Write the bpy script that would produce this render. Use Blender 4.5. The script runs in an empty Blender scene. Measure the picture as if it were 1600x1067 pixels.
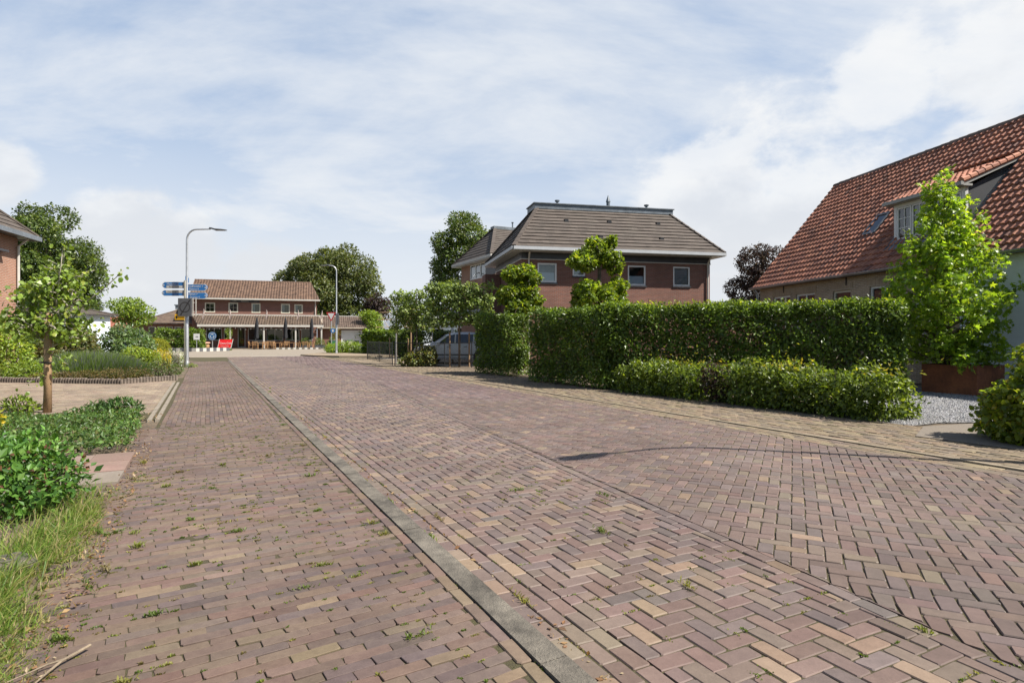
import bpy, math, random
import numpy as np
from mathutils import Vector, Matrix

SC = bpy.context.scene
COL = SC.collection
R = math.radians

# ------------------------------------------------------------------ camera
EYE = 1.4
cam_data = bpy.data.cameras.new("camera")
cam_data.sensor_width = 36.0
cam_data.lens = 21.26
cam_data.shift_y = -0.0041
cam_data.clip_start = 0.05
cam_data.clip_end = 3000
cam = bpy.data.objects.new("camera", cam_data)
cam.location = (0, 0, EYE)
cam.rotation_euler = (R(90), 0, 0)
COL.objects.link(cam)
SC.camera = cam

# ------------------------------------------------------------------ sun and sky
SUN_AZ = Vector((0.951, -0.309))          # horizontal direction towards the sun
SUN_EL = 50.0
sun_data = bpy.data.lights.new("sun", 'SUN')
sun_data.energy = 5.0
sun_data.angle = R(0.5)
sun_data.color = (1.0, 0.945, 0.86)
sun = bpy.data.objects.new("sun", sun_data)
sv = Vector((SUN_AZ.x * math.cos(R(SUN_EL)), SUN_AZ.y * math.cos(R(SUN_EL)), math.sin(R(SUN_EL))))
sun.rotation_euler = sv.to_track_quat('Z', 'Y').to_euler()
sun.location = (30, -10, 40)
COL.objects.link(sun)

world = bpy.data.worlds.new("World")
SC.world = world
world.use_nodes = True


def build_world():
    nt = world.node_tree
    nt.nodes.clear()
    N = nt.nodes.new
    L = nt.links.new

    def math_(op, a, b=None, clamp=False):
        n = N('ShaderNodeMath')
        n.operation = op
        n.use_clamp = clamp
        for i, v in enumerate((a, b)):
            if v is None:
                continue
            if isinstance(v, (int, float)):
                n.inputs[i].default_value = v
            else:
                L(v, n.inputs[i])
        return n.outputs[0]

    def ramp(v, lo, hi, smooth=True):
        n = N('ShaderNodeMapRange')
        n.interpolation_type = 'SMOOTHSTEP' if smooth else 'LINEAR'
        L(v, n.inputs['Value'])
        n.inputs['From Min'].default_value = lo
        n.inputs['From Max'].default_value = hi
        return n.outputs[0]

    def noise(vec, scale, detail=6, rough=0.55, dist=0.0):
        n = N('ShaderNodeTexNoise')
        L(vec, n.inputs['Vector'])
        n.inputs['Scale'].default_value = scale
        n.inputs['Detail'].default_value = detail
        n.inputs['Roughness'].default_value = rough
        n.inputs['Distortion'].default_value = dist
        return n.outputs['Fac']

    def mixc(f, a, b):
        n = N('ShaderNodeMix')
        n.data_type = 'RGBA'
        if isinstance(f, (int, float)):
            n.inputs[0].default_value = f
        else:
            L(f, n.inputs[0])
        for s, v in ((6, a), (7, b)):
            if isinstance(v, tuple):
                n.inputs[s].default_value = (*v, 1)
            else:
                L(v, n.inputs[s])
        return n.outputs[2]

    sky = N('ShaderNodeTexSky')
    sky.sky_type = 'NISHITA'
    sky.sun_disc = False
    sky.sun_elevation = R(SUN_EL)
    sky.sun_rotation = math.atan2(SUN_AZ.x, SUN_AZ.y)
    sky.air_density = 1.0
    sky.dust_density = 1.2
    sky.ozone_density = 1.2
    tc = N('ShaderNodeTexCoord')
    nrm = N('ShaderNodeVectorMath')
    nrm.operation = 'NORMALIZE'
    L(tc.outputs['Generated'], nrm.inputs[0])
    D = nrm.outputs[0]
    sep = N('ShaderNodeSeparateXYZ')
    L(D, sep.inputs[0])
    z = math_('MAXIMUM', sep.outputs['Z'], 0.0)
    den = math_('ADD', z, 0.16)
    px = math_('DIVIDE', sep.outputs['X'], den)
    py = math_('DIVIDE', sep.outputs['Y'], den)
    cmb = N('ShaderNodeCombineXYZ')
    L(math_('MULTIPLY', px, 0.62), cmb.inputs[0])
    L(py, cmb.inputs[1])
    plane = cmb.outputs[0]
    # thin high veil: long streaks over most of the sky
    v1 = noise(plane, 0.75, 8, 0.62, 0.6)
    v2 = noise(plane, 2.4, 8, 0.6, 0.3)
    veil = math_('ADD', math_('MULTIPLY', v1, 0.72), math_('MULTIPLY', v2, 0.28))
    veil = ramp(veil, 0.34, 0.62)
    low = ramp(z, 0.42, 0.06)              # everything pales towards the horizon
    veil = math_('MAXIMUM', math_('MULTIPLY', veil, 0.92), math_('MULTIPLY', low, 0.86))
    # the cloud field lies ahead, away from the sun; overhead and behind it is clear
    ahead = math_('MULTIPLY', ramp(z, 0.66, 0.50), ramp(sep.outputs['Y'], 0.15, 0.58))
    veil = math_('MULTIPLY', veil, math_('ADD', math_('MULTIPLY', ahead, 0.9), 0.1))
    # cumulus banks standing in given directions
    mp = N('ShaderNodeMapping')
    mp.inputs['Scale'].default_value = (1, 1, 1.7)
    L(D, mp.inputs['Vector'])
    cn = noise(mp.outputs[0], 5.2, 9, 0.60, 0.2)
    fine = noise(mp.outputs[0], 15.0, 8, 0.62, 0.2)
    cn = math_('ADD', math_('MULTIPLY', cn, 0.75), math_('MULTIPLY', fine, 0.25))
    banks = None
    for x, y, zz, r in ((0.50, 1, 0.17, 0.22), (0.84, 1, 0.28, 0.15), (0.34, 1, 0.18, 0.20), (0.62, 1, 0.43, 0.10), (0.82, 1, 0.46, 0.13),
                        (-0.60, 1, 0.15, 0.13), (-0.54, 1, 0.15, 0.11), (-0.42, 1, 0.10, 0.10), (-0.85, 1, 0.27, 0.06),
                        (1.4, 1, 0.35, 0.4)):
        d = Vector((x, y, zz)).normalized()
        dp = N('ShaderNodeVectorMath')
        dp.operation = 'DISTANCE'
        L(D, dp.inputs[0])
        dp.inputs[1].default_value = d
        b = math_('SUBTRACT', 1.0, math_('DIVIDE', dp.outputs['Value'], r))
        banks = b if banks is None else math_('MAXIMUM', banks, b)
    banks = math_('MAXIMUM', banks, -0.6)
    cum = ramp(math_('ADD', math_('MULTIPLY', banks, 0.40), cn), 0.555, 0.72)
    # cumulus brightness varies: bright crowns, greyer bellies
    shade = noise(mp.outputs[0], 7.5, 6, 0.55, 0.1)
    shade = math_('ADD', math_('MULTIPLY', shade, 0.7), math_('MULTIPLY', ramp(z, 0.12, 0.30), 0.22))
    ccol = mixc(ramp(shade, 0.34, 0.58), (6.0, 6.1, 6.3), (7.75, 7.7, 7.55))
    vcol = mixc(v2, (6.0, 6.35, 6.8), (6.75, 6.95, 7.2))
    col = mixc(veil, mixc(math_('MULTIPLY', ahead, 0.6), sky.outputs[0], (3.5, 4.75, 6.8)), vcol)
    col = mixc(math_('MULTIPLY', cum, 0.66), col, ccol)
    bg = N('ShaderNodeBackground')
    L(col, bg.inputs['Color'])
    bg.inputs['Strength'].default_value = 0.065
    out = N('ShaderNodeOutputWorld')
    L(bg.outputs[0], out.inputs[0])


build_world()
SC.view_settings.view_transform = 'Standard'
SC.view_settings.look = 'None'
SC.view_settings.exposure = 1.0
SC.view_settings.gamma = 1.0
SC.cycles.use_denoising = True
SC.cycles.max_bounces = 6
SC.cycles.diffuse_bounces = 3
SC.cycles.transparent_max_bounces = 12

# ------------------------------------------------------------------ helpers
RNG = np.random.default_rng(7)
random.seed(7)


def link(o, parent=None):
    COL.objects.link(o)
    if parent is not None:
        o.parent = parent
    return o


def tag(o, label=None, cat=None, group=None, kind=None):
    for k, v in (('label', label), ('category', cat), ('group', group), ('kind', kind)):
        if v:
            o[k] = v
    return o


def thing(name, label, cat, loc=(0, 0, 0), rotz=0.0, group=None):
    o = bpy.data.objects.new(name, None)
    o.empty_display_size = 0.2
    o.location = loc
    o.rotation_euler = (0, 0, rotz)
    link(o)
    return tag(o, label, cat, group)


def copy_tree(o, parent=None):
    c = o.copy()
    COL.objects.link(c)
    c.parent = parent
    for ch in list(o.children):
        copy_tree(ch, c)
    return c


def np_mesh(name, V, F, mats, tint=None, fmat=None, smooth=False, parent=None, loc=None):
    """One mesh object from arrays; F is (n, k) or a list of index lists."""
    me = bpy.data.meshes.new(name)
    V = np.asarray(V, dtype=np.float32)
    me.vertices.add(len(V))
    me.vertices.foreach_set('co', V.ravel())
    if isinstance(F, np.ndarray):
        k = F.shape[1]
        loops = F.ravel().astype(np.int32)
        starts = np.arange(len(F), dtype=np.int32) * k
        nf = len(F)
    else:
        lens = np.array([len(f) for f in F], dtype=np.int32)
        loops = np.array([i for f in F for i in f], dtype=np.int32)
        starts = np.concatenate([[0], np.cumsum(lens)[:-1]]).astype(np.int32)
        nf = len(F)
    me.loops.add(len(loops))
    me.loops.foreach_set('vertex_index', loops)
    me.polygons.add(nf)
    me.polygons.foreach_set('loop_start', starts)
    if fmat is not None:
        me.polygons.foreach_set('material_index', np.asarray(fmat, dtype=np.int32))
    me.polygons.foreach_set('use_smooth', np.full(nf, bool(smooth)))
    me.update(calc_edges=True)
    if tint is not None:
        at = me.attributes.new('tint', 'FLOAT_COLOR', 'FACE')
        t = np.asarray(tint, dtype=np.float32)
        if t.ndim == 1:
            t = np.repeat(t[:, None], 3, axis=1)
        rgba = np.ones((nf, 4), dtype=np.float32)
        rgba[:, :3] = t
        at.data.foreach_set('color', rgba.ravel())
    for m in (mats if isinstance(mats, (list, tuple)) else [mats]):
        me.materials.append(m)
    o = bpy.data.objects.new(name, me)
    if loc is not None:
        o.location = loc
    return link(o, parent)


class MB:
    """Collects shapes and links them as one mesh object."""

    def __init__(s):
        s.v, s.f, s.m, s.t = [], [], [], []

    def add(s, verts, faces, mat=0, tint=1.0):
        b = len(s.v)
        s.v.extend([tuple(p) for p in verts])
        for f in faces:
            s.f.append([i + b for i in f])
            s.m.append(mat)
            s.t.append(tint)
        return s

    def box(s, x0, x1, y0, y1, z0, z1, mat=0, tint=1.0):
        v = [(x0, y0, z0), (x1, y0, z0), (x1, y1, z0), (x0, y1, z0), (x0, y0, z1), (x1, y0, z1), (x1, y1, z1), (x0, y1, z1)]
        return s.add(v, [(3, 2, 1, 0), (4, 5, 6, 7), (0, 1, 5, 4), (1, 2, 6, 5), (2, 3, 7, 6), (3, 0, 4, 7)], mat, tint)

    def cbox(s, x0, x1, y0, y1, z0, z1, c=0.01, mat=0, tint=1.0):
        """Box with chamfered upper and vertical edges."""
        def ring(x0, x1, y0, y1, z, c):
            return [(x0 + c, y0, z), (x1 - c, y0, z), (x1, y0 + c, z), (x1, y1 - c, z), (x1 - c, y1, z), (x0 + c, y1, z), (x0, y1 - c, z), (x0, y0 + c, z)]
        v = ring(x0, x1, y0, y1, z0, c) + ring(x0, x1, y0, y1, z1 - c, c) + ring(x0 + c, x1 - c, y0 + c, y1 - c, z1, c * 0.5)
        f = [tuple(range(7, -1, -1)), tuple(range(16, 24))]
        for k in (0, 8):
            for i in range(8):
                j = (i + 1) % 8
                f.append((k + i, k + j, k + 8 + j, k + 8 + i))
        return s.add(v, f, mat, tint)

    def bar(s, p, q, w, h, up=(0, 0, 1), mat=0, tint=1.0):
        p, q, up = Vector(p), Vector(q), Vector(up)
        d = (q - p).normalized()
        a = d.cross(up)
        if a.length < 1e-5:
            a = d.cross(Vector((1, 0, 0)))
        a.normalize()
        b = a.cross(d).normalized()
        v = []
        for c in (p, q):
            for i, j in ((-1, -1), (1, -1), (1, 1), (-1, 1)):
                v.append(c + a * (i * w / 2) + b * (j * h / 2))
        return s.add(v, [(3, 2, 1, 0), (4, 5, 6, 7), (0, 1, 5, 4), (1, 2, 6, 5), (2, 3, 7, 6), (3, 0, 4, 7)], mat, tint)

    def tube(s, path, r, n=8, mat=0, tint=1.0, cap=True):
        path = [Vector(p) for p in path]
        rr = r if isinstance(r, (list, tuple)) else [r] * len(path)
        v, f = [], []
        ref = Vector((0.31, 0.17, 0.93))
        pa = None
        for i, p in enumerate(path):
            d = (path[min(i + 1, len(path) - 1)] - path[max(i - 1, 0)]).normalized()
            if pa is None:
                a = d.cross(ref)
                if a.length < 0.05:
                    a = d.cross(Vector((1, 0, 0)))
            else:
                a = pa - d * pa.dot(d)
            a.normalize()
            pa = a
            b = d.cross(a)
            for k in range(n):
                t = 2 * math.pi * k / n
                v.append(p + (a * math.cos(t) + b * math.sin(t)) * rr[i])
        for i in range(len(path) - 1):
            for k in range(n):
                j = (k + 1) % n
                f.append((i * n + k, i * n + j, (i + 1) * n + j, (i + 1) * n + k))
        if cap:
            f.append(tuple(range(n - 1, -1, -1)))
            f.append(tuple(range((len(path) - 1) * n, len(path) * n)))
        return s.add(v, f, mat, tint)

    def lathe(s, prof, c=(0, 0, 0), n=16, mat=0, tint=1.0):
        v, f = [], []
        for r, z in prof:
            for k in range(n):
                t = 2 * math.pi * k / n
                v.append((c[0] + r * math.cos(t), c[1] + r * math.sin(t), c[2] + z))
        for i in range(len(prof) - 1):
            for k in range(n):
                j = (k + 1) % n
                f.append((i * n + k, i * n + j, (i + 1) * n + j, (i + 1) * n + k))
        f.append(tuple(range(n - 1, -1, -1)))
        f.append(tuple(range((len(prof) - 1) * n, len(prof) * n)))
        return s.add(v, f, mat, tint)

    def prism(s, pts, ext, mat=0, tint=1.0):
        """Polygon of 3-D points pushed along ext."""
        n = len(pts)
        e = Vector(ext)
        v = [Vector(p) for p in pts] + [Vector(p) + e for p in pts]
        f = [tuple(range(n - 1, -1, -1)), tuple(range(n, 2 * n))]
        for i in range(n):
            j = (i + 1) % n
            f.append((i, j, n + j, n + i))
        return s.add(v, f, mat, tint)

    def poly(s, pts, mat=0, tint=1.0):
        return s.add(pts, [tuple(range(len(pts)))], mat, tint)

    def build(s, name, mats, parent=None, loc=None, rotz=None, smooth=False):
        o = np_mesh(name, np.array([tuple(p) for p in s.v], dtype=np.float32).reshape(-1, 3), s.f, mats, np.array(s.t, dtype=np.float32) if all(isinstance(t, (int, float)) for t in s.t) else np.array([t if not isinstance(t, (int, float)) else (t, t, t) for t in s.t], dtype=np.float32), s.m, smooth, parent)
        if loc is not None:
            o.location = loc
        if rotz is not None:
            o.rotation_euler = (0, 0, rotz)
        return o


def smooth_by_angle(o, deg=35):
    me = o.data
    me.polygons.foreach_set('use_smooth', np.full(len(me.polygons), True))
    try:
        me.set_sharp_from_angle(angle=R(deg))
    except Exception:
        pass
    return o


# road frame: s runs along the left kerb away from the viewer, t to the right of it
RO = Vector((-1.56, 6.21))
RD = Vector((-0.454, 0.891))
RN = Vector((0.891, 0.454))


def P(s, t, z=0.0):
    return Vector((RO.x + RD.x * s + RN.x * t, RO.y + RD.y * s + RN.y * t, z))


ROADROT = math.atan2(RN.y, RN.x)      # rotation that carries local +x to RN and +y to RD

# ------------------------------------------------------------------ materials


class NT:
    def __init__(s, name):
        s.m = bpy.data.materials.new(name)
        s.m.use_nodes = True
        s.t = s.m.node_tree
        s.t.nodes.clear()
        s.out = s.n('ShaderNodeOutputMaterial')

    def n(s, typ, **kw):
        x = s.t.nodes.new(typ)
        for k, v in kw.items():
            setattr(x, k, v)
        return x

    def l(s, a, b):
        s.t.links.new(a, b)

    def put(s, sock, v):
        if isinstance(v, bpy.types.NodeSocket):
            s.l(v, sock)
        elif isinstance(v, (tuple, list)) and len(v) == 3 and sock.type == 'RGBA':
            sock.default_value = (*v, 1)
        else:
            sock.default_value = v

    def mix(s, f, a, b, mode='MIX'):
        x = s.n('ShaderNodeMix', data_type='RGBA', blend_type=mode)
        s.put(x.inputs[0], f)
        s.put(x.inputs[6], a)
        s.put(x.inputs[7], b)
        return x.outputs[2]

    def math(s, op, a, b=0.0, clamp=False):
        x = s.n('ShaderNodeMath', operation=op, use_clamp=clamp)
        s.put(x.inputs[0], a)
        s.put(x.inputs[1], b)
        return x.outputs[0]

    def obj(s):
        return s.n('ShaderNodeTexCoord').outputs['Object']

    def noise(s, vec, scale, detail=4, rough=0.55, color=False):
        x = s.n('ShaderNodeTexNoise')
        if vec is not None:
            s.l(vec, x.inputs['Vector'])
        x.inputs['Scale'].default_value = scale
        x.inputs['Detail'].default_value = detail
        x.inputs['Roughness'].default_value = rough
        return x.outputs['Color' if color else 'Fac']

    def ramp(s, v, lo, hi):
        x = s.n('ShaderNodeMapRange')
        s.put(x.inputs['Value'], v)
        x.inputs['From Min'].default_value = lo
        x.inputs['From Max'].default_value = hi
        return x.outputs[0]

    def tint(s):
        return s.n('ShaderNodeAttribute', attribute_name='tint').outputs['Color']

    def bump(s, h, strength=0.3, dist=0.02):
        x = s.n('ShaderNodeBump')
        s.l(h, x.inputs['Height'])
        x.inputs['Strength'].default_value = strength
        x.inputs['Distance'].default_value = dist
        return x.outputs[0]

    def bsdf(s, col, rough=0.6, metal=0.0, spec=0.5, normal=None, **kw):
        x = s.n('ShaderNodeBsdfPrincipled')
        s.put(x.inputs['Base Color'], col)
        s.put(x.inputs['Roughness'], rough)
        s.put(x.inputs['Metallic'], metal)
        s.put(x.inputs['Specular IOR Level'], spec)
        if normal is not None:
            s.l(normal, x.inputs['Normal'])
        for k, v in kw.items():
            s.put(x.inputs[k], v)
        return x.outputs[0]

    def done(s, shader):
        s.l(shader, s.out.inputs[0])
        return s.m


def m_plain(name, col, rough=0.6, metal=0.0, spec=0.5, var=0.15, scale=3.0, bump=0.0, dirt=None, bscale=None):
    """Paint, plaster, wood, metal: a base colour with uneven wear."""
    t = NT(name)
    co = t.obj()
    n1 = t.noise(co, scale, 6, 0.6)
    n2 = t.noise(co, scale * 7, 4, 0.6)
    f = t.math('ADD', t.math('MULTIPLY', n1, 0.65), t.math('MULTIPLY', n2, 0.35))
    d = dirt or tuple(c * (1 - 1.6 * var) for c in col)
    b = tuple(min(1.0, c * (1 + var)) for c in col)
    c = t.mix(t.ramp(f, 0.36, 0.64), d, b)
    nm = t.bump(t.noise(co, bscale or scale * 12, 5, 0.6), bump, 0.01) if bump else None
    return t.done(t.bsdf(c, rough, metal, spec, nm))


def m_tint(name, rough=0.7, spec=0.3, scale=14.0, var=0.25, bump=0.3, moss=None, moss_scale=1.2, moss_lo=0.55, moss_hi=0.75, moss_amt=0.7, bdist=0.006, wear=0):
    """Colour per brick, tile or board comes from the mesh; texture inside it from noise."""
    t = NT(name)
    co = t.obj()
    base = t.tint()
    n1 = t.noise(co, scale, 6, 0.65)
    n2 = t.noise(co, scale * 6, 4, 0.7)
    f = t.math('ADD', t.math('MULTIPLY', n1, 0.6), t.math('MULTIPLY', n2, 0.4))
    g = t.ramp(f, 0.3, 0.7)
    k = t.mix(g, (1 - var, 1 - var, 1 - var), (1 + var, 1 + var, 1 + var))
    c = t.mix(1.0, base, k, 'MULTIPLY')
    if moss:
        mf = t.ramp(t.math('ADD', t.math('MULTIPLY', t.noise(co, moss_scale, 6, 0.65), 0.7), t.math('MULTIPLY', n1, 0.3)), moss_lo, moss_hi)
        c = t.mix(t.math('MULTIPLY', mf, moss_amt, True), c, moss)
    if wear:
        wf = t.ramp(t.noise(co, wear, 7, 0.62), 0.33, 0.67)
        c = t.mix(1.0, c, t.mix(wf, (0.80, 0.79, 0.77), (1.17, 1.17, 1.17)), 'MULTIPLY')
    nm = t.bump(f, bump, bdist)
    return t.done(t.bsdf(c, rough, 0.0, spec, nm))


def m_brick(name, c1, c2, mortar, w=0.22, h=0.065, rough=0.85, bump=0.5, msize=0.011, weather=0.25, bias=-0.1):
    """Masonry on walls that follow the local x or y axis."""
    t = NT(name)
    co = t.obj()
    sp = t.n('ShaderNodeSeparateXYZ')
    t.l(co, sp.inputs[0])
    u = t.math('ADD', sp.outputs[0], sp.outputs[1])
    cb = t.n('ShaderNodeCombineXYZ')
    t.l(u, cb.inputs[0])
    t.l(sp.outputs[2], cb.inputs[1])
    b = t.n('ShaderNodeTexBrick')
    t.l(cb.outputs[0], b.inputs['Vector'])
    b.inputs['Color1'].default_value = (*c1, 1)
    b.inputs['Color2'].default_value = (*c2, 1)
    b.inputs['Mortar'].default_value = (*mortar, 1)
    b.inputs['Scale'].default_value = 1.0
    b.inputs['Mortar Size'].default_value = msize
    b.inputs['Mortar Smooth'].default_value = 0.25
    b.inputs['Bias'].default_value = bias
    b.inputs['Brick Width'].default_value = w
    b.inputs['Row Height'].default_value = h
    n1 = t.noise(co, 0.7, 6, 0.65)
    n2 = t.noise(co, 22, 4, 0.6)
    k = t.mix(t.ramp(t.math('ADD', t.math('MULTIPLY', n1, 0.6), t.math('MULTIPLY', n2, 0.4)), 0.32, 0.68), (1 - weather,) * 3, (1 + weather,) * 3)
    c = t.mix(1.0, b.outputs['Color'], k, 'MULTIPLY')
    inv = t.math('SUBTRACT', 1.0, b.outputs['Fac'])
    nm = t.bump(t.math('ADD', inv, t.math('MULTIPLY', n2, 0.4)), bump, 0.008)
    return t.done(t.bsdf(c, rough, 0.0, 0.25, nm))


def m_leaf(name, gain=1.0, rough=0.42, spec=0.45, trans=0.45, warm=(1.3, 1.25, 0.5), vein=0.1):
    """Leaves: the colour of each leaf comes from the mesh; light passes through."""
    t = NT(name)
    base = t.tint()
    c = t.mix(1.0, base, (gain,) * 3, 'MULTIPLY')
    p = t.bsdf(c, rough, 0.0, spec)
    tr = t.n('ShaderNodeBsdfTranslucent')
    t.put(tr.inputs['Color'], t.mix(1.0, c, tuple(1.5 * w for w in warm), 'MULTIPLY'))
    ms = t.n('ShaderNodeMixShader')
    ms.inputs[0].default_value = trans
    t.l(p, ms.inputs[1])
    t.l(tr.outputs[0], ms.inputs[2])
    return t.done(ms.outputs[0])


def m_glass(name, tintc=(0.85, 0.9, 0.92), refl=1.0):
    t = NT(name)
    fr = t.n('ShaderNodeFresnel')
    fr.inputs['IOR'].default_value = 1.6
    gl = t.n('ShaderNodeBsdfGlossy')
    gl.inputs['Color'].default_value = (refl, refl, refl, 1)
    gl.inputs['Roughness'].default_value = 0.015
    nz = t.bump(t.noise(t.obj(), 1.3, 2), 0.05, 0.02)
    t.l(nz, gl.inputs['Normal'])
    tr = t.n('ShaderNodeBsdfTransparent')
    tr.inputs['Color'].default_value = (*tintc, 1)
    ms = t.n('ShaderNodeMixShader')
    t.l(t.math('MULTIPLY', fr.outputs[0], 1.6, True), ms.inputs[0])
    t.l(tr.outputs[0], ms.inputs[1])
    t.l(gl.outputs[0], ms.inputs[2])
    return t.done(ms.outputs[0])


M = {}
M['road_brick'] = m_tint('road_brick', rough=0.62, spec=0.35, scale=18, var=0.20, bump=0.35, moss=(0.14, 0.112, 0.085), moss_scale=0.5, moss_lo=0.50, moss_hi=0.75, moss_amt=0.35, wear=0.45)
M['walk_brick'] = m_tint('walk_brick', rough=0.75, spec=0.25, scale=18, var=0.22, bump=0.4, moss=(0.135, 0.115, 0.075), moss_scale=0.9, moss_lo=0.48, moss_hi=0.74, moss_amt=0.35, wear=0.6)
M['verge_brick'] = m_tint('verge_brick', rough=0.85, spec=0.2, scale=14, var=0.22, bump=0.4, moss=(0.15, 0.125, 0.075), moss_scale=0.8, moss_lo=0.42, moss_hi=0.7, moss_amt=0.5)
M['white'] = m_plain('white_paint', (0.62, 0.62, 0.60), 0.45, var=0.05, scale=1.5)
M['offwhite'] = m_plain('offwhite_paint', (0.44, 0.42, 0.38), 0.5, var=0.08, scale=1.5)
M['cream'] = m_plain('cream_paint', (0.52, 0.48, 0.38), 0.5, var=0.06, scale=2)
M['grey_paint'] = m_plain('grey_paint', (0.36, 0.37, 0.38), 0.5, var=0.08, scale=2)
M['dark_paint'] = m_plain('dark_paint', (0.035, 0.036, 0.042), 0.45, var=0.2, scale=2)
M['zinc'] = m_plain('zinc', (0.30, 0.32, 0.34), 0.38, 0.8, var=0.15, scale=2)
M['steel'] = m_plain('galvanised_steel', (0.50, 0.51, 0.52), 0.42, 0.75, var=0.12, scale=6)
M['lead'] = m_plain('lead', (0.13, 0.15, 0.17), 0.5, 0.3, var=0.25, scale=3)
M['black'] = m_plain('black_metal', (0.015, 0.015, 0.016), 0.45, var=0.2, scale=5)
M['cloth_black'] = m_plain('black_cloth', (0.012, 0.013, 0.017), 0.85, var=0.3, scale=4, bump=0.2)
M['wood'] = m_plain('stake_wood', (0.30, 0.19, 0.10), 0.8, var=0.25, scale=6, bump=0.4)
M['bark'] = m_plain('bark', (0.11, 0.085, 0.06), 0.9, var=0.35, scale=5, bump=0.8)
M['bark_pale'] = m_plain('pale_bark', (0.34, 0.30, 0.24), 0.85, var=0.3, scale=9, bump=0.5)
M['teak'] = m_plain('teak', (0.34, 0.19, 0.085), 0.6, var=0.2, scale=6)
M['rust'] = m_plain('corten', (0.25, 0.088, 0.036), 0.85, var=0.35, scale=2.2, bump=0.25, dirt=(0.13, 0.045, 0.022))
M['concrete'] = m_plain('concrete', (0.125, 0.110, 0.088), 0.95, var=0.4, scale=2.5, bump=1.0, bscale=90)
M['plaster'] = m_plain('white_plaster', (0.60, 0.67, 0.73), 0.8, var=0.05, scale=1.2, bump=0.15)
M['soil'] = m_plain('soil', (0.115, 0.085, 0.055), 0.95, var=0.4, scale=3, bump=1.0, bscale=30)
M['interior'] = m_plain('dark_interior', (0.02, 0.02, 0.022), 0.8, var=0.3, scale=1.2)
M['blind'] = m_plain('window_blind', (0.60, 0.66, 0.72), 0.7, var=0.04, scale=1)
M['curtain'] = m_plain('curtain', (0.33, 0.36, 0.37), 0.8, var=0.15, scale=3)
M['glass'] = m_glass('window_glass')
M['sign_blue'] = m_plain('sign_blue', (0.018, 0.135, 0.36), 0.35, var=0.06, scale=3)
M['sign_red'] = m_plain('sign_red', (0.42, 0.02, 0.025), 0.35, var=0.06, scale=3)
M['sign_grey'] = m_plain('sign_back_grey', (0.085, 0.088, 0.095), 0.5, var=0.15, scale=6)
M['sign_yellow'] = m_plain('sign_yellow', (0.75, 0.40, 0.01), 0.4, var=0.06, scale=3)
M['green_plastic'] = m_plain('green_plastic', (0.015, 0.10, 0.035), 0.4, var=0.1, scale=3)
M['grey_plastic'] = m_plain('grey_plastic', (0.06, 0.065, 0.07), 0.45, var=0.1, scale=3)
M['terracotta'] = m_plain('terracotta', (0.34, 0.14, 0.07), 0.8, var=0.2, scale=4)
M['tile'] = m_tint('clay_tile', rough=0.72, spec=0.3, scale=9, var=0.22, bump=0.35, moss=(0.06, 0.042, 0.035), moss_scale=1.1, moss_lo=0.42, moss_hi=0.75, moss_amt=0.55)
M['flat_tile'] = m_tint('concrete_tile', rough=0.8, spec=0.3, scale=7, var=0.18, bump=0.3, moss=(0.10, 0.095, 0.075), moss_scale=0.7, moss_lo=0.5, moss_hi=0.8, moss_amt=0.4)
M['leaf'] = m_leaf('leaf', rough=0.42, spec=0.45, trans=0.36)
M['leaf_thin'] = m_leaf('thin_leaf', trans=0.5, rough=0.38)
M['leaf_dull'] = m_leaf('dull_leaf', trans=0.25, rough=0.6, spec=0.25)
M['leaf_gloss'] = m_leaf('glossy_leaf', trans=0.3, rough=0.42, spec=0.4)
M['grass'] = m_leaf('grass_blade', trans=0.4, rough=0.5, spec=0.3, warm=(1.1, 1.15, 0.6))


def m_ground(name, cols, scale, rough=0.92, bump=0.5, bscale=40):
    t = NT(name)
    co = t.obj()
    a = t.ramp(t.noise(co, scale, 8, 0.65), 0.35, 0.65)
    b = t.ramp(t.noise(co, scale * 9, 6, 0.7), 0.3, 0.7)
    c = t.mix(a, cols[0], cols[1])
    c = t.mix(t.math('MULTIPLY', b, 0.55), c, cols[2])
    return t.done(t.bsdf(c, rough, 0.0, 0.2, t.bump(t.noise(co, bscale, 6, 0.7), bump, 0.02)))


M['lawn'] = m_ground('lawn', ((0.035, 0.06, 0.014), (0.06, 0.085, 0.02), (0.09, 0.085, 0.035)), 0.35)
M['joint'] = m_ground('joint_sand', ((0.075, 0.06, 0.042), (0.055, 0.046, 0.03), (0.085, 0.085, 0.03)), 1.2, bump=0.8, bscale=60)
M['ring_paving'] = m_ground('ring_paving', ((0.235, 0.20, 0.155), (0.205, 0.175, 0.145), (0.26, 0.225, 0.18)), 0.5)
M['sand_path'] = m_ground('sand_paving', ((0.24, 0.185, 0.13), (0.20, 0.16, 0.115), (0.27, 0.22, 0.155)), 0.6)
# ================================================================== ground, road, pavements


def poly_sheet(name, pts, z, m, kind='structure', thick=0.0):
    mb = MB()
    if thick:
        mb.prism([(p[0], p[1], z - thick) for p in pts], (0, 0, thick))
    else:
        mb.poly([(p[0], p[1], z) for p in pts])
    return tag(mb.build(name, m), kind=kind)


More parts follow.
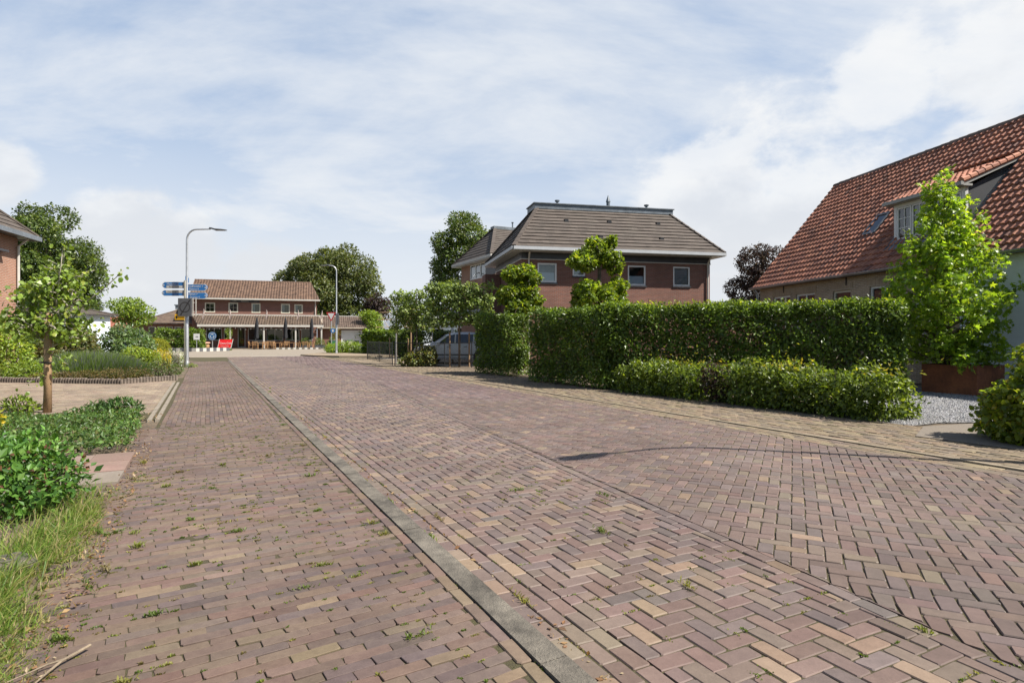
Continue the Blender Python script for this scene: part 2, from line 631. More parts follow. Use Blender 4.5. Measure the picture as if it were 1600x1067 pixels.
def lay(name, m, C, ang, hl, hw, z, tint, cham=0.0042, depth=0.03, clamp=None, jit=0.0022, tilt=0.007, rz=0.0017):
    """Paving bricks as real blocks: C centres (n,2), ang rotations, half sizes, z tops."""
    n = len(C)
    ang = np.broadcast_to(ang, n) + RNG.normal(0, 0.011, n)
    hl = np.broadcast_to(hl, n)
    hw = np.broadcast_to(hw, n)
    zz = np.broadcast_to(z, n) + RNG.normal(0, rz, n)
    ca, sa = np.cos(ang), np.sin(ang)
    # eight-sided outline: worn corners, each cut by its own amount
    sx = np.array([-1, 1, 1, 1, 1, -1, -1, -1.0])
    sy = np.array([-1, -1, -1, 1, 1, 1, 1, -1.0])
    cutx = np.array([1, 1, 0, 0, 1, 1, 0, 0.0])
    cuty = 1 - cutx
    cut = np.clip(np.abs(RNG.normal(0.0065, 0.004, (n, 4))), 0.002, 0.022)[:, [0, 1, 1, 2, 2, 3, 3, 0]]
    jx = RNG.normal(0, jit, (n, 4))[:, [0, 1, 1, 2, 2, 3, 3, 0]]
    jy = RNG.normal(0, jit, (n, 4))[:, [0, 1, 1, 2, 2, 3, 3, 0]]
    tx = RNG.normal(0, tilt, n)
    ty = RNG.normal(0, tilt, n)
    # the bed has settled in gentle waves
    zz = zz + 0.0016 * np.sin(C[:, 0] * 2.1 + C[:, 1] * 0.7) + 0.0014 * np.sin(C[:, 1] * 1.7 - C[:, 0] * 1.3 + 1.0)
    V = np.zeros((n, 24, 3))
    for lvl, (ins, dz) in enumerate(((0, -depth), (0, -cham * 1.3), (cham, 0))):
        lx = (hl[:, None] - ins - cut * cutx) * sx + jx
        ly = (hw[:, None] - ins - cut * cuty) * sy + jy
        V[:, lvl * 8:lvl * 8 + 8, 0] = C[:, 0, None] + lx * ca[:, None] - ly * sa[:, None]
        V[:, lvl * 8:lvl * 8 + 8, 1] = C[:, 1, None] + lx * sa[:, None] + ly * ca[:, None]
        V[:, lvl * 8:lvl * 8 + 8, 2] = (zz + dz)[:, None] + (lx * tx[:, None] + ly * ty[:, None])
    if clamp is not None:
        V = clamp(V)
    q = np.array([(16, 17, 18, 19), (16, 19, 20, 23), (20, 21, 22, 23)] + [(8 + i, 8 + (i + 1) % 8, 16 + (i + 1) % 8, 16 + i) for i in range(8)] + [(i, (i + 1) % 8, 8 + (i + 1) % 8, 8 + i) for i in range(8)])
    F = (np.arange(n)[:, None, None] * 24 + q[None]).reshape(-1, 4)
    T = np.repeat(tint, len(q), axis=0)
    return tag(np_mesh(name, V.reshape(-1, 3), F, m, T), kind='structure')


def palette(n, cols, w, var=0.09):
    cols = np.array(cols)
    i = RNG.choice(len(cols), n, p=np.array(w) / sum(w))
    t = cols[i] * RNG.normal(1, var, (n, 1)) * RNG.normal(1, 0.018, (n, 3))
    return np.clip(t, 0.01, 0.9)


def road_xy(s, t):
    return np.stack([RO.x + RD.x * s + RN.x * t, RO.y + RD.y * s + RN.y * t], axis=-1)


def st_of(V):
    rx, ry = V[..., 0] - RO.x, V[..., 1] - RO.y
    det = RD.x * RN.y - RD.y * RN.x
    return (rx * RN.y - ry * RN.x) / det, (ry * RD.x - rx * RD.y) / det


def clamp_st(t0, t1, s0=-99, s1=99):
    def f(V):
        s, t = st_of(V)
        a = t0(s) if callable(t0) else t0
        b = t1(s) if callable(t1) else t1
        t = np.clip(t, a, b)
        s = np.clip(s, s0, s1)
        V[..., :2] = road_xy(s, t)
        return V
    return f


def herring(s0, s1, t0, t1, rot, L=0.206, W=0.103, inside=None):
    """Herringbone centres in road coordinates (s, t), angles measured from RN towards RD."""
    rng = int((max(abs(s0), abs(s1)) + max(abs(t0), abs(t1))) / W) + 4
    i, j = np.meshgrid(np.arange(-rng, rng), np.arange(-rng, rng), indexing='ij')
    i, j = i.ravel(), j.ravel()
    k = (i - j) % 4
    h, v = k == 0, k == 3
    x = np.concatenate([(i[h] + 1.0) * W, (i[v] + 0.5) * W])
    y = np.concatenate([(j[h] + 0.5) * W, (j[v] + 1.0) * W])
    a = np.concatenate([np.zeros(h.sum()), np.full(v.sum(), math.pi / 2)])
    c, s_ = math.cos(rot), math.sin(rot)
    t, s = x * c - y * s_, x * s_ + y * c
    ok = (s > s0) & (s < s1) & (t > t0 - 0.06) & (t < t1 + 0.06)
    s, t, a = s[ok], t[ok], a[ok] + rot
    if inside is not None:
        e = 0.0985 * np.abs(np.cos(a)) + 0.0465 * np.abs(np.sin(a))
        ok = inside(s, t, e * 0.82)
        s, t, a = s[ok], t[ok], a[ok]
    return s, t, a


def tdiv(s):
    return np.clip(2.13 + 0.098 * s, 1.5, 3.25)


ROAD_Z = -0.03
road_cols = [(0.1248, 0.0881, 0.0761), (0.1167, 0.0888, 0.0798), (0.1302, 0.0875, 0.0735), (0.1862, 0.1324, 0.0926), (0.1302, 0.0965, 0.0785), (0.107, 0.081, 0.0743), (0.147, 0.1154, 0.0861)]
S_END = 43.0
G = poly_sheet('ground', [(1500 * math.cos(a), 1500 * math.sin(a)) for a in np.linspace(0, 2 * math.pi, 64, endpoint=False)], -0.11, M['lawn'])
poly_sheet('roadbed', [P(-11, -2.3)[:2], P(-11, 8.6)[:2], P(S_END, 8.6)[:2], P(S_END, -2.3)[:2]], -0.0382, M['joint'])
poly_sheet('sidewalk_bed', [P(-11, -2.14)[:2], P(-11, -0.14)[:2], P(34, -0.14)[:2], P(34, -2.02)[:2]], -0.0098, M['joint'])
poly_sheet('far_sidewalk_bed', [P(-11, 6.445)[:2], P(-11, 8.55)[:2], P(36, 8.55)[:2], P(36, 6.445)[:2]], -0.019, M['joint'])

# main carriageway: herringbone turned to the traffic, a plain band beside the left kerb, border courses between
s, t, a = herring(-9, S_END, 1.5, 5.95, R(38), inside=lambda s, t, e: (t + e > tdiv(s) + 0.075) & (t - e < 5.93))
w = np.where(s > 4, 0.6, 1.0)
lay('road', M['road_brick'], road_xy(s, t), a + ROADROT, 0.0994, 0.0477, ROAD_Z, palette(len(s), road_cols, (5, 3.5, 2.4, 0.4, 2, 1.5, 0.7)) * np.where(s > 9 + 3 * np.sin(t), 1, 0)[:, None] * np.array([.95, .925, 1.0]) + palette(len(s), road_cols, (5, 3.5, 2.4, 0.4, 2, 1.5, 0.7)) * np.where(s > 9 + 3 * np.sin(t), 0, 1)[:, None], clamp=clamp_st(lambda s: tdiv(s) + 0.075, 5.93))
s, t, a = herring(-9, S_END, 0.2, 3.3, 0.0, inside=lambda s, t, e: (t + e > 0.325) & (t - e < tdiv(s) - 0.04))
lay('road_band', M['road_brick'], road_xy(s, t), a + ROADROT, 0.0994, 0.0477, ROAD_Z, palette(len(s), road_cols, (4, 2.6, 3, 1.5, 3, 1.4, 0.8)), clamp=clamp_st(0.325, lambda s: tdiv(s) - 0.04))


def courses(name, m, lanes, s0, s1, cols, w, L=0.206, hw=0.0465, z=ROAD_Z, tf=None, skew=0.0):
    S, T, A = [], [], []
    for k, t0 in enumerate(lanes):
        ss = np.arange(s0 + (k % 2) * L * 0.5, s1, L)
        S.append(ss)
        T.append((tf(ss) if tf else 0) + np.full(len(ss), t0))
        A.append(np.full(len(ss), math.pi / 2 + skew))
    S, T, A = np.concatenate(S), np.concatenate(T), np.concatenate(A)
    return lay(name, m, road_xy(S, T), A + ROADROT, L / 2 - 0.003, hw + 0.0018, z, palette(len(S), cols, w))


courses('road_border', M['road_brick'], [0.018], -9, S_END, road_cols, (4, 5, 1, 0.6, 1, 4, 1), tf=tdiv, skew=-0.09)
courses('road_gutter', M['road_brick'], [0.062, 0.166, 0.270], -9, S_END, road_cols, (4, 2, 3, 2.4, 3, 0.4, 2), L=0.19, z=ROAD_Z - 0.001)
verge_cols = [(0.165, 0.128, 0.092), (0.145, 0.115, 0.09), (0.18, 0.132, 0.092), (0.2, 0.16, 0.105)]
courses('road_edge_gutter', M['verge_brick'], [5.985, 6.09, 6.195, 6.30], -9, S_END, verge_cols, (3, 3, 2, 2), L=0.206)

# left kerb: worn concrete strip in lengths
mb = MB()
s = -9.0
while s < 33.5:
    L = 0.992
    tint = 1
    a0, a1 = P(s, -0.15), P(s, 0.0)
    b0, b1 = P(s + L, -0.15), P(s + L, 0.0)
    j = random.uniform(-0.004, 0.004)
    v = [(*a0[:2], -0.1), (*a1[:2], -0.1), (*b1[:2], -0.1), (*b0[:2], -0.1),
         (*a0[:2], 0.012 + j), (*P(s, -0.022)[:2], 0.018 + j), (*P(s + L, -0.022)[:2], 0.018 + j), (*b0[:2], 0.012 + j),
         (*a1[:2], -0.006 + j), (*b1[:2], -0.006 + j)]
    mb.add(v, [(4, 5, 6, 7), (5, 8, 9, 6), (8, 1, 2, 9), (0, 4, 7, 3), (0, 1, 8, 5, 4), (3, 7, 6, 9, 2)])
    s += 1.0
tag(mb.build('kerb', M['concrete']), kind='structure')
# curve of the kerb into the side of the junction
mb = MB()
mb.prism([(*P(-9, 6.36)[:2], -0.1), (*P(-9, 6.44)[:2], -0.1), (*P(36, 6.44)[:2], -0.1), (*P(36, 6.36)[:2], -0.1)], (0, 0, 0.088))
tag(mb.build('edge_kerb', m_plain('pale_kerb', (0.24, 0.195, 0.135), 0.9, var=0.2, scale=5, bump=0.5)), kind='structure')

# left pavement: narrow bricks across the walk near, along it past the driveway
walk_cols = [(0.1203, 0.0838, 0.0686), (0.1102, 0.081, 0.07), (0.1277, 0.093, 0.07), (0.0955, 0.0717, 0.0663), (0.1203, 0.0788, 0.0647), (0.1568, 0.1154, 0.0797)]
LW, LH = 0.212, 0.071
S, T, A = [], [], []
for k, s in enumerate(np.arange(-8.5, 4.7, LH)):
    tt = np.arange(-2.16 + (k % 2) * LW / 2 + random.uniform(-.02, .02), -0.24, LW)
    S.append(np.full(len(tt), s) + 0.10 * (tt + 1.1) + 0.015 * np.sin(tt * 2 + s))
    T.append(tt)
    A.append(np.full(len(tt), 0.10))
for k, t in enumerate(np.arange(-2.0, -0.26, LH)):
    ss = np.arange(4.75 + (k % 2) * LW / 2, 33, LW)
    S.append(ss)
    T.append(np.full(len(ss), t) + 0.012 * np.sin(ss * 0.9))
    A.append(np.full(len(ss), math.pi / 2))
S, T, A = map(np.concatenate, (S, T, A))
ok = (T < -0.24)
S, T, A = S[ok], T[ok], A[ok]
lay('sidewalk', M['walk_brick'], road_xy(S, T), A + ROADROT, LW / 2 - 0.0012, LH / 2 - 0.0022, -0.004, palette(len(S), walk_cols, (4, 2.5, 2.4, 2.2, 2.0, 0.5)), cham=0.0018, rz=0.0016, tilt=0.012, clamp=clamp_st(-2.3, -0.228))
courses('sidewalk_border', M['walk_brick'], [-0.188], -8.5, 33, walk_cols, (4, 2, 3, 1, 3, 1), L=0.212, hw=0.034, z=-0.002)

# right pavement and verge
S, T, A = [], [], []
for k, t in enumerate(np.arange(6.50, 8.6, 0.104)):
    ss = np.arange(-9 + (k % 2) * 0.103, 36, 0.206)
    S.append(ss); T.append(np.full(len(ss), t)); A.append(np.full(len(ss), math.pi / 2))
S, T, A = map(np.concatenate, (S, T, A))
lay('far_sidewalk', M['verge_brick'], road_xy(S, T), A + ROADROT, 0.098, 0.047, -0.012, palette(len(S), verge_cols, (3, 3, 2, 2)), rz=0.003)

# driveway on the left, pale clinkers, with its double kerb strip
S, T, A = [], [], []
dr_cols = [(0.216, 0.1656, 0.1224), (0.1944, 0.1548, 0.1188), (0.2376, 0.1908, 0.1368), (0.18, 0.1332, 0.1044)]
for k, sv_ in enumerate(np.arange(7.0, 17.5, 0.104)):
    tt = np.arange(-15 + (k % 2) * 0.103, -2.25, 0.206)
    S.append(np.full(len(tt), sv_) + 0.40 * -(tt + 2.3) * 0.5); T.append(tt); A.append(np.full(len(tt), -0.2))
S, T, A = map(np.concatenate, (S, T, A))
lay('driveway', M['walk_brick'], road_xy(S, T), A + ROADROT, 0.0975, 0.047, -0.006, palette(len(S), dr_cols, (3, 3, 2, 2)), rz=0.002)
poly_sheet('driveway_bed', [P(5.8, -2.0)[:2], P(17.6, -2.0)[:2], P(24, -16)[:2], P(8, -16)[:2]], -0.017, M['joint'])
mb = MB()
for t0 in (-2.10, -2.22):
    for s in np.arange(5.6, 15.2, 0.4):
        a, b, c, d = P(s + .004, t0), P(s + .004, t0 - 0.065), P(s + 0.396, t0 - 0.065), P(s + 0.396, t0)
        mb.prism([(p.x, p.y, -0.08) for p in (a, d, c, b)], (0, 0, 0.09 + random.uniform(-.003, .003)))
tag(mb.build('driveway_kerb', m_plain('kerb_strip', (0.21, 0.18, 0.14), 0.9, var=0.15, scale=6, bump=0.4)), kind='structure')

# planted ground on the left
poly_sheet('garden_ground', [P(-9, -2.06)[:2], P(5.5, -2.08)[:2], P(6.9, -2.3)[:2], P(7.2, -4)[:2], P(9.4, -16)[:2], P(-9, -16)[:2]], -0.034, M['soil'])
poly_sheet('far_garden_ground', [(-34, 20.6), (-16.0, 19.0), (-11.6, 18.35), (-10.75, 20.0), (-11.2, 21.6), (-14.3, 28.0), (-18.5, 36), (-30, 45), (-60, 60), (-60, 30)], -0.030, M['soil'])

# private ground behind the right pavement
poly_sheet('plot_ground', [P(-9, 8.5)[:2], P(21.5, 8.5)[:2], P(21.5, 26)[:2], P(-9, 26)[:2]], -0.024, M['soil'])
poly_sheet('parking_court', [P(17.2, 9.2)[:2], P(36, 8.9)[:2], P(36, 40)[:2], P(17.2, 40)[:2]], -0.028, M['ring_paving'])
poly_sheet('side_path', [P(23.3, 6.5)[:2], P(31.5, 6.5)[:2], P(30.5, 14)[:2], P(24.2, 14)[:2]], -0.006, M['sand_path'])
poly_sheet('entry_path', [(5.75, 8.62), (6.5, 9.55), (7.75, 9.95), (9.2, 9.3), (8.2, 7.0), (6.7, 6.9)], -0.004, m_ground('path_paving', ((0.17, 0.145, 0.12), (0.15, 0.13, 0.11), (0.2, 0.17, 0.135)), 1.5))

# roundabout ring beyond the street, with the terrace in front of the cafe
poly_sheet('roundabout_road', [(-75, 60), (-48, 47), (-21.5, 42.5), (-17.8, 44.6), (-12.2, 47.5), (-8, 47.0), (-2, 52), (4, 62), (-8, 78), (-30, 76), (-48, 70.5), (-75, 74)], -0.026, M['ring_paving'])
poly_sheet('terrace_ground', [(-44, 69.6), (-36, 70.6), (-24.5, 74.4), (-13, 78.5), (-13, 90), (-46, 86)], 0.02, m_ground('terrace_paving', ((0.20, 0.155, 0.12), (0.17, 0.14, 0.11), (0.225, 0.19, 0.145)), 0.5), thick=0.1)
mb = MB()
mb.prism([(-26.8, 53.9, -0.02), (-22.4, 52.2, -0.02), (-22.35, 52.36, -0.02), (-26.7, 54.06, -0.02)], (0, 0, 0.004))
mb.prism([(-19.4, 44.95, -0.022), (-13.2, 48.35, -0.022), (-13.3, 48.55, -0.022), (-19.5, 45.15, -0.022)], (0, 0, 0.004))
tag(mb.build('road_markings', M['offwhite']), kind='structure')


def blocks(name, pts, n, label, cat, h, dep, m2=None):
    """Kerb of alternating painted blocks from point to point; a thing of its own."""
    a, b = Vector(pts[0]), Vector(pts[1])
    mb = MB()
    d = (b - a) / n
    nn = Vector((-d.y, d.x)).normalized() * dep
    for i in range(n):
        p, q = a + d * i, a + d * (i + 0.98)
        mb.prism([(p.x, p.y, -0.05), (q.x, q.y, -0.05), (q.x + nn.x, q.y + nn.y, -0.05), (p.x + nn.x, p.y + nn.y, -0.05)], (0, 0, h + 0.05), mat=i % 2)
    o = mb.build(name, [M['offwhite'], m2 or M['sign_grey']])
    return tag(o, label, cat)


blocks('striped_kerb', ((-34.2, 60.2), (-31.4, 60.0)), 7, 'black and white block kerb edging the hedge island behind the lamp post', 'kerb', 0.32, 0.5, None)
blocks('striped_kerb', ((-31.35, 60.0), (-29.7, 63.6)), 10, 'slanting black and white block kerb in front of the red board', 'kerb', 0.32, 0.5, None)
blocks('white_kerb', ((-27.6, 70.8), (-22.9, 72.6)), 16, 'low white block kerb along the cafe terrace', 'kerb', 0.18, 0.35, M['concrete'])
poly_sheet('island_ground', [(-34.2, 60.5), (-31.4, 60.3), (-29.9, 63.8), (-31, 67), (-40, 68), (-42, 62)], 0.16, M['lawn'], thick=0.2)

poly_sheet('corner_pavement', [(-16.3, 46.6), (-16.6, 52.8), (-13.0, 52.0), (-8.4, 46.2), (-10.2, 43.6), (-12.4, 43.4), (-14.6, 44.6)], 0.07, M['sand_path'], thick=0.15)

# slab of reddish stone tiles beside the walk
mb = MB()
for i in range(3):
    for j in range(4):
        a = P(0.62 + i * 0.56, -2.16 - j * 0.40)
        c = [P(0.62 + i * 0.56 + p, -2.16 - j * 0.40 - q) for p, q in ((0.005, 0.005), (0.555, 0.005), (0.555, 0.395), (0.005, 0.395))]
        g = random.uniform(0.85, 1.1)
        tn = random.choice([(0.215 * g, 0.138 * g, 0.114 * g), (0.23 * g, 0.165 * g, 0.138 * g), (0.205 * g, 0.172 * g, 0.142 * g)])
        mb.prism([(p.x, p.y, -0.06) for p in (c[0], c[3], c[2], c[1])], (0, 0, 0.085 + random.uniform(-.004, .004)), tint=tn)
tag(mb.build('stepping_slab', m_tint('stone_slab', rough=0.85, scale=5, var=0.25, bump=0.4, moss=(0.14, 0.115, 0.085), moss_scale=2.0, moss_lo=0.4, moss_hi=0.7, moss_amt=0.7)), 'reddish stone slab path set between the ground cover and the evergreen shrub', 'stone slab')
# ================================================================== plants

TEMPL = {
    # verts (axis, side, normal) in leaf lengths, faces
    'oval': ([(0, 0, 0), (.42, .28, .07), (1, 0, -.06), (.42, -.28, .07)], [(0, 1, 2, 3)]),
    'long': ([(0, 0, 0), (.4, .16, .05), (1, 0, -.12), (.4, -.16, .05)], [(0, 1, 2, 3)]),
    'round': ([(0, 0, 0), (.3, .36, .08), (.75, .3, .03), (1, 0, -.08), (.75, -.3, .03), (.3, -.36, .08)], [(0, 1, 2, 3, 4, 5)]),
    'star': ([(0, 0, 0), (.16, .30, .0), (.02, .55, -.08), (.36, .24, .03), (.62, .58, -.1), (.60, .16, .03), (1.05, 0, -.12), (.60, -.16, .03), (.62, -.58, -.1), (.36, -.24, .03), (.02, -.55, -.08), (.16, -.30, 0)],
             [(0, 1, 2, 3), (3, 4, 5, 0), (5, 6, 7, 0), (7, 8, 9, 0), (9, 10, 11, 0)]),
    'lobed': ([(0, 0, 0), (.25, .34, .04), (.62, .44, -.05), (.66, .2, .04), (1, 0, -.1), (.66, -.2, .04), (.62, -.44, -.05), (.25, -.34, .04)], [(0, 1, 2, 3), (0, 3, 4, 5), (0, 5, 6, 7)]),
    'blade': ([(0, -.012, 0), (0, .012, 0), (.5, .009, .10), (.5, -.009, .10), (1, 0, .0)], [(0, 1, 2, 3), (3, 2, 4, 4)]),
}


def norm(v):
    return v / np.maximum(np.linalg.norm(v, axis=-1, keepdims=True), 1e-6)


def leaf_arrays(Pt, Nn, size, kind='oval', spread=0.8, droop=0.25, svar=0.25, up=0.0):
    """Leaves at points Pt that look along normals Nn; returns V, F, faces per leaf."""
    n = len(Pt)
    rnd = norm(RNG.normal(0, 1, (n, 3)))
    A = norm(Nn * 0.55 + rnd * spread + np.array([0, 0, -droop + up]))
    # blade faces roughly outwards and up
    Z = Nn * 0.7 + np.array([0, 0, 0.55]) + RNG.normal(0, 0.45, (n, 3))
    B = norm(np.cross(A, Z))
    Cn = norm(np.cross(B, A))
    sz = size * np.clip(RNG.normal(1, svar, n), 0.45, 1.7)
    tv, tf = TEMPL[kind]
    tv = np.array(tv)
    V = Pt[:, None, :] + (A[:, None, :] * tv[None, :, 0, None] + B[:, None, :] * tv[None, :, 1, None] - Cn[:, None, :] * -tv[None, :, 2, None]) * sz[:, None, None]
    return V, tv, tf, sz


def leaf_mesh(name, Pt, Nn, size, cols, m, kind='oval', parent=None, weights=None, cvar=0.18, extra=None, clump=None, **kw):
    """One foliage mesh. cols: palette; clump: per-leaf brightness of the shoot it belongs to."""
    n = len(Pt)
    V, tv, tf, _ = leaf_arrays(Pt, Nn, size, kind, **kw)
    k = len(tv)
    cols = np.array(cols)
    w = np.ones(len(cols)) if weights is None else np.array(weights, dtype=float)
    T = cols[RNG.choice(len(cols), n, p=w / w.sum())] * np.clip(RNG.normal(1, cvar, (n, 1)), 0.4, 1.8)
    if clump is not None:
        T = T * clump[:, None]
    if all(len(f) == len(tf[0]) for f in tf) and kind != 'blade':
        tfa = np.array(tf)
        F = (np.arange(n)[:, None, None] * k + tfa[None]).reshape(-1, tfa.shape[1])
        T = np.repeat(T, len(tf), axis=0)
    else:
        tfa = np.array([(0, 1, 2), (0, 2, 3), (3, 2, 4)])
        F = (np.arange(n)[:, None, None] * k + tfa[None]).reshape(-1, 3)
        T = np.repeat(T, 3, axis=0)
    V = V.reshape(-1, 3)
    fm = None
    mats = [m]
    if extra is not None:       # (V, F list/array with same width, tint, material)
        eV, eF, eT, eM = extra
        F = np.concatenate([F, np.asarray(eF) + len(V)])
        V = np.concatenate([V, eV])
        fm = np.concatenate([np.zeros(len(T)), np.ones(len(eT))])
        T = np.concatenate([T, eT])
        mats = [m, eM]
    return np_mesh(name, V, F, mats, T, fm, parent=parent)


def blob_points(blobs, density, depth=0.35, flat=1.0, rough=0.12, lower=0.0):
    """Points near the skins of many ellipsoids (centre, radii); skips what lies deep inside another."""
    Ps, Ns, Cl = [], [], []
    Cc = np.array([b[0] for b in blobs], dtype=float)
    Rr = np.array([b[1] if hasattr(b[1], '__len__') else (b[1],) * 3 for b in blobs], dtype=float)
    for i, (c, r) in enumerate(zip(Cc, Rr)):
        area = 4 * math.pi * ((r[0] * r[1]) ** 1.6 / 3 + (r[0] * r[2]) ** 1.6 / 3 + (r[1] * r[2]) ** 1.6 / 3) ** (1 / 1.6)
        n = max(6, int(area * density))
        d = norm(RNG.normal(0, 1, (n, 3)))
        rad = 1 - depth * RNG.random(n) ** 1.8 + RNG.normal(0, rough, n)
        p = c + d * r * rad[:, None]
        nn = norm(d / r)
        q = (p[:, None, :] - Cc[None]) / Rr[None]
        inside = (np.linalg.norm(q, axis=2) < 0.72)
        inside[:, i] = False
        ok = ~inside.any(axis=1)
        if lower:
            ok &= RNG.random(n) < np.where(nn[:, 2] < -0.3, lower, 1.0)
        Ps.append(p[ok]); Ns.append(nn[ok]); Cl.append(np.full(ok.sum(), random.uniform(0.82, 1.18)))
    return np.concatenate(Ps), np.concatenate(Ns), np.concatenate(Cl)


def limb(a, b, bend, n=6):
    a, b = Vector(a), Vector(b)
    out = []
    for i in range(n + 1):
        t = i / n
        p = a.lerp(b, t)
        p += Vector((random.uniform(-bend, bend), random.uniform(-bend, bend), random.uniform(-bend, bend) * 0.5 + bend * math.sin(t * math.pi))) * (0 if i in (0, n) else 1)
        out.append(p)
    return out


def crown_blobs(c, rx, ry, rz, n, br, seed, pts=None, shell=0.75, zmin=-0.85):
    """Foliage clumps spread over and through an ellipsoid crown of uneven outline."""
    rs = random.Random(seed)
    out = []
    for i in range(n):
        while True:
            d = Vector((rs.gauss(0, 1), rs.gauss(0, 1), rs.gauss(0, 1))).normalized()
            if d.z > zmin:
                break
        k = shell + (1 - shell) * rs.random() - (0.45 * rs.random() if rs.random() < 0.3 else 0)
        b = br * rs.uniform(0.65, 1.3)
        out.append(((c[0] + d.x * (rx - b * 0.6) * k, c[1] + d.y * (ry - b * 0.6) * k, c[2] + d.z * (rz - b * 0.5) * k), (b, b, b * 0.75)))
    return out


def tree(name, label, base, h, crown_c, rad, nblob, br, leaf, dens, cols, seed, trunk_r=0.16, m='leaf', kind='oval', group=None, cat='tree', bark='bark', weights=None, limbs=None, **kw):
    """Tapered trunk with limbs that reach the clumps of the crown."""
    t = thing(name, label, cat, base, 0, group)
    rs = random.Random(seed + 5)
    blobs = crown_blobs(crown_c, rad[0], rad[1], rad[2], nblob, br, seed)
    mb = MB()
    top = Vector((crown_c[0], crown_c[1], crown_c[2] + rad[2] * 0.45))
    tp = limb((0, 0, -0.1), top, trunk_r * 0.7, 8)
    mb.tube(tp, [trunk_r * (1.25 if i == 0 else 1 - 0.85 * i / 8) for i in range(9)], 9)
    for b in blobs[:limbs or min(len(blobs), 26)]:
        c = Vector(b[0])
        f = min(0.92, max(0.2, (c.z - rad[2] * 0.55) / max(top.z, 0.1) * rs.uniform(0.55, 0.9)))
        i = f * 8
        p = tp[int(i)].lerp(tp[min(8, int(i) + 1)], i - int(i))
        mb.tube(limb(p, c, 0.12 * (c - p).length * 0.4, 4), [trunk_r * 0.42, trunk_r * 0.33, trunk_r * 0.24, trunk_r * 0.16, trunk_r * 0.07], 6)
    mb.build('trunk', M[bark], t, smooth=True)
    Pt, Nn, cl = blob_points(blobs, dens)
    leaf_mesh('crown', Pt, Nn, leaf, cols, M[m], kind, t, weights, clump=cl, **kw)
    return t


def box_hedge_points(length, width, height, dens, faces=('front', 'back', 'top', 'left', 'right'), depth=0.16, z0=0.05, bulge=0.06, round_=0.12):
    """Points on the skin of a clipped hedge: x along, y across (front at y=0), z up."""
    Ps, Ns = [], []
    spec = {'front': (length, height, lambda u, v: (u, 0 * u, v), (0, -1, 0)), 'back': (length, height, lambda u, v: (u, 0 * u + width, v), (0, 1, 0)),
            'top': (length, width, lambda u, v: (u, v, 0 * u + height), (0, 0, 1)), 'left': (width, height, lambda u, v: (0 * u, u, v), (-1, 0, 0)),
            'right': (width, height, lambda u, v: (0 * u + length, u, v), (1, 0, 0))}
    for f in faces:
        a, b, fn, nn = spec[f]
        n = int(a * b * dens * (1.25 if f == 'top' else 1))
        u, v = RNG.random(n) * a, RNG.random(n) * b
        p = np.stack(fn(u, v), axis=1)
        nn = np.array(nn, dtype=float)
        bump = bulge * (np.sin(u * 2.1 + 0.7) * 0.6 + np.sin(u * 5.3 + v * 4.1) * 0.5 + np.sin(v * 6.3 + u * 1.1) * 0.4)
        d = -depth * RNG.random(n) ** 1.6 + bump + RNG.normal(0, 0.02, n)
        if f == 'top':
            d += np.where(RNG.random(n) < 0.05, RNG.random(n) * 0.13, 0)
        p = p + nn * d[:, None]
        N3 = np.tile(nn, (n, 1)) + np.array([0, 0, 0.15])
        # rounded edges
        ez = np.clip((p[:, 2] - (height - round_)) / round_, 0, 1)
        if f in ('front', 'back'):
            p[:, 1] -= nn[1] * ez ** 2 * round_ * 0.6
        if f in ('left', 'right'):
            p[:, 0] -= nn[0] * ez ** 2 * round_ * 0.6
        p[:, 2] = np.maximum(p[:, 2], z0)
        Ps.append(p); Ns.append(norm(N3))
    return np.concatenate(Ps), np.concatenate(Ns)


def twig_core(x0, x1, y0, y1, z0, z1, dens, tint=(0.05, 0.035, 0.02)):
    """A tangle of twigs and stems inside a hedge, as flat slivers."""
    n = max(20, int((x1 - x0) * (y1 - y0) * (z1 - z0) * dens))
    p = np.stack([RNG.uniform(x0, x1, n), RNG.uniform(y0, y1, n), RNG.uniform(z0, z1, n)], axis=1)
    d = norm(RNG.normal(0, 1, (n, 3)) * np.array([1, 1, 0.9]) + np.array([0, 0, 0.5]))
    s = norm(np.cross(d, RNG.normal(0, 1, (n, 3))))
    L = RNG.uniform(0.25, 0.6, n)[:, None]
    w = 0.012
    V = np.stack([p - s * w, p + s * w, p + d * L + s * w * 0.4, p + d * L - s * w * 0.4], axis=1).reshape(-1, 3)
    F = np.arange(n * 4).reshape(-1, 4)
    return V, F, np.tile(np.array(tint), (n, 1)), M['bark']


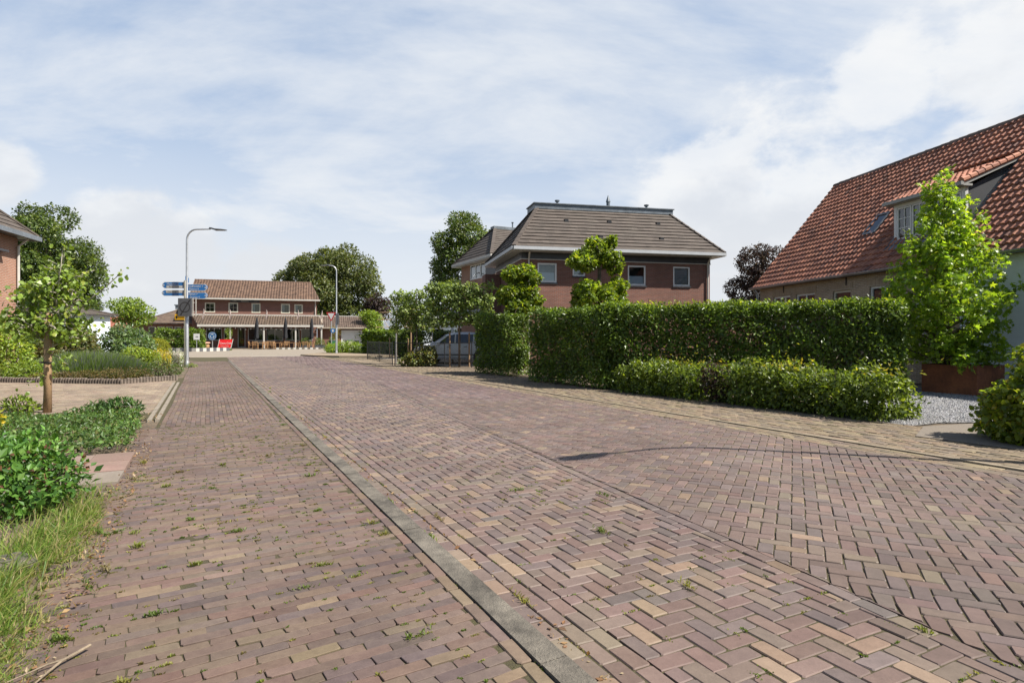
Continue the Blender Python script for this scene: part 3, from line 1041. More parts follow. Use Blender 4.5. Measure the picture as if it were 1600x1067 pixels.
def hedge(name, label, loc, rotz, length, width, height, dens, leaf, cols, weights=None, m='leaf', group=None, cat='hedge', kind='oval', core=260, faces=('front', 'back', 'top', 'left', 'right'), inner=True, **kw):
    Pt, Nn = box_hedge_points(length, width, height, dens, faces, **kw)
    # a second, sparser skin deeper in keeps the hedge dense
    if inner:
        q, qn = box_hedge_points(length - 0.3, width - 0.3, height - 0.15, dens * 0.5, faces, depth=0.12)
        q += np.array([0.15, 0.15, 0])
        Pt, Nn = np.concatenate([Pt, q]), np.concatenate([Nn, qn])
    keep = (Pt[:, 2] > .28) | (RNG.random(len(Pt)) < .25 + 2.2 * Pt[:, 2])
    keep &= RNG.random(len(Pt)) < .80 + .35 * np.sin(Pt[:, 0] * 2.7 + Pt[:, 1] * 2 + 0.6) * np.sin(Pt[:, 2] * 5.3 + Pt[:, 0] * 1.7)
    Pt, Nn = Pt[keep], Nn[keep]
    cl = 1 + 0.2 * np.sin(Pt[:, 0] * 3.1 + 1.3) * np.sin(Pt[:, 2] * 4.2 + Pt[:, 0]) + 0.14 * np.sin(Pt[:, 0] * 7.7 + Pt[:, 2] * 5)
    ex = twig_core(0.12, length - 0.12, 0.15, width - 0.15, 0, height - 0.25, core) if core and kind in ('oval', 'long') else None
    o = leaf_mesh(name, Pt, Nn, leaf, cols, M[m], kind, None, weights, extra=ex, clump=cl)
    o.location = loc
    o.rotation_euler = (0, 0, rotz)
    return tag(o, label, cat, group)


def shrub(name, label, loc, blobs, dens, leaf, cols, weights=None, m='leaf', kind='oval', cat='shrub', group=None, stems=7, stem_m='bark', stem_r=0.012, up=0.0, **kw):
    """A loose bush: stems from one root into clumps of leaves."""
    t = thing(name, label, cat, loc, 0, group)
    Pt, Nn, cl = blob_points(blobs, dens, depth=0.5, rough=0.14)
    ok = Pt[:, 2] > 0.01
    leaf_mesh('foliage', Pt[ok], Nn[ok], leaf, cols, M[m], kind, t, weights, clump=cl[ok], up=up, **kw)
    mb = MB()
    cx = sum(b[0][0] for b in blobs) / len(blobs)
    cy = sum(b[0][1] for b in blobs) / len(blobs)
    for b in blobs:
        c = Vector(b[0])
        foot = Vector((cx + (c.x - cx) * 0.55, cy + (c.y - cy) * 0.55, -0.03))
        for _ in range(max(1, stems // 3)):
            e = c + Vector((random.uniform(-.5, .5), random.uniform(-.5, .5), random.uniform(0, .7))) * (b[1][0] if hasattr(b[1], '__len__') else b[1])
            mb.tube(limb(foot, e, 0.05, 4), [stem_r * 1.3, stem_r, stem_r * 0.8, stem_r * 0.6, stem_r * 0.3], 5)
    mb.build('stem', M[stem_m], t, smooth=True)
    return t


def mound(rx, ry, h, n, br, seed, c=(0, 0)):
    """Clumps over a low dome."""
    rs = random.Random(seed)
    out = []
    for i in range(n):
        a = rs.random() * 6.283
        r = math.sqrt(rs.random())
        x, y = math.cos(a) * r * (rx - br * 0.5), math.sin(a) * r * (ry - br * 0.5)
        z = max(br * 0.35, (h - br * 0.7) * math.sqrt(max(0.05, 1 - r * r * 0.85)) * rs.uniform(0.75, 1.05))
        b = br * rs.uniform(0.7, 1.25)
        out.append(((c[0] + x, c[1] + y, z), (b, b, b * 0.8)))
        if z > br * 1.4:
            out.append(((c[0] + x, c[1] + y, z * 0.5), (b, b, z * 0.45)))
    return out


# leaf colours (linear albedo)
BEECH = [(0.0577, 0.092, 0.0134), (0.0833, 0.1244, 0.0168), (0.1218, 0.1622, 0.0202), (0.0449, 0.0703, 0.0134)]
BEECH_NEW = [(0.1464, 0.1978, 0.0211), (0.2196, 0.2472, 0.025), (0.0952, 0.1421, 0.0192)]
DARKG = [(0.0524, 0.0884, 0.0183), (0.0785, 0.1178, 0.0229), (0.0384, 0.0663, 0.016), (0.1134, 0.1473, 0.032)]
MIDG = [(0.0849, 0.1368, 0.0223), (0.1158, 0.1759, 0.0263), (0.0618, 0.1042, 0.0182), (0.1466, 0.2019, 0.0304)]
LIGHTG = [(0.1409, 0.2141, 0.0258), (0.1832, 0.2618, 0.0296), (0.1057, 0.1665, 0.0204), (0.2254, 0.2855, 0.037)]
LIME = [(0.20, 0.27, 0.028), (0.26, 0.30, 0.03), (0.14, 0.21, 0.025)]
YELLOW = [(0.45, 0.33, 0.02), (0.36, 0.30, 0.02), (0.22, 0.24, 0.025)]
OLIVE = [(0.1105, 0.13, 0.039), (0.0845, 0.1105, 0.0338), (0.143, 0.1495, 0.052), (0.0585, 0.078, 0.026)]
PURPLE = [(0.035, 0.020, 0.022), (0.05, 0.026, 0.026), (0.024, 0.018, 0.02), (0.06, 0.04, 0.03)]
# ================================================================== buildings
M['brick_dark'] = m_brick('brick_red_brown', (0.185, 0.074, 0.050), (0.135, 0.056, 0.041), (0.175, 0.135, 0.115), w=0.215, h=0.0625)
M['brick_cafe'] = m_brick('brick_cafe', (0.190, 0.078, 0.055), (0.135, 0.055, 0.042), (0.17, 0.13, 0.11), w=0.22, h=0.07)
M['brick_orange'] = m_brick('brick_orange', (0.30, 0.135, 0.082), (0.25, 0.112, 0.07), (0.33, 0.26, 0.21), w=0.22, h=0.065)
M['brick_old'] = m_brick('brick_old_brown', (0.34, 0.25, 0.165), (0.24, 0.175, 0.12), (0.40, 0.34, 0.27), w=0.2, h=0.058, weather=0.35, bump=0.8)
M['brick_soldier'] = m_brick('brick_soldier', (0.33, 0.24, 0.15), (0.24, 0.17, 0.115), (0.40, 0.34, 0.27), w=0.06, h=0.24, weather=0.3, bump=0.8)


class XB(MB):
    """Shapes given in a wall's own frame: x along it, y inwards, z up."""

    def __init__(s, X):
        super().__init__()
        s.X = X

    def add(s, verts, faces, mat=0, tint=1.0):
        return super().add([s.X @ Vector(p) for p in verts], faces, mat, tint)


def frame_at(ox, oy, dx, dy, z=0.0):
    d = Vector((dx, dy)).normalized()
    return Matrix(((d.x, -d.y, 0, ox), (d.y, d.x, 0, oy), (0, 0, 1, z), (0, 0, 0, 1)))


ID = Matrix.Identity(4)


def opening_wall(mb, x0, x1, z0, z1, holes, reveal=0.12, y=0.0, mat=0):
    xs = sorted({x0, x1, *[min(max(h[i], x0), x1) for h in holes for i in (0, 1)]})
    zs = sorted({z0, z1, *[min(max(h[i], z0), z1) for h in holes for i in (2, 3)]})
    for a, b in zip(xs, xs[1:]):
        for c, d in zip(zs, zs[1:]):
            mx, mz = (a + b) / 2, (c + d) / 2
            if any(h[0] < mx < h[1] and h[2] < mz < h[3] for h in holes):
                continue
            mb.poly([(a, y, c), (b, y, c), (b, y, d), (a, y, d)], mat)
    for h in holes:
        a, b, c, d = h[:4]
        r = y + reveal
        for q in (((a, y, c), (a, r, c), (a, r, d), (a, y, d)), ((b, y, c), (b, y, d), (b, r, d), (b, r, c)),
                  ((a, y, d), (a, r, d), (b, r, d), (b, y, d)), ((a, y, c), (b, y, c), (b, r, c), (a, r, c))):
            mb.poly(q, mat)


def window(parent, X, h, nx=1, nz=1, fm='white', fw=0.06, y=0.06, blind=None, sill=None, back='interior', name='window', bar=0.028, curtain=None, mid=None):
    a, b, c, d = h[:4]
    f = XB(X)
    e = 0.002
    for q in ((a + e, b - e, c + e, c + fw), (a + e, b - e, d - fw, d - e), (a + e, a + fw, c + fw, d - fw), (b - fw, b - e, c + fw, d - fw)):
        f.box(q[0], q[1], y - 0.035, y + 0.03, q[2], q[3])
    for i in range(1, nx):
        x = a + fw + (b - a - 2 * fw) * i / nx
        wd = mid or bar
        f.box(x - wd / 2, x + wd / 2, y - 0.028, y + 0.024, c + fw, d - fw)
    for i in range(1, nz):
        z = c + fw + (d - c - 2 * fw) * i / nz
        f.box(a + fw, b - fw, y - 0.026, y + 0.022, z - bar / 2, z + bar / 2)
    o = f.build(name, M[fm], parent)
    g = XB(X)
    g.poly([(a + fw * .8, y + 0.005, c + fw * .8), (b - fw * .8, y + 0.005, c + fw * .8), (b - fw * .8, y + 0.005, d - fw * .8), (a + fw * .8, y + 0.005, d - fw * .8)])
    g.build('pane', M['glass'], o)
    k = XB(X)
    k.box(a + fw * .4, b - fw * .4, y + 0.012, y + 0.6, c + fw * .4, d - fw * .4)
    # open the room box towards the pane
    k.f.pop(2); k.m.pop(2); k.t.pop(2)
    k.build('room', M[back], o)
    if blind:
        frac, mm = blind
        bl = XB(X)
        n = 7
        zt, zb = (c + (d - c) * frac, c + fw * 0.5)
        for i in range(n):
            z0, z1 = zb + (zt - zb) * i / n, zb + (zt - zb) * (i + 1) / n
            bl.poly([(a + fw, y + 0.06, z0), (b - fw, y + 0.06, z0), (b - fw, y + 0.075, z1), (a + fw, y + 0.075, z1)])
        bl.build('blind', M[mm], o)
    if curtain:
        for xa, xb in curtain:
            cu = XB(X)
            n = 14
            v, ff = [], []
            for i in range(n + 1):
                x = a + fw + (b - a - 2 * fw) * (xa + (xb - xa) * i / n)
                yy = y + 0.09 + 0.02 * math.sin(i * 2.1)
                v += [(x, yy, c + fw), (x, yy, d - fw)]
            for i in range(n):
                ff.append((2 * i, 2 * i + 2, 2 * i + 3, 2 * i + 1))
            cu.add(v, ff)
            cu.build('curtain', M['curtain'], o)
    if sill:
        s = XB(X)
        s.box(a - 0.04, b + 0.04, -0.05, 0.05, c - 0.075, c - 0.003)
        s.build('sill', M[sill], o)
    return o


def tiles(name, m, parent, o, u, v, u0, u1, slope, gauge, tw, amp, lip, cols, w=None, prof='pan', skip=None, var=None, drift=0.0):
    """Courses of roof tiles on the plane o + u*a + v*b; each tile has its own tint."""
    o, u, v = np.array(o, float), np.array(Vector(u).normalized()), np.array(Vector(v).normalized())
    n = np.cross(u, v)
    if n[2] < 0:
        n = -n
    S = {'pan': 6, 'flat': 1, 'rib': 4}[prof]
    rows = max(1, int(round(slope / gauge)))
    g = slope / rows
    umin = min(u0(0), u0(slope))
    umax = max(u1(0), u1(slope))
    nc = int(math.ceil((umax - umin) / tw))
    cols = np.array(cols)
    p = np.ones(len(cols)) if w is None else np.array(w, float)
    var = var or (0.05 if prof == 'flat' else 0.11)
    Vs, Fs, Ts = [], [], []
    nb = 0
    k = np.arange(nc * S + 1)
    fr = (k % S) / S
    if prof == 'pan':
        hh = amp * (0.5 + 0.5 * np.cos(2 * math.pi * (fr - 0.75))) ** 1.4
    elif prof == 'rib':
        hh = amp * np.where((k % S == 0) | (k % S == S - 1), 1.0, 0.12)
    else:
        hh = np.zeros(len(k))
    for r in range(rows):
        vm = (r + 0.5) * g
        off = (r % 2) * tw * 0.5 if prof == 'flat' else 0
        ug = umin - off + k * tw / S + (off and 0)
        a, b = u0(vm), u1(vm)
        uc = np.clip(ug, a, b)
        jit = np.repeat(RNG.normal(0, 0.004 if prof == 'pan' else 0.002, nc), S)
        jit = np.concatenate([jit, jit[-1:]])
        vb = r * g - 0.02 + jit * 2
        P0 = o + uc[:, None] * u + np.outer(np.ones(len(k)) * vb, v) if np.isscalar(vb) else o + uc[:, None] * u + vb[:, None] * v
        drop = P0 + (hh * 0.55 - 0.012)[:, None] * n
        bot = P0 + (hh + lip + jit)[:, None] * n
        top = o + uc[:, None] * u + (r + 1.08) * g * v + (hh * 0.92)[:, None] * n
        Vs += [drop, bot, top]
        L = len(k)
        i = np.arange(L - 1)
        keep = (uc[1:] - uc[:-1]) > 1e-4
        tile_c = umin - off + (i // S + 0.5) * tw
        if skip is not None:
            keep &= ~np.array([skip(c, vm) for c in tile_c])
        i = i[keep]
        tcol = cols[RNG.choice(len(cols), nc, p=p / p.sum())] * np.clip(RNG.normal(1, var, (nc, 1)), 0.5, 1.6)
        tt = tcol[i // S]
        Fs += [np.stack([nb + i, nb + i + 1, nb + L + i + 1, nb + L + i], 1), np.stack([nb + L + i, nb + L + i + 1, nb + 2 * L + i + 1, nb + 2 * L + i], 1)]
        Ts += [tt, tt]
        nb += 3 * L
    V, F, T = np.concatenate(Vs), np.concatenate(Fs), np.concatenate(Ts)
    me = np_mesh(name, V, F, m, T, parent=parent)
    return me


def const(x):
    return lambda v: x


def lin(a, b, slope):
    return lambda v: a + (b - a) * v / slope


CLAY = [(0.37, 0.155, 0.098), (0.33, 0.140, 0.090), (0.40, 0.175, 0.108), (0.28, 0.122, 0.083), (0.20, 0.098, 0.073)]
CONC = [(0.082, 0.067, 0.057), (0.078, 0.064, 0.054), (0.086, 0.071, 0.060), (0.075, 0.062, 0.053)]
BROWNT = [(0.130, 0.080, 0.054), (0.118, 0.073, 0.050), (0.142, 0.089, 0.060), (0.105, 0.066, 0.047)]


# ---------------------------------------------------------------- red tiled farmhouse on the right
def farmhouse():
    t = thing('farmhouse', 'long brick house with steep red pantile roof, dormer and white plastered end behind the hedge', 'house', (10.86, 27.0, 0), math.atan2(-0.988, 0.152))
    L, D, EZ, RZ, RY = 20.0, 8.06, 3.6, 8.3, 4.03
    wins = [(1.14, 2.33, 1.6, 3.12), (2.71, 3.88, 1.6, 3.12), (4.9, 5.84, 0.9, 3.08), (6.73, 7.95, 1.5, 3.10), (8.6, 9.6, 1.5, 3.10)]
    X = Matrix.Translation((0, 0.16, 0))
    w = XB(X)
    opening_wall(w, 0.12, 10.2, 0, EZ + 0.15, wins, 0.13)
    w.poly([(0.12, 0, 0), (0.12, D - .32, 0), (0.12, D - .32, EZ + 0.1), (0.12, RY - .16, RZ - 0.15), (0.12, 0, EZ + 0.1)])
    w.poly([(0.12, D - .32, 0), (L, D - .32, 0), (L, D - .32, EZ), (0.12, D - .32, EZ)])
    w.build('wall', M['brick_old'], t)
    w = XB(X)
    w.box(10.2, L, -0.025, 0.3, 0.25, EZ + 0.1)
    w.poly([(L, 0, 0), (L, D - .32, 0), (L, D - .32, EZ + 0.1), (L, RY - .16, RZ - 0.15), (L, 0, EZ + 0.1)])
    tag(w.build('plaster_wall', M['plaster'], t), 'smooth white plastered wall section')
    w = XB(X)
    w.box(10.2, L, -0.03, 0.3, 0, 0.25)
    w.build('plinth', M['grey_paint'], t)
    for i, h in enumerate(wins):
        lt = XB(X)
        lt.box(h[0] - 0.1, h[1] + 0.1, -0.012, 0.05, h[3] + 0.002, h[3] + 0.24)
        wn = window(t, X, h, nx=2 if i in (1, 3, 4) else (3 if i == 0 else 1), nz=2 if i < 2 else 1, y=0.09, fw=0.075, mid=0.06, fm='cream' if i == 2 else 'white')
        lt.build('lintel', M['brick_soldier'], t)
    for x in (1.9, 5.62, 8.3):
        an = XB(X)
        an.box(x - 0.02, x + 0.02, -0.03, 0.01, 3.02 + 0.22, 3.62 - 0.05)
        an.build('wall_anchor', M['black'], t)
    # roof
    pitch = math.atan2(RZ - EZ, RY)
    sl = math.hypot(RZ - EZ, RY) + 0.12
    v = (0, math.cos(pitch), math.sin(pitch))
    o = (0, -0.05, EZ - 0.02)
    dx0, dx1, dy = 7.06, 9.72, 0.80
    sk = (5.18, 5.64)

    def hole(uc, vv):
        y = vv * math.cos(pitch) - 0.05
        if dx0 + 0.05 < uc < dx1 - 0.05 and dy < y < 2.75:
            return True
        return sk[0] < uc < sk[1] and 1.30 < y < 1.86
    tiles('roof', M['tile'], t, o, (1, 0, 0), v, const(-0.12), const(L + 0.1), sl, 0.272, 0.215, 0.06, 0.055, CLAY, (4, 4, 2.5, 2.4, 1.3), 'pan', hole)
    b = MB()
    b.poly([(-0.05, 0.0, EZ - 0.1), (L, 0, EZ - 0.1), (L, RY, RZ - 0.1), (-0.05, RY, RZ - 0.1)])
    b.poly([(-0.05, 2 * RY, EZ - 0.1), (L, 2 * RY, EZ - 0.1), (L, RY, RZ - 0.1), (-0.05, RY, RZ - 0.1)])
    b.build('roof_boarding', M['wood'], t)
    b = MB()
    for x in np.arange(-0.12, L, 0.36):
        n = 8
        r0, r1 = 0.135 + random.uniform(-.008, .008), 0.125
        pts = []
        for (xx, rr) in ((x, r0), (x + 0.372, r1)):
            pts += [(xx, RY + rr * math.cos(a), RZ + 0.0 + rr * math.sin(a) + random.uniform(-.006, .006)) for a in np.linspace(-0.35, math.pi + 0.35, n)]
        f = [(i, i + 1, n + i + 1, n + i) for i in range(n - 1)] + [tuple(range(n))]
        b.add(pts, f, tint=tuple(np.array((0.13, 0.10, 0.085)) * random.uniform(0.7, 1.25)))
    b.build('ridge_cap', m_tint('ridge_tile', rough=0.9, scale=12, var=0.35, bump=0.6), t)
    # gutter
    g = MB()
    pr = [(-0.13 + 0.075 * math.cos(a), EZ - 0.02 + 0.075 * math.sin(a)) for a in np.linspace(math.pi, 2 * math.pi, 8)]
    v_, f_ = [], []
    for x in (-0.2, L + 0.1):
        v_ += [(x, p[0], p[1]) for p in pr]
    f_ = [(i, i + 1, 9 + i - 1 + 0, 8 + i) for i in range(7)]
    f_ = [(i, i + 1, 8 + i + 1, 8 + i) for i in range(7)] + [tuple(range(8))]
    g.add(v_, f_)
    g.tube([(-0.2, -0.205, EZ - 0.015), (L, -0.205, EZ - 0.015)], 0.012, 6)
    g.tube([(0.06, -0.1, EZ - 0.1), (0.06, 0.06, EZ - 0.3), (0.06, 0.06, 0)], 0.045, 8)
    g.build('gutter', M['zinc'], t)
    # roof window
    s = MB()
    for (yy0, yy1) in ((1.27, 1.89),):
        def rp(x, y, h):
            nz = Vector((0, -math.sin(pitch), math.cos(pitch)))
            return Vector((x, y, EZ + y * math.tan(pitch))) + nz * h
        c = [(sk[0] - .04, yy0), (sk[1] + .04, yy0), (sk[1] + .04, yy1), (sk[0] - .04, yy1)]
        for i in range(4):
            a_, b_ = c[i], c[(i + 1) % 4]
            s.bar(rp(*a_, 0.06), rp(*b_, 0.06), 0.075, 0.13, up=(0, -math.sin(pitch), math.cos(pitch)))
        s.poly([rp(sk[0] - .1, yy0 - .16, 0.05), rp(sk[1] + .1, yy0 - .16, 0.05), rp(sk[1] + .1, yy0, 0.075), rp(sk[0] - .1, yy0, 0.075)])
        so = s.build('roof_window', M['lead'], t)
        gl = MB()
        gl.poly([rp(sk[0], yy0, 0.09), rp(sk[1], yy0, 0.09), rp(sk[1], yy1, 0.09), rp(sk[0], yy1, 0.09)])
        gl.build('pane', M['glass'], so)
        bk = MB()
        bk.poly([rp(sk[0], yy0, -0.1), rp(sk[1], yy0, -0.1), rp(sk[1], yy1, -0.1), rp(sk[0], yy1, -0.1)])
        bk.build('room', M['sign_grey'], so)
    # dormer
    zb, zt = EZ + dy * math.tan(pitch) - 0.05, 5.86
    ytop = 2.75
    ztop = EZ + ytop * math.tan(pitch)
    d = MB()
    d.box(dx0, dx0 + 0.12, dy, dy + 0.1, zb, zt - 0.1)
    d.box(dx1 - 0.12, dx1, dy, dy + 0.1, zb, zt - 0.1)
    d.box(dx0 + 0.12, dx1 - 0.12, dy, dy + 0.1, zb, zb + 0.12)
    d.box(dx0 + 0.12, dx1 - 0.12, dy, dy + 0.1, zt - 0.2, zt - 0.1)
    do = d.build('dormer', M['white'], t)
    n4 = 4
    wd = (dx1 - dx0 - 0.24) / n4
    fr, gl, rm = MB(), MB(), MB()
    for i in range(n4):
        a, b_ = dx0 + 0.12 + wd * i + 0.012, dx0 + 0.12 + wd * (i + 1) - 0.012
        z0, z1 = zb + 0.13, zt - 0.21
        for q in ((a, b_, z0, z0 + .05), (a, b_, z1 - .05, z1), (a, a + .05, z0 + .05, z1 - .05), (b_ - .05, b_, z0 + .05, z1 - .05)):
            fr.box(q[0], q[1], dy + 0.0, dy + 0.07, q[2], q[3])
        fr.box((a + b_) / 2 - .013, (a + b_) / 2 + .013, dy + 0.012, dy + 0.06, z0 + .05, z1 - .05)
        for k in (1, 2):
            z = z0 + .05 + (z1 - z0 - .1) * k / 3
            fr.box(a + .05, b_ - .05, dy + 0.014, dy + 0.058, z - .013, z + .013)
        gl.poly([(a, dy + .035, z0), (b_, dy + .035, z0), (b_, dy + .035, z1), (a, dy + .035, z1)])
    fr.build('casement', M['white'], do)
    gl.build('pane', M['glass'], do)
    rm.poly([(dx0 + .1, dy + .4, zb), (dx1 - .1, dy + .4, zb), (dx1 - .1, dy + .4, zt), (dx0 + .1, dy + .4, zt)])
    rm.build('room', M['curtain'], do)
    m_cheek = m_plain('dormer_cheek', (0.035, 0.037, 0.042), 0.6, var=0.12, scale=2)
    for x, sgn in ((dx0 + 0.02, -1), (dx1 - 0.02, 1)):
        ck = MB()
        ck.prism([(x, dy + 0.1, zb - .1), (x, ytop, ztop - .1), (x, dy + 0.1, zt - .12)], (0.02 * -sgn, 0, 0))
        ck.build('cheek', m_cheek, do)
    fl = MB()
    nrm = Vector((0, -math.sin(pitch), math.cos(pitch)))
    for x0_, x1_ in ((dx1 - 0.02, dx1 + 0.17), (dx0 - 0.12, dx0 + 0.02)):
        q = [Vector((x0_, dy - .25, EZ + (dy - .25) * math.tan(pitch))), Vector((x1_, dy - .25, EZ + (dy - .25) * math.tan(pitch))), Vector((x1_, ytop, ztop)), Vector((x0_, ytop, ztop))]
        fl.prism([p + nrm * 0.05 for p in q], nrm * 0.035)
    q = [Vector((x, y, EZ + y * math.tan(pitch))) for x, y in ((dx0 - .1, dy - .28), (dx1 + .15, dy - .28), (dx1 + .15, dy), (dx0 - .1, dy))]
    fl.prism([p + nrm * 0.055 for p in q], nrm * 0.03)
    fl.build('flashing', M['lead'], do)
    dp = math.atan2(ztop - zt, ytop - dy + 0.22)
    dsl = math.hypot(ztop - zt, ytop - dy + 0.22)
    tiles('dormer_roof', M['tile'], do, (0, dy - 0.22, zt + 0.0), (1, 0, 0), (0, math.cos(dp), math.sin(dp)), const(dx0 - 0.14), const(dx1 + 0.02), dsl + 0.15, 0.25, 0.205, 0.04, 0.03, [tuple(c * 1.12 for c in q) for q in CLAY[:4]], (4, 4, 3, 2), 'pan')
    tr = MB()
    tr.box(dx0 - 0.18, dx1 + 0.16, dy - 0.30, dy - 0.2, zt - 0.09, zt + 0.015)
    tr.box(dx0 - 0.16, dx1 + 0.14, dy - 0.2, dy + 0.1, zt - 0.1, zt - 0.04)
    for x in (dx0 - 0.17, dx1 + 0.10):
        tr.bar((x, dy - 0.2, zt - 0.03), (x, ytop, ztop - 0.03), 0.045, 0.14)
    tr.build('bargeboard', m_plain('dormer_trim', (0.30, 0.295, 0.275), 0.5, var=0.1, scale=3), do)
    vt = MB()
    for i in range(9):
        a, b_ = i / 9, (i + 1.04) / 9
        y0_, y1_ = dy - 0.22 + (ytop - dy + 0.22) * a, dy - 0.22 + (ytop - dy + 0.22) * b_
        z0_, z1_ = zt + (ztop - zt) * a, zt + (ztop - zt) * b_
        vt.tube([(dx1 + 0.09, y0_, z0_ + 0.055), (dx1 + 0.09, y1_, z1_ + 0.04)], [0.09, 0.08], 8, tint=tuple(np.array(CLAY[random.randrange(4)]) * 1.05))
    vt.build('verge_tile', M['tile'], do)
    return t


# ---------------------------------------------------------------- hipped brick house in the middle
def hip_planes(parent, m, x0, x1, y0, y1, z0, rx0, rx1, ry0, ry1, rz, gauge, tw, cols, prof='flat', amp=0.0, lip=0.035, only=None, ridge_m=None):
    """Four hipped slopes between an eave rectangle and a ridge rectangle."""
    def plane(name, a, b, c, d):
        a, b, c, d = map(Vector, (a, b, c, d))       # eave left, eave right, ridge right, ridge left (seen from outside)
        u = (b - a).normalized()
        k = (d - a) - u * (d - a).dot(u)
        sl = k.length
        v = k.normalized()
        tiles('roof', m, parent, a, u, v, lin(0, (d - a).dot(u), sl), lin((b - a).length, (c - a).dot(u), sl), sl, gauge, tw, amp, lip, cols, None, prof)
    E = [(x0, y0, z0), (x1, y0, z0), (x1, y1, z0), (x0, y1, z0)]
    Rr = [(rx0, ry0, rz), (rx1, ry0, rz), (rx1, ry1, rz), (rx0, ry1, rz)]
    for i in range(4):
        if only and i not in only:
            continue
        plane('roof', E[i], E[(i + 1) % 4], Rr[(i + 1) % 4], Rr[i])
    for i in range(4):
        h = MB()
        a, b = Vector(E[i]), Vector(Rr[i])
        n = max(2, int((b - a).length / 0.38))
        for k in range(n):
            p, q = a.lerp(b, k / n), a.lerp(b, (k + 1.06) / n)
            h.bar(p + Vector((0, 0, 0.05)), q + Vector((0, 0, 0.04)), 0.2, 0.06, tint=tuple(np.array(cols[0]) * random.uniform(.95, 1.2)))
        h.build('hip_cap', ridge_m or m, parent)
    u = MB()
    for i in range(4):
        j = (i + 1) % 4
        dz = Vector((0, 0, -0.06))
        u.poly([Vector(E[i]) + dz, Vector(E[j]) + dz, Vector(Rr[j]) + dz, Vector(Rr[i]) + dz])
    u.poly([Vector(p) + Vector((0, 0, -0.07)) for p in E])
    u.build('roof_boarding', M['grey_paint'], parent)


def brick_house():
    t = thing('brick_house', 'red-brown brick house with dark hipped tile roof and white gutter behind the tall hedge', 'house', (0.09, 28.15, 0), math.atan2(0.22, 0.975))
    X = Matrix.Translation((0, 0.6, 0))
    W1, D1 = 10.45, 6.9
    wins = [(1.3, 2.26, 4.04, 4.97), (3.07, 3.70, 4.38, 4.97), (5.94, 6.90, 3.98, 4.97), (8.40, 9.33, 3.99, 4.97)]
    w = XB(X)
    opening_wall(w, 0.52, W1, 0, 5.12, wins, 0.1)
    for x in (0.52, W1):
        w.poly([(x, 0, 0), (x, D1 - .6, 0), (x, D1 - .6, 5.12), (x, 0, 5.12)])
    w.poly([(0.52, D1 - .6, 0), (W1, D1 - .6, 0), (W1, D1 - .6, 5.12), (0.52, D1 - .6, 5.12)])
    w.build('wall', M['brick_dark'], t)
    f = XB(X)
    f.box(0.5, W1 + 0.02, -0.02, D1 - .58, 5.16, 5.46)
    f.build('frieze', M['dark_paint'], t)
    f = XB(X)
    f.box(0.48, W1 + 0.04, -0.035, D1 - .56, 5.115, 5.158)
    f.build('moulding', M['offwhite'], t)
    e = MB()
    e.box(0.0, 10.95, 0.0, 7.46, 5.47, 5.50)
    for q in ((-0.02, 10.97, -0.10, 0.02), (-0.02, 10.97, 7.44, 7.56), (-0.1, 0.02, 0.02, 7.44), (10.93, 11.05, 0.02, 7.44)):
        e.box(q[0], q[1], q[2], q[3], 5.50, 5.65)
    e.build('gutter', m_plain('gutter_white', (0.40, 0.415, 0.43), 0.45, var=0.06, scale=2), t)
    hip_planes(t, M['flat_tile'], 0, 10.95, 0, 7.46, 5.64, 1.95, 9.45, 3.05, 4.4, 8.12, 0.335, 0.33, CONC, lip=0.05)
    r = MB()
    r.box(1.78, 9.62, 2.95, 4.5, 8.1, 8.36)
    r.box(1.72, 9.68, 2.89, 4.56, 8.36, 8.41)
    r.build('ridge_box', M['lead'], t)
    for x, y in ((3.2, 3.6), (8.35, 3.6)):
        p = MB()
        p.lathe([(0.06, 0), (0.06, 0.2), (0.13, 0.25), (0.14, 0.31), (0.02, 0.33)], (x, y, 8.41), 10)
        p.build('vent_pipe', M['lead'], t)
    p = MB()
    p.lathe([(0.10, 0), (0.10, 0.34), (0.13, 0.36), (0.11, 0.45), (0.05, 0.62), (0.02, 0.72)], (6.1, 3.6, 8.41), 10)
    p.build('flue', M['lead'], t)
    pit = math.atan2(8.12 - 5.64, 3.05)
    for x, vv in ((3.2, 2.55), (5.55, 2.6), (8.3, 2.62), (4.6, 1.0), (7.9, 1.05)):
        q = MB()
        y, z = vv * math.cos(pit), 5.64 + vv * math.sin(pit)
        q.prism([(x - .12, y - 0.02, z + 0.0), (x + .12, y - 0.02, z + 0.0), (x + .09, y - 0.02, z + 0.16), (x - .09, y - 0.02, z + 0.16)], (0, 0.22, 0.02))
        q.build('tile_vent', M['black'], t)
    window(t, X, wins[0], y=0.05, fw=0.075, blind=(0.52, 'blind'), sill='dark_paint', back='curtain')
    window(t, X, wins[1], y=0.05, fw=0.06, blind=(0.95, 'curtain'), sill='dark_paint')
    window(t, X, wins[2], y=0.05, fw=0.075, blind=(0.48, 'blind'), sill='dark_paint')
    window(t, X, wins[3], y=0.05, fw=0.075, blind=(0.96, 'curtain'), sill='dark_paint')
    for x in (0.85, 10.3):
        d = XB(X)
        d.tube([(x - .05, -0.45, 5.45), (x, -0.12, 5.2), (x, -0.07, 5.05), (x, -0.07, 0.1)], 0.042, 8)
        d.build('downpipe', M['offwhite'], t)
    # side bay on the left wall: lit brick return and pale canopy
    b = MB()
    b.box(-0.35, 0.50, 5.6, 6.6, 0, 4.9)
    b.build('chimney_breast', M['brick_dark'], t)
    c = MB()
    c.box(-2.2, 0.5, 6.4, 7.6, 2.75, 3.05)
    c.box(-2.12, -2.0, 6.5, 6.62, 0, 2.75)
    c.build('porch_canopy', M['white'], t)
    return t


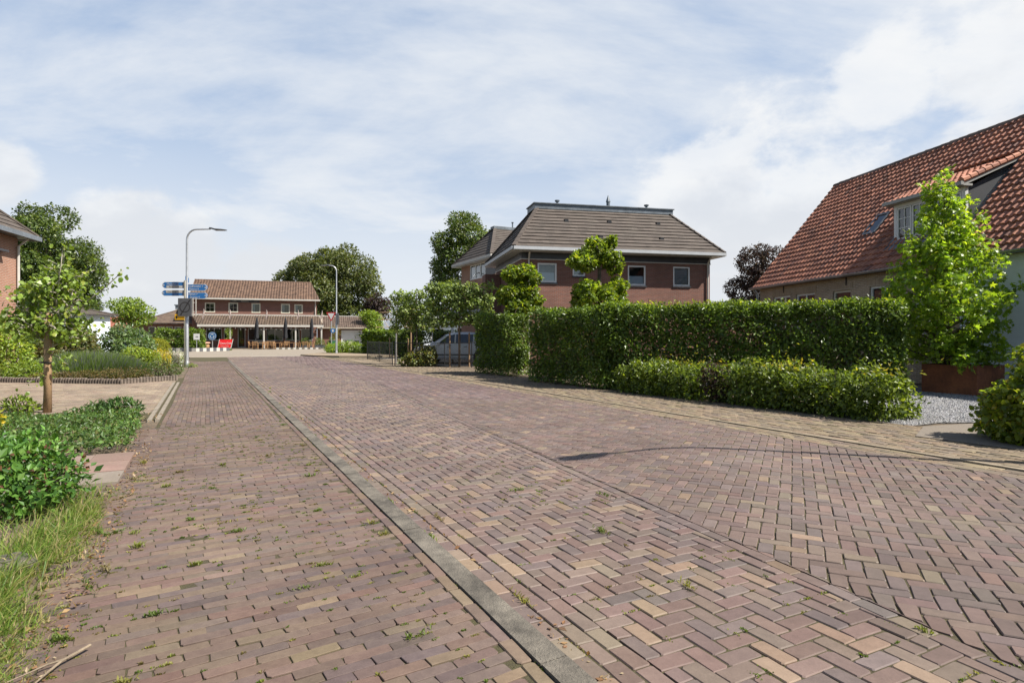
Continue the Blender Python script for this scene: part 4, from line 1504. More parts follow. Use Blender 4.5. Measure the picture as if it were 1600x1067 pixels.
def neighbour_house():
    t = thing('neighbour_house', 'brick house with dark hipped roof and white strip windows, partly hidden behind the middle house', 'house', (-4.1, 42.17, 0), math.atan2(-0.89, 0.45))
    # local x runs from the far corner towards the viewer, y to the right (inwards)
    Lx = 6.35
    w = XB(Matrix.Translation((0, 0.45, 0)))
    wins = [(1.95, 4.5, 5.22, 6.2)]
    opening_wall(w, 0.4, Lx - .4, 0, 6.3, wins, 0.08)
    w.poly([(Lx - .4, 0, 0), (Lx - .4, 7, 0), (Lx - .4, 7, 6.3), (Lx - .4, 0, 6.3)])
    w.poly([(0.4, 0, 0), (0.4, 7, 0), (0.4, 7, 6.3), (0.4, 0, 6.3)])
    w.build('wall', M['brick_orange'], t)
    p = XB(Matrix.Translation((0, 0.45, 0)))
    p.box(4.5, Lx - .39, -0.02, 0.1, 5.3, 6.3)
    p.build('cladding', M['dark_paint'], t)
    X = Matrix.Translation((0, 0.45, 0))
    window(t, X, wins[0], nx=3, y=0.04, fw=0.07, mid=0.09, blind=(0.7, 'curtain'))
    g = MB()
    g.box(-0.05, Lx + 0.05, -0.08, 8, 6.22, 6.26)
    for q in ((-0.08, Lx + 0.08, -0.1, 0.02), (-0.1, 0.02, 0.02, 8), (Lx - 0.02, Lx + 0.1, 0.02, 8)):
        g.box(q[0], q[1], q[2], q[3], 6.28, 6.43)
    g.build('gutter', M['offwhite'], t)
    hip_planes(t, M['flat_tile'], 0, Lx, 0, 8, 6.42, 1.9, 2.2, 2.2, 6.5, 8.8, 0.335, 0.33, CONC)
    r = MB()
    r.box(1.75, 2.35, 2.05, 6.7, 8.76, 8.95)
    r.build('ridge_box', M['lead'], t)
    v = MB()
    v.lathe([(0.05, 0), (0.05, 0.35), (0.09, 0.37), (0.09, 0.42)], (2.05, 3.6, 8.95), 8)
    v.build('vent_pipe', M['lead'], t)
    c = MB()
    c.box(3.2, 6.9, -1.5, 0.4, 2.7, 3.05)
    c.build('porch_canopy', M['white'], t)
    return t


def corner_house():
    t = thing('corner_house', 'orange brick house corner with grey tile roof behind the young tree', 'house', (-19.9, 25.4, 0), math.atan2(-1, 0.25))
    # x runs towards the viewer; y inwards is to the right of x... outside faces the street
    X = Matrix.Translation((0, 0.0, 0))
    L, D = 9.0, 8.0
    # street face lies at y = +0.5 seen from the street; the frame's +y points to the street, so build mirrored
    w = MB()
    h = (2.0, 2.75, 3.3, 5.36)
    zs = [0, h[2], h[3], 5.45]
    w.poly([(0.5, -0.5, 0), (h[0], -0.5, 0), (h[0], -0.5, 5.45), (0.5, -0.5, 5.45)])
    w.poly([(h[0], -0.5, 0), (h[1], -0.5, 0), (h[1], -0.5, h[2]), (h[0], -0.5, h[2])])
    w.poly([(h[1], -0.5, 0), (L, -0.5, 0), (L, -0.5, 5.45), (h[1], -0.5, 5.45)])
    w.poly([(h[0], -0.5, h[3]), (h[1], -0.5, h[3]), (h[1], -0.5, 5.45), (h[0], -0.5, 5.45)])
    w.poly([(0.5, -0.5, 0), (0.5, -D, 0), (0.5, -D, 5.45), (0.5, -0.5, 5.45)])
    w.build('wall', M['brick_orange'], t)
    f = MB()
    for q in ((h[0], h[0] + .12, h[2], h[3]), (h[1] - .07, h[1], h[2], h[3]), (h[0] + .12, h[1] - .07, h[3] - .08, h[3]), (h[0] + .12, h[1] - .07, h[2], h[2] + .08), (h[0] + .12, h[1] - .07, 4.62, 4.72)):
        f.box(q[0], q[1], -0.56, -0.47, q[2], q[3])
    fo = f.build('window', M['white'], t)
    g = MB()
    g.poly([(h[0], -0.53, h[2]), (h[1], -0.53, h[2]), (h[1], -0.53, h[3]), (h[0], -0.53, h[3])])
    g.build('pane', M['glass'], fo)
    g = MB()
    g.poly([(h[0] - .1, -0.8, h[2] - .1), (h[1] + .1, -0.8, h[2] - .1), (h[1] + .1, -0.8, h[3] + .1), (h[0] - .1, -0.8, h[3] + .1)])
    g.build('room', M['interior'], fo)
    a = MB()
    a.box(1.75, 3.4, -0.48, -0.2, 4.72, 4.80)
    a.build('awning_box', M['dark_paint'], t)
    e = MB()
    e.box(-0.1, L, -0.02, 0.1, 5.42, 5.60)
    e.box(-0.1, 0.02, -D, -0.02, 5.42, 5.60)
    e.box(0, L, -D, 0, 5.46, 5.49)
    e.build('gutter', M['zinc'], t)
    d = MB()
    d.tube([(0.62, -0.08, 5.42), (0.62, -0.42, 5.1), (0.62, -0.42, 0)], 0.05, 8)
    d.build('downpipe', M['offwhite'], t)
    hip_planes(t, M['flat_tile'], 0, L, 0, -D, 5.58, 3.2, L - .1, -3.8, -4.2, 9.0, 0.34, 0.33, CONC)
    return t


def cafe():
    t = thing('cafe_building', 'two-storey brick cafe with orange-brown tile roof and tiled veranda beyond the roundabout', 'cafe', (-39.7, 75.0, 0), math.atan2(0.31, 0.95))
    Lx = 14.75
    X = Matrix.Translation((0, 0, 0))
    wins = [(1.45, 2.61, 4.50, 5.72), (4.14, 5.25, 4.53, 5.76), (6.82, 7.88, 4.50, 5.74), (10.33, 11.42, 4.47, 5.72), (11.97, 12.99, 4.48, 5.68)]
    low = [(1.6, 3.4, 1.0, 2.55), (3.6, 4.4, 0.1, 2.55), (5.2, 6.1, 0.1, 2.6), (6.4, 8.2, 0.95, 2.55), (8.6, 10.6, 0.95, 2.55), (10.8, 12.6, 0.95, 2.55), (12.8, 14.2, 0.95, 2.55)]
    w = XB(X)
    opening_wall(w, 0, Lx, 0, 6.3, wins + low, 0.1)
    w.poly([(0, 0, 0), (0, 8, 0), (0, 8, 6.3), (0, 0, 6.3)])
    w.poly([(Lx, 0, 0), (Lx, 8, 0), (Lx, 8, 6.3), (Lx, 0, 6.3)])
    w.build('wall', M['brick_cafe'], t)
    for i, h in enumerate(wins):
        window(t, X, h, nx=2 if i < 2 else 1, nz=2 if i < 2 else 1, fm='cream', fw=0.13, y=0.02, curtain=((0, 0.35),) if i > 1 else None)
    for h in low:
        window(t, X, h, nx=2 if h[1] - h[0] > 1.5 else 1, fm='grey_paint', fw=0.09, y=0.05, mid=0.09, name='window' if h[2] > 0.5 else 'door')
    # main roof
    sl = math.hypot(4.2, 2.55)
    v = (0, 4.2 / sl, 2.55 / sl)
    tiles('roof', M['tile'], t, (0, -0.55, 6.28), (1, 0, 0), v, const(-0.3), lin(Lx + 0.35, Lx - 0.75, sl), sl, 0.36, 0.33, 0.085, 0.03, BROWNT, None, 'pan')
    b = MB()
    b.poly([(-0.25, -0.5, 6.2), (Lx + .3, -0.5, 6.2), (Lx - .8, 3.65, 8.74), (-0.25, 3.65, 8.74)])
    b.poly([(-0.25, 7.9, 6.2), (Lx + .3, 7.9, 6.2), (Lx - .8, 3.65, 8.74), (-0.25, 3.65, 8.74)])
    b.poly([(Lx + .3, -0.5, 6.2), (Lx + .3, 7.9, 6.2), (Lx - .8, 3.65, 8.74)])
    b.poly([(-.25, -0.5, 6.2), (-.25, 7.9, 6.2), (-.25, 3.65, 8.74)])
    b.build('roof_boarding', M['wood'], t)
    r = MB()
    for i in range(38):
        x = -0.3 + i * (Lx - 0.45) / 38
        r.tube([(x, 3.65, 8.84), (x + (Lx - .45) / 38 * 1.05, 3.65, 8.83)], [0.13, 0.115], 8, tint=tuple(np.array(BROWNT[i % 4]) * 0.9))
    r.build('ridge_cap', M['tile'], t)
    g = MB()
    g.box(-0.35, Lx + 0.42, -0.72, -0.56, 6.12, 6.30)
    g.box(-0.3, Lx + 0.35, -0.56, 0.02, 6.13, 6.17)
    g.tube([(14.55, -0.62, 6.1), (14.55, -0.1, 5.85), (14.55, -0.08, 4.2)], 0.06, 8)
    g.build('gutter', M['offwhite'], t)
    # sign board under the eave
    s = MB()
    s.box(4.35, 7.75, -0.14, -0.03, 5.84, 6.12)
    so = s.build('sign_board', M['dark_paint'], t)
    text_on(so, 'feesterij', (6.05, -0.146, 5.90), 0.26, M['offwhite'])
    text_on(so, 'eetcafe', (4.85, -0.146, 5.93), 0.16, M['offwhite'])
    text_on(so, 'terras', (7.3, -0.146, 5.93), 0.16, M['offwhite'])
    # veranda
    vx0, vx1, vy, vz0, vz1 = 1.15, 15.5, -3.0, 2.92, 4.16
    vs = math.hypot(-vy, vz1 - vz0)
    tiles('veranda_roof', M['tile'], t, (0, vy, vz0), (1, 0, 0), (0, -vy / vs, (vz1 - vz0) / vs), lin(vx0, vx0 - 1.2, vs), lin(vx1, vx1 - 0.5, vs), vs, 0.36, 0.30, 0.085, 0.03, [(0.115, 0.083, 0.060), (0.105, 0.077, 0.057), (0.122, 0.088, 0.063), (0.095, 0.069, 0.053)], None, 'pan')
    b = MB()
    b.poly([(vx0, vy + .05, vz0 - .08), (vx1, vy + .05, vz0 - .08), (vx1 - .5, -0.02, vz1 - .08), (vx0 - 1.2, -0.02, vz1 - .08)])
    b.build('veranda_ceiling', M['wood'], t)
    b = MB()
    b.box(vx0 - 1.2, vx1 + 0.2, -0.12, 0.0, vz1 - 0.02, vz1 + 0.14)
    b.box(vx0 - 0.05, vx1 + 0.05, vy - 0.16, vy - 0.02, vz0 - 0.24, vz0 + 0.02)
    b.build('fascia', M['offwhite'], t)
    b = MB()
    b.prism([(vx0, vy + .1, vz0 - .2), (vx0, -0.1, vz0 - .2), (vx0 - 1.15, -0.1, vz1 - .1)], (0.05, 0, 0))
    b.build('veranda_cheek', M['grey_paint'], t)
    for x in (1.35, 4.69, 8.5, 12.2, 15.3):
        p = MB()
        p.cbox(x - .09, x + .09, vy + .05, vy + .23, 0.0, vz0 - .25, 0.015)
        p.build('veranda_post', M['offwhite'], t)
    # right annex with garage
    ax0, ax1 = 14.8, 22.2
    w = XB(Matrix.Translation((0, 0.2, 0)))
    door = (18.0, 20.4, 0.0, 2.2)
    opening_wall(w, ax0, ax1, 0, 2.75, [door], 0.25)
    w.poly([(ax1, 0, 0), (ax1, 7, 0), (ax1, 7, 2.75), (ax1, 0, 2.75)])
    w.build('annex_wall', M['brick_cafe'], t)
    gd = XB(Matrix.Translation((0, 0.2, 0)))
    for i in range(8):
        gd.cbox(18.0, 20.4, 0.17, 0.22, i * 0.275, i * 0.275 + 0.268, 0.006)
    gdo = gd.build('garage_door', M['white'], t)
    fr = XB(Matrix.Translation((0, 0.2, 0)))
    fr.box(17.86, 18.0, -0.03, 0.1, 0, 2.34); fr.box(20.4, 20.54, -0.03, 0.1, 0, 2.34); fr.box(18.0, 20.4, -0.03, 0.1, 2.2, 2.34)
    fr.build('door_frame', M['white'], gdo)
    hs = math.hypot(3.4, 1.55)
    tiles('annex_roof', M['tile'], t, (0, -0.35, 2.72), (1, 0, 0), (0, 3.4 / hs, 1.55 / hs), const(ax0 + 0.75), lin(ax1 + .3, ax1 - 1.5, hs), hs, 0.34, 0.28, 0.06, 0.025, [(0.11, 0.08, 0.062), (0.09, 0.066, 0.053), (0.125, 0.09, 0.07)], None, 'pan')
    b = MB()
    b.poly([(ax0, -0.3, 2.66), (ax1 + .3, -0.3, 2.66), (ax1 - 1.5, 3.05, 4.2), (ax0, 3.05, 4.2)])
    b.poly([(ax1 + .3, -0.3, 2.66), (ax1 + .3, 6.4, 2.66), (ax1 - 1.5, 3.05, 4.2)])
    b.box(ax0, ax1 + 0.3, -0.5, -0.36, 2.55, 2.72)
    b.build('annex_fascia', m_plain('annex_trim', (0.34, 0.29, 0.23), 0.7), t)
    b = MB()
    b.box(ax0 + 0.4, ax1 - 1.5, 2.95, 3.2, 4.24, 4.36)
    b.build('annex_ridge', M['offwhite'], t)
    # left wing with low hipped roof
    w = XB(Matrix.Translation((0, 1.2, 0)))
    lw = [(-5.0 + i * 0.95, -4.25 + i * 0.95, 1.5, 2.75) for i in range(5)]
    opening_wall(w, -5.6, -0.05, 0, 3.1, lw, 0.1)
    w.poly([(-5.6, 0, 0), (-5.6, 6, 0), (-5.6, 6, 3.1), (-5.6, 0, 3.1)])
    w.build('wing_wall', M['brick_cafe'], t)
    for h in lw:
        window(t, Matrix.Translation((0, 1.2, 0)), h, fm='offwhite', fw=0.08, y=0.04)
    hip_planes(t, M['flat_tile'], -6.4, 0.0, 0.3, 8.5, 3.15, -1.2, -0.3, 4.2, 4.8, 5.3, 0.36, 0.3, [(0.12, 0.085, 0.064), (0.105, 0.075, 0.06), (0.13, 0.094, 0.07)])
    c = MB()
    c.box(-2.5, -0.9, 3.4, 4.2, 4.4, 5.0)
    c.box(-2.6, -0.8, 3.3, 4.3, 5.45, 5.6, 1)
    c.box(-2.5, -0.9, 3.4, 4.2, 5.0, 5.45, 1)
    c.build('chimney', [M['offwhite'], M['lead']], t)
    return t


def text_on(parent, body, loc, size, m, rot=(90, 0, 0), align='CENTER', depth=0.002, name='lettering'):
    cu = bpy.data.curves.new('txt', 'FONT')
    cu.body = body
    cu.size = size
    cu.align_x = align
    cu.extrude = depth
    cu.resolution_u = 2
    tmp = bpy.data.objects.new('txt', cu)
    COL.objects.link(tmp)
    bpy.context.view_layer.update()
    me = bpy.data.meshes.new_from_object(tmp.evaluated_get(bpy.context.evaluated_depsgraph_get()))
    bpy.data.objects.remove(tmp)
    bpy.data.curves.remove(cu)
    me.name = name
    me.materials.clear()
    me.materials.append(m)
    o = bpy.data.objects.new(name, me)
    o.location = loc
    o.rotation_euler = tuple(R(a) for a in rot)
    return link(o, parent)


farmhouse()
brick_house()
neighbour_house()
corner_house()
cafe()


def simple_house(name, label, loc, rotz, L, D, ez, rz, wall_m, roof_m, cols, hip=0.0, wins=()):
    t = thing(name, label, 'house', loc, rotz)
    w = XB(ID)
    opening_wall(w, 0, L, 0, ez, list(wins), 0.1)
    for x in (0, L):
        w.poly([(x, 0, 0), (x, D, 0), (x, D, ez), (x, D / 2, ez if hip else rz), (x, 0, ez)])
    w.poly([(0, D, 0), (L, D, 0), (L, D, ez), (0, D, ez)])
    w.build('wall', M[wall_m], t)
    for h in wins:
        window(t, ID, h, fm='white', fw=0.1, y=0.05)
    hip_planes(t, M[roof_m], -0.3, L + 0.3, -0.4, D + 0.4, ez, max(0.0, hip) - (0 if hip else 0.3), L - max(0.0, hip) + (0 if hip else 0.3), D / 2 - .05, D / 2 + .05, rz, 0.36, 0.3, cols)
    return t


simple_house('distant_house', 'small house with plain red roof behind the shrubs left of the round tree', (-55, 74, 0), R(12), 9, 7, 2.6, 4.1, 'plaster', 'tile', [(0.30, 0.11, 0.07), (0.26, 0.10, 0.065)], 0.0, ((1.5, 3, 1, 2.2), (5, 6.5, 1, 2.2)))
simple_house('distant_house', 'low house with slate grey roof behind the bamboo frames', (-18.5, 84, 0), R(4), 12, 7, 2.5, 4.3, 'brick_cafe', 'flat_tile', [(0.17, 0.19, 0.22), (0.20, 0.22, 0.25)], 1.5, ((1.5, 3, 1, 2.1), (5, 6.5, 1, 2.1)))
simple_house('white_house', 'white plastered house behind the parked car', (-8.2, 52, 0), R(8), 8.2, 7, 3.0, 4.0, 'plaster', 'flat_tile', [(0.16, 0.17, 0.19), (0.19, 0.20, 0.22)], 1.5, ((1.2, 2.4, 0.9, 2.2), (3.4, 4.2, 0.3, 2.3), (5.2, 6.6, 0.9, 2.2)))
simple_house('distant_house', 'low brick house with flat brown roof beyond the middle house', (13.0, 52, 0), R(8), 9, 7, 3.2, 4.6, 'brick_cafe', 'flat_tile', CONC, 1.5)
# ================================================================== street furniture


def street_lamp(name, label, base, H, arm, rotz, head=0.75, group='street lamps along the road'):
    t = thing(name, label, 'street lamp', (*base, 0), rotz, group)
    p = MB()
    hb = 2.5
    path = [(0, 0, -0.2), (0, 0, 0.02), (0, 0, hb), (0, 0, hb + 0.08), (0, 0, H - 0.55)]
    rad = [0.088, 0.088, 0.08, 0.055, 0.045]
    for i in range(1, 7):
        a = i / 6 * math.pi / 2
        path.append((0.45 * (1 - math.cos(a)), 0, H - 0.55 + 0.5 * math.sin(a)))
        rad.append(0.042 - i * 0.001)
    path.append((arm - head, 0, H - 0.03))
    rad.append(0.03)
    p.tube(path, rad, 12)
    p.lathe([(0.10, 0), (0.10, 0.25), (0.089, 0.28)], (0, 0, -0.02), 12)
    smooth_by_angle(p.build('pole', M['steel'], t))
    d = MB()
    d.box(-0.03, 0.03, -0.0885, -0.082, 0.55, 0.95)
    d.build('service_door', M['steel'], t)
    h = MB()
    x0 = arm - head
    v = []
    for x, w, zt, zb in ((x0 - .06, .035, .06, .0), (x0 + .05, .06, .05, -.03), (x0 + .2, .12, .0, -.07), (x0 + .5, .135, -.02, -.085), (arm - .05, .10, -.045, -.08), (arm, .05, -.055, -.075)):
        for yy, zz in ((-w, zb), (w, zb), (w, (zt + zb) / 2 + .012), (w * .5, zt), (-w * .5, zt), (-w, (zt + zb) / 2 + .012)):
            v.append((x, yy, H + zz - 0.0))
    f = [(i * 6 + k, i * 6 + (k + 1) % 6, (i + 1) * 6 + (k + 1) % 6, (i + 1) * 6 + k) for i in range(5) for k in range(6)] + [tuple(range(6)), tuple(range(30, 36))]
    h.add(v, f)
    smooth_by_angle(h.build('lamp_head', M['grey_plastic'], t))
    g = MB()
    g.box(x0 + .22, arm - .1, -.09, .09, H - .094, H - .084)
    g.build('lamp_glass', M['offwhite'], t)
    return t


street_lamp('street_lamp', 'tall grey lamp post with long arm beside the blue direction signs', (-15.46, 28.76), 6.58, 1.84, R(4))
street_lamp('street_lamp', 'grey lamp post with short arm rising behind the triangular give way sign', (-14.6, 50.3), 7.4, 1.35, R(186), head=0.7)
street_lamp('street_lamp', 'lamp post out of frame whose curved shadow crosses the road', (7.47, 6.26), 6.6, 1.9, math.atan2(-0.86, -1.64))


def direction_sign():
    t = thing('direction_sign', 'white post with blue and white direction fingers beside the tall lamp post', 'signpost', (-15.66, 29.0, 0), 0)
    p = MB()
    p.tube([(0, 0, -0.1), (0, 0, 4.12)], 0.065, 12)
    smooth_by_angle(p.build('pole', M['cream'], t))

    def finger(z0, z1, L, ang, texts, strip=None, side=1):
        """Flat arrow-ended finger: local x away from the post."""
        h = z1 - z0
        zc = (z0 + z1) / 2
        pts = [(0.08, z0), (L - 0.12, z0), (L - 0.03, z0 + h * .25), (L, zc), (L - 0.03, z1 - h * .25), (L - 0.12, z1), (0.08, z1)]
        c, s = math.cos(ang), math.sin(ang)
        X = Matrix(((c, -s, 0, 0), (s, c, 0, 0), (0, 0, 1, 0), (0, 0, 0, 1)))
        b = XB(X)
        b.prism([(x, -0.02, z) for x, z in pts], (0, 0.04, 0))
        o = b.build('finger', M['sign_blue'], t)
        e = XB(X)
        n = len(pts)
        for i in range(n):
            (xa, za), (xb, zb_) = pts[i], pts[(i + 1) % n]
            cx, cz = L / 2, zc
            k = 0.94
            def ins(x, z):
                return (x + (0.018 if x < cx else -0.018), z + (0.016 if z < cz - .01 else (-0.016 if z > cz + .01 else 0)))
            (xc, zc_), (xd, zd) = ins(xa, za), ins(xb, zb_)
            e.poly([(xa, -0.022, za), (xb, -0.022, zb_), (xd, -0.022, zd), (xc, -0.022, zc_)])
        e.build('border', M['white'], o)
        fl = side < 0
        def put(body, x, z, sz, m):
            # text always reads left to right for the viewer
            q = X @ Vector((x, -0.0245, z))
            text_on(o, body, q, sz, m, (90, 0, math.degrees(ang) + (180 if fl else 0)), 'CENTER', 0.0005)
        if strip:
            s_ = XB(X)
            s_.box(0.12, L - 0.2, -0.0235, -0.021, strip[0], strip[1])
            s_.build('strip', M['offwhite'], o)
        for body, x, z, sz, m in texts:
            put(body, x, z, sz, m)
        ar = XB(X)
        ar.poly([(L - .14, -0.0245, zc - .015), (L - .07, -0.0245, zc - .015), (L - .07, -0.0245, zc + .015), (L - .14, -0.0245, zc + .015)])
        ar.poly([(L - .08, -0.0245, zc - .055), (L - .025, -0.0245, zc), (L - .08, -0.0245, zc + .055), (L - .065, -0.0245, zc)])
        ar.build('arrow', M['white'], o)
    return t, finger


def build_signpost():
    t, finger = direction_sign()
    # left fingers are built pointing right and turned by half a turn about the post, so use a mirrored face: y = -0.02 must face the viewer
    def lfinger(z0, z1, L, texts, strip):
        h = z1 - z0
        zc = (z0 + z1) / 2
        pts = [(-0.08, z0), (-L + 0.12, z0), (-L + 0.03, z0 + h * .25), (-L, zc), (-L + 0.03, z1 - h * .25), (-L + 0.12, z1), (-0.08, z1)]
        b = MB()
        b.prism([(x, -0.02, z) for x, z in pts], (0, 0.04, 0))
        o = b.build('finger', M['sign_blue'], t)
        e = MB()
        for i in range(len(pts)):
            (xa, za), (xb, zb_) = pts[i], pts[(i + 1) % len(pts)]
            def ins(x, z):
                return (x + (0.018 if x < -L / 2 else -0.018), z + (0.016 if z < zc - .01 else (-0.016 if z > zc + .01 else 0)))
            (xc, zc_), (xd, zd) = ins(xa, za), ins(xb, zb_)
            e.poly([(xa, -0.022, za), (xb, -0.022, zb_), (xd, -0.022, zd), (xc, -0.022, zc_)])
        e.build('border', M['white'], o)
        if strip:
            s_ = MB()
            s_.box(-L + 0.22, -0.12, -0.0235, -0.021, strip[0], strip[1])
            s_.build('strip', M['offwhite'], o)
        for body, x, z, sz, m in texts:
            text_on(o, body, (x, -0.0245, z), sz, m, (90, 0, 0), 'LEFT', 0.0005)
        ar = MB()
        ar.poly([(-L + .14, -0.0245, zc - .015), (-L + .07, -0.0245, zc - .015), (-L + .07, -0.0245, zc + .015), (-L + .14, -0.0245, zc + .015)])
        ar.poly([(-L + .08, -0.0245, zc - .055), (-L + .025, -0.0245, zc), (-L + .08, -0.0245, zc + .055), (-L + .065, -0.0245, zc)])
        ar.build('arrow', M['white'], o)
    lfinger(3.74, 4.05, 1.12, [('Heusden 2', -0.88, 3.91, 0.13, M['white']), ('Bakkerstraat', -0.78, 3.785, 0.10, M['dark_paint'])], (3.765, 3.875))
    lfinger(3.38, 3.66, 1.14, [('Haarsteeg', -0.84, 3.555, 0.10, M['dark_paint'])], (3.525, 3.645))
    finger(3.62, 3.94, 1.06, 0.0, [('Oudheusden 1', 0.50, 3.80, 0.12, M['white']), ('Elshout 4', 0.42, 3.67, 0.12, M['white'])])
    finger(3.24, 3.55, 1.06, 0.0, [('Vlijmen 7', 0.36, 3.42, 0.12, M['white']), ('Drunen 4', 0.46, 3.28, 0.12, M['white'])])
    finger(4.06, 4.34, 1.0, R(110), [])


build_signpost()


def zone_sign():
    t = thing('zone_sign', 'dark grey square end of parking zone sign fixed on the tall lamp post', 'road sign', (-15.46, 28.62, 2.82), 0)
    b = MB()
    b.cbox(-0.34, 0.32, -0.03, 0.0, -0.43, 0.43, 0.012)
    o = b.build('plate', M['sign_grey'], t)
    r = MB()
    n = 28
    for i in range(n):
        a0, a1 = 2 * math.pi * i / n, 2 * math.pi * (i + 1) / n
        r.poly([(-.01 + q * math.cos(a), -0.0325, q * math.sin(a)) for a, q in ((a0, .21), (a1, .21), (a1, .25), (a0, .25))])
    r.poly([(-.23, -0.034, -.36), (-.17, -0.034, -.36), (.27, -0.034, .36), (.21, -0.034, .36)])
    r.build('emblem', M['black'], o)
    k = MB()
    for x in (0.36, 0.5):
        k.box(x - 0.02, x + 0.02, -0.01, 0.01, -0.43, 0.44)
    k.box(0.1, 0.52, 0.005, 0.03, 0.2, 0.24)
    k.box(0.1, 0.52, 0.005, 0.03, -0.24, -0.2)
    k.build('bracket', M['offwhite'], t)
    y = thing('route_sign', 'small yellow route sign under the grey zone sign', 'road sign', (-15.72, 28.64, 2.36), 0)
    b = MB()
    b.cbox(-0.25, 0.22, -0.02, 0.0, -0.13, 0.13, 0.01)
    o = b.build('plate', M['sign_yellow'], y)
    b = MB()
    b.box(-0.2, -0.12, -0.024, -0.021, -0.08, 0.06)
    b.build('emblem', M['black'], o)


zone_sign()


def give_way():
    t = thing('give_way_sign', 'white triangle sign with red border on a thin grey pole at the corner', 'road sign', (-15.8, 52.9, 0), R(-4))
    p = MB()
    p.tube([(0, 0, -0.1), (0, 0, 3.6)], 0.038, 10)
    p.build('pole', M['steel'], t)
    s = MB()
    r = 0.45
    s.prism([(-r, -0.06, 3.58), (0, -0.06, 3.58 - 0.8), (r, -0.06, 3.58)], (0, 0.02, 0))
    o = s.build('plate', M['sign_red'], t)
    s = MB()
    s.poly([(-r + .16, -0.063, 3.58 - .09), (0, -0.063, 3.58 - .64), (r - .16, -0.063, 3.58 - .09)])
    s.build('field', M['white'], o)
    b = thing('sign_back', 'dark grey back of a sign on the lamp post behind the give way sign', 'road sign', (-14.6, 50.2, 2.9))
    m = MB()
    m.cbox(0.02, 0.24, -0.04, 0.0, -0.48, 0.48, 0.015)
    m.build('plate', M['sign_grey'], b)
    m = MB()
    m.box(-0.05, 0.2, 0.0, 0.03, -0.03, 0.03)
    m.build('bracket', M['steel'], b)
    b = thing('path_sign', 'small round blue sign low on the lamp post behind the give way sign', 'road sign', (-14.85, 50.15, 1.95))
    m = MB()
    m.tube([(0, -0.02, 0), (0, 0.0, 0)], 0.2, 20)
    o = m.build('plate', M['sign_blue'], b)
    m = MB()
    m.box(-0.04, 0.04, -0.024, -0.021, -0.12, 0.12)
    m.box(-0.10, 0.10, -0.0245, -0.0215, -0.02, 0.04)
    m.build('symbol', M['white'], o)


give_way()


def roundabout_sign():
    t = thing('roundabout_sign', 'round blue sign with three white arrows on a short post before the cafe', 'road sign', (-32.6, 65.8, 0.16), 0)
    p = MB()
    p.tube([(0, 0, -0.05), (0, 0, 1.0)], 0.045, 10)
    p.build('pole', M['steel'], t)
    d = MB()
    d.tube([(0, -0.06, 1.38), (0, -0.03, 1.38)], 0.45, 28)
    o = d.build('plate', M['sign_blue'], t)
    r = MB()
    n = 32
    for i in range(n):
        a0, a1 = 2 * math.pi * i / n, 2 * math.pi * (i + 1) / n
        r.poly([(q * math.cos(a), -0.063, 1.38 + q * math.sin(a)) for a, q in ((a0, .37), (a1, .37), (a1, .41), (a0, .41))])
    for k in range(3):
        a0 = R(70 + 120 * k)
        for i in range(6):
            b0, b1 = a0 + R(11 * i), a0 + R(11 * (i + 1))
            r.poly([(q * math.cos(a), -0.063, 1.38 + q * math.sin(a)) for a, q in ((b0, .16), (b1, .16), (b1, .25), (b0, .25))])
        e = a0
        r.poly([(0.10 * math.cos(e), -0.063, 1.38 + .10 * math.sin(e)), (.31 * math.cos(e), -0.063, 1.38 + .31 * math.sin(e)), (.21 * math.cos(e - R(28)), -0.063, 1.38 + .21 * math.sin(e - R(28)))])
    r.build('arrow', M['white'], o)


roundabout_sign()


def red_board():
    t = thing('advert_board', 'red slanted advert board with white script before the cafe', 'advert board', (-31.9, 67.2, 0.1), R(4))
    b = MB()
    m_red = m_plain('advert_red', (0.60, 0.012, 0.015), 0.4, var=0.06)
    b.prism([(-0.72, -0.12, 0.12), (0.62, -0.12, 0.12), (0.8, 0.1, 1.05), (-0.6, 0.1, 1.05)], (0, 0.03, 0))
    o = b.build('panel', m_red, t)
    f = MB()
    for x0, x1 in ((-0.76, -0.63), (0.66, 0.83)):
        f.bar((x0, -0.13, 0.0), (x1, 0.11, 1.1), 0.05, 0.05)
    f.build('frame', M['offwhite'], t)
    tl = math.degrees(math.atan2(0.22, 0.93))
    text_on(o, 'Coca-Cola', (0.08, -0.03 - 0.012, 0.55), 0.30, M['white'], (90 - tl, 0, 0), 'CENTER', 0.001)
    text_on(o, 'Coca-Cola', (0.0, -0.095 - 0.012, 0.27), 0.20, M['offwhite'], (90 - tl, 0, 0), 'CENTER', 0.001)
    s = thing('arrow_board', 'small white board with a black arrow on a post before the island hedge', 'road sign', (-31.6, 60.6, 0), 0)
    p = MB()
    p.tube([(0, 0, -0.05), (0, 0, 1.2)], 0.03, 8)
    p.build('pole', M['steel'], s)
    p = MB()
    p.cbox(-0.3, 0.3, -0.05, -0.02, 1.15, 1.75, 0.01)
    o = p.build('plate', M['white'], s)
    p = MB()
    p.poly([(.02, -0.053, 1.38), (.22, -0.053, 1.45), (.02, -0.053, 1.52)])
    p.box(-0.12, 0.02, -0.053, -0.051, 1.43, 1.47)
    p.build('symbol', M['black'], o)


red_board()

# ------------------------------------------------------------------ cafe terrace


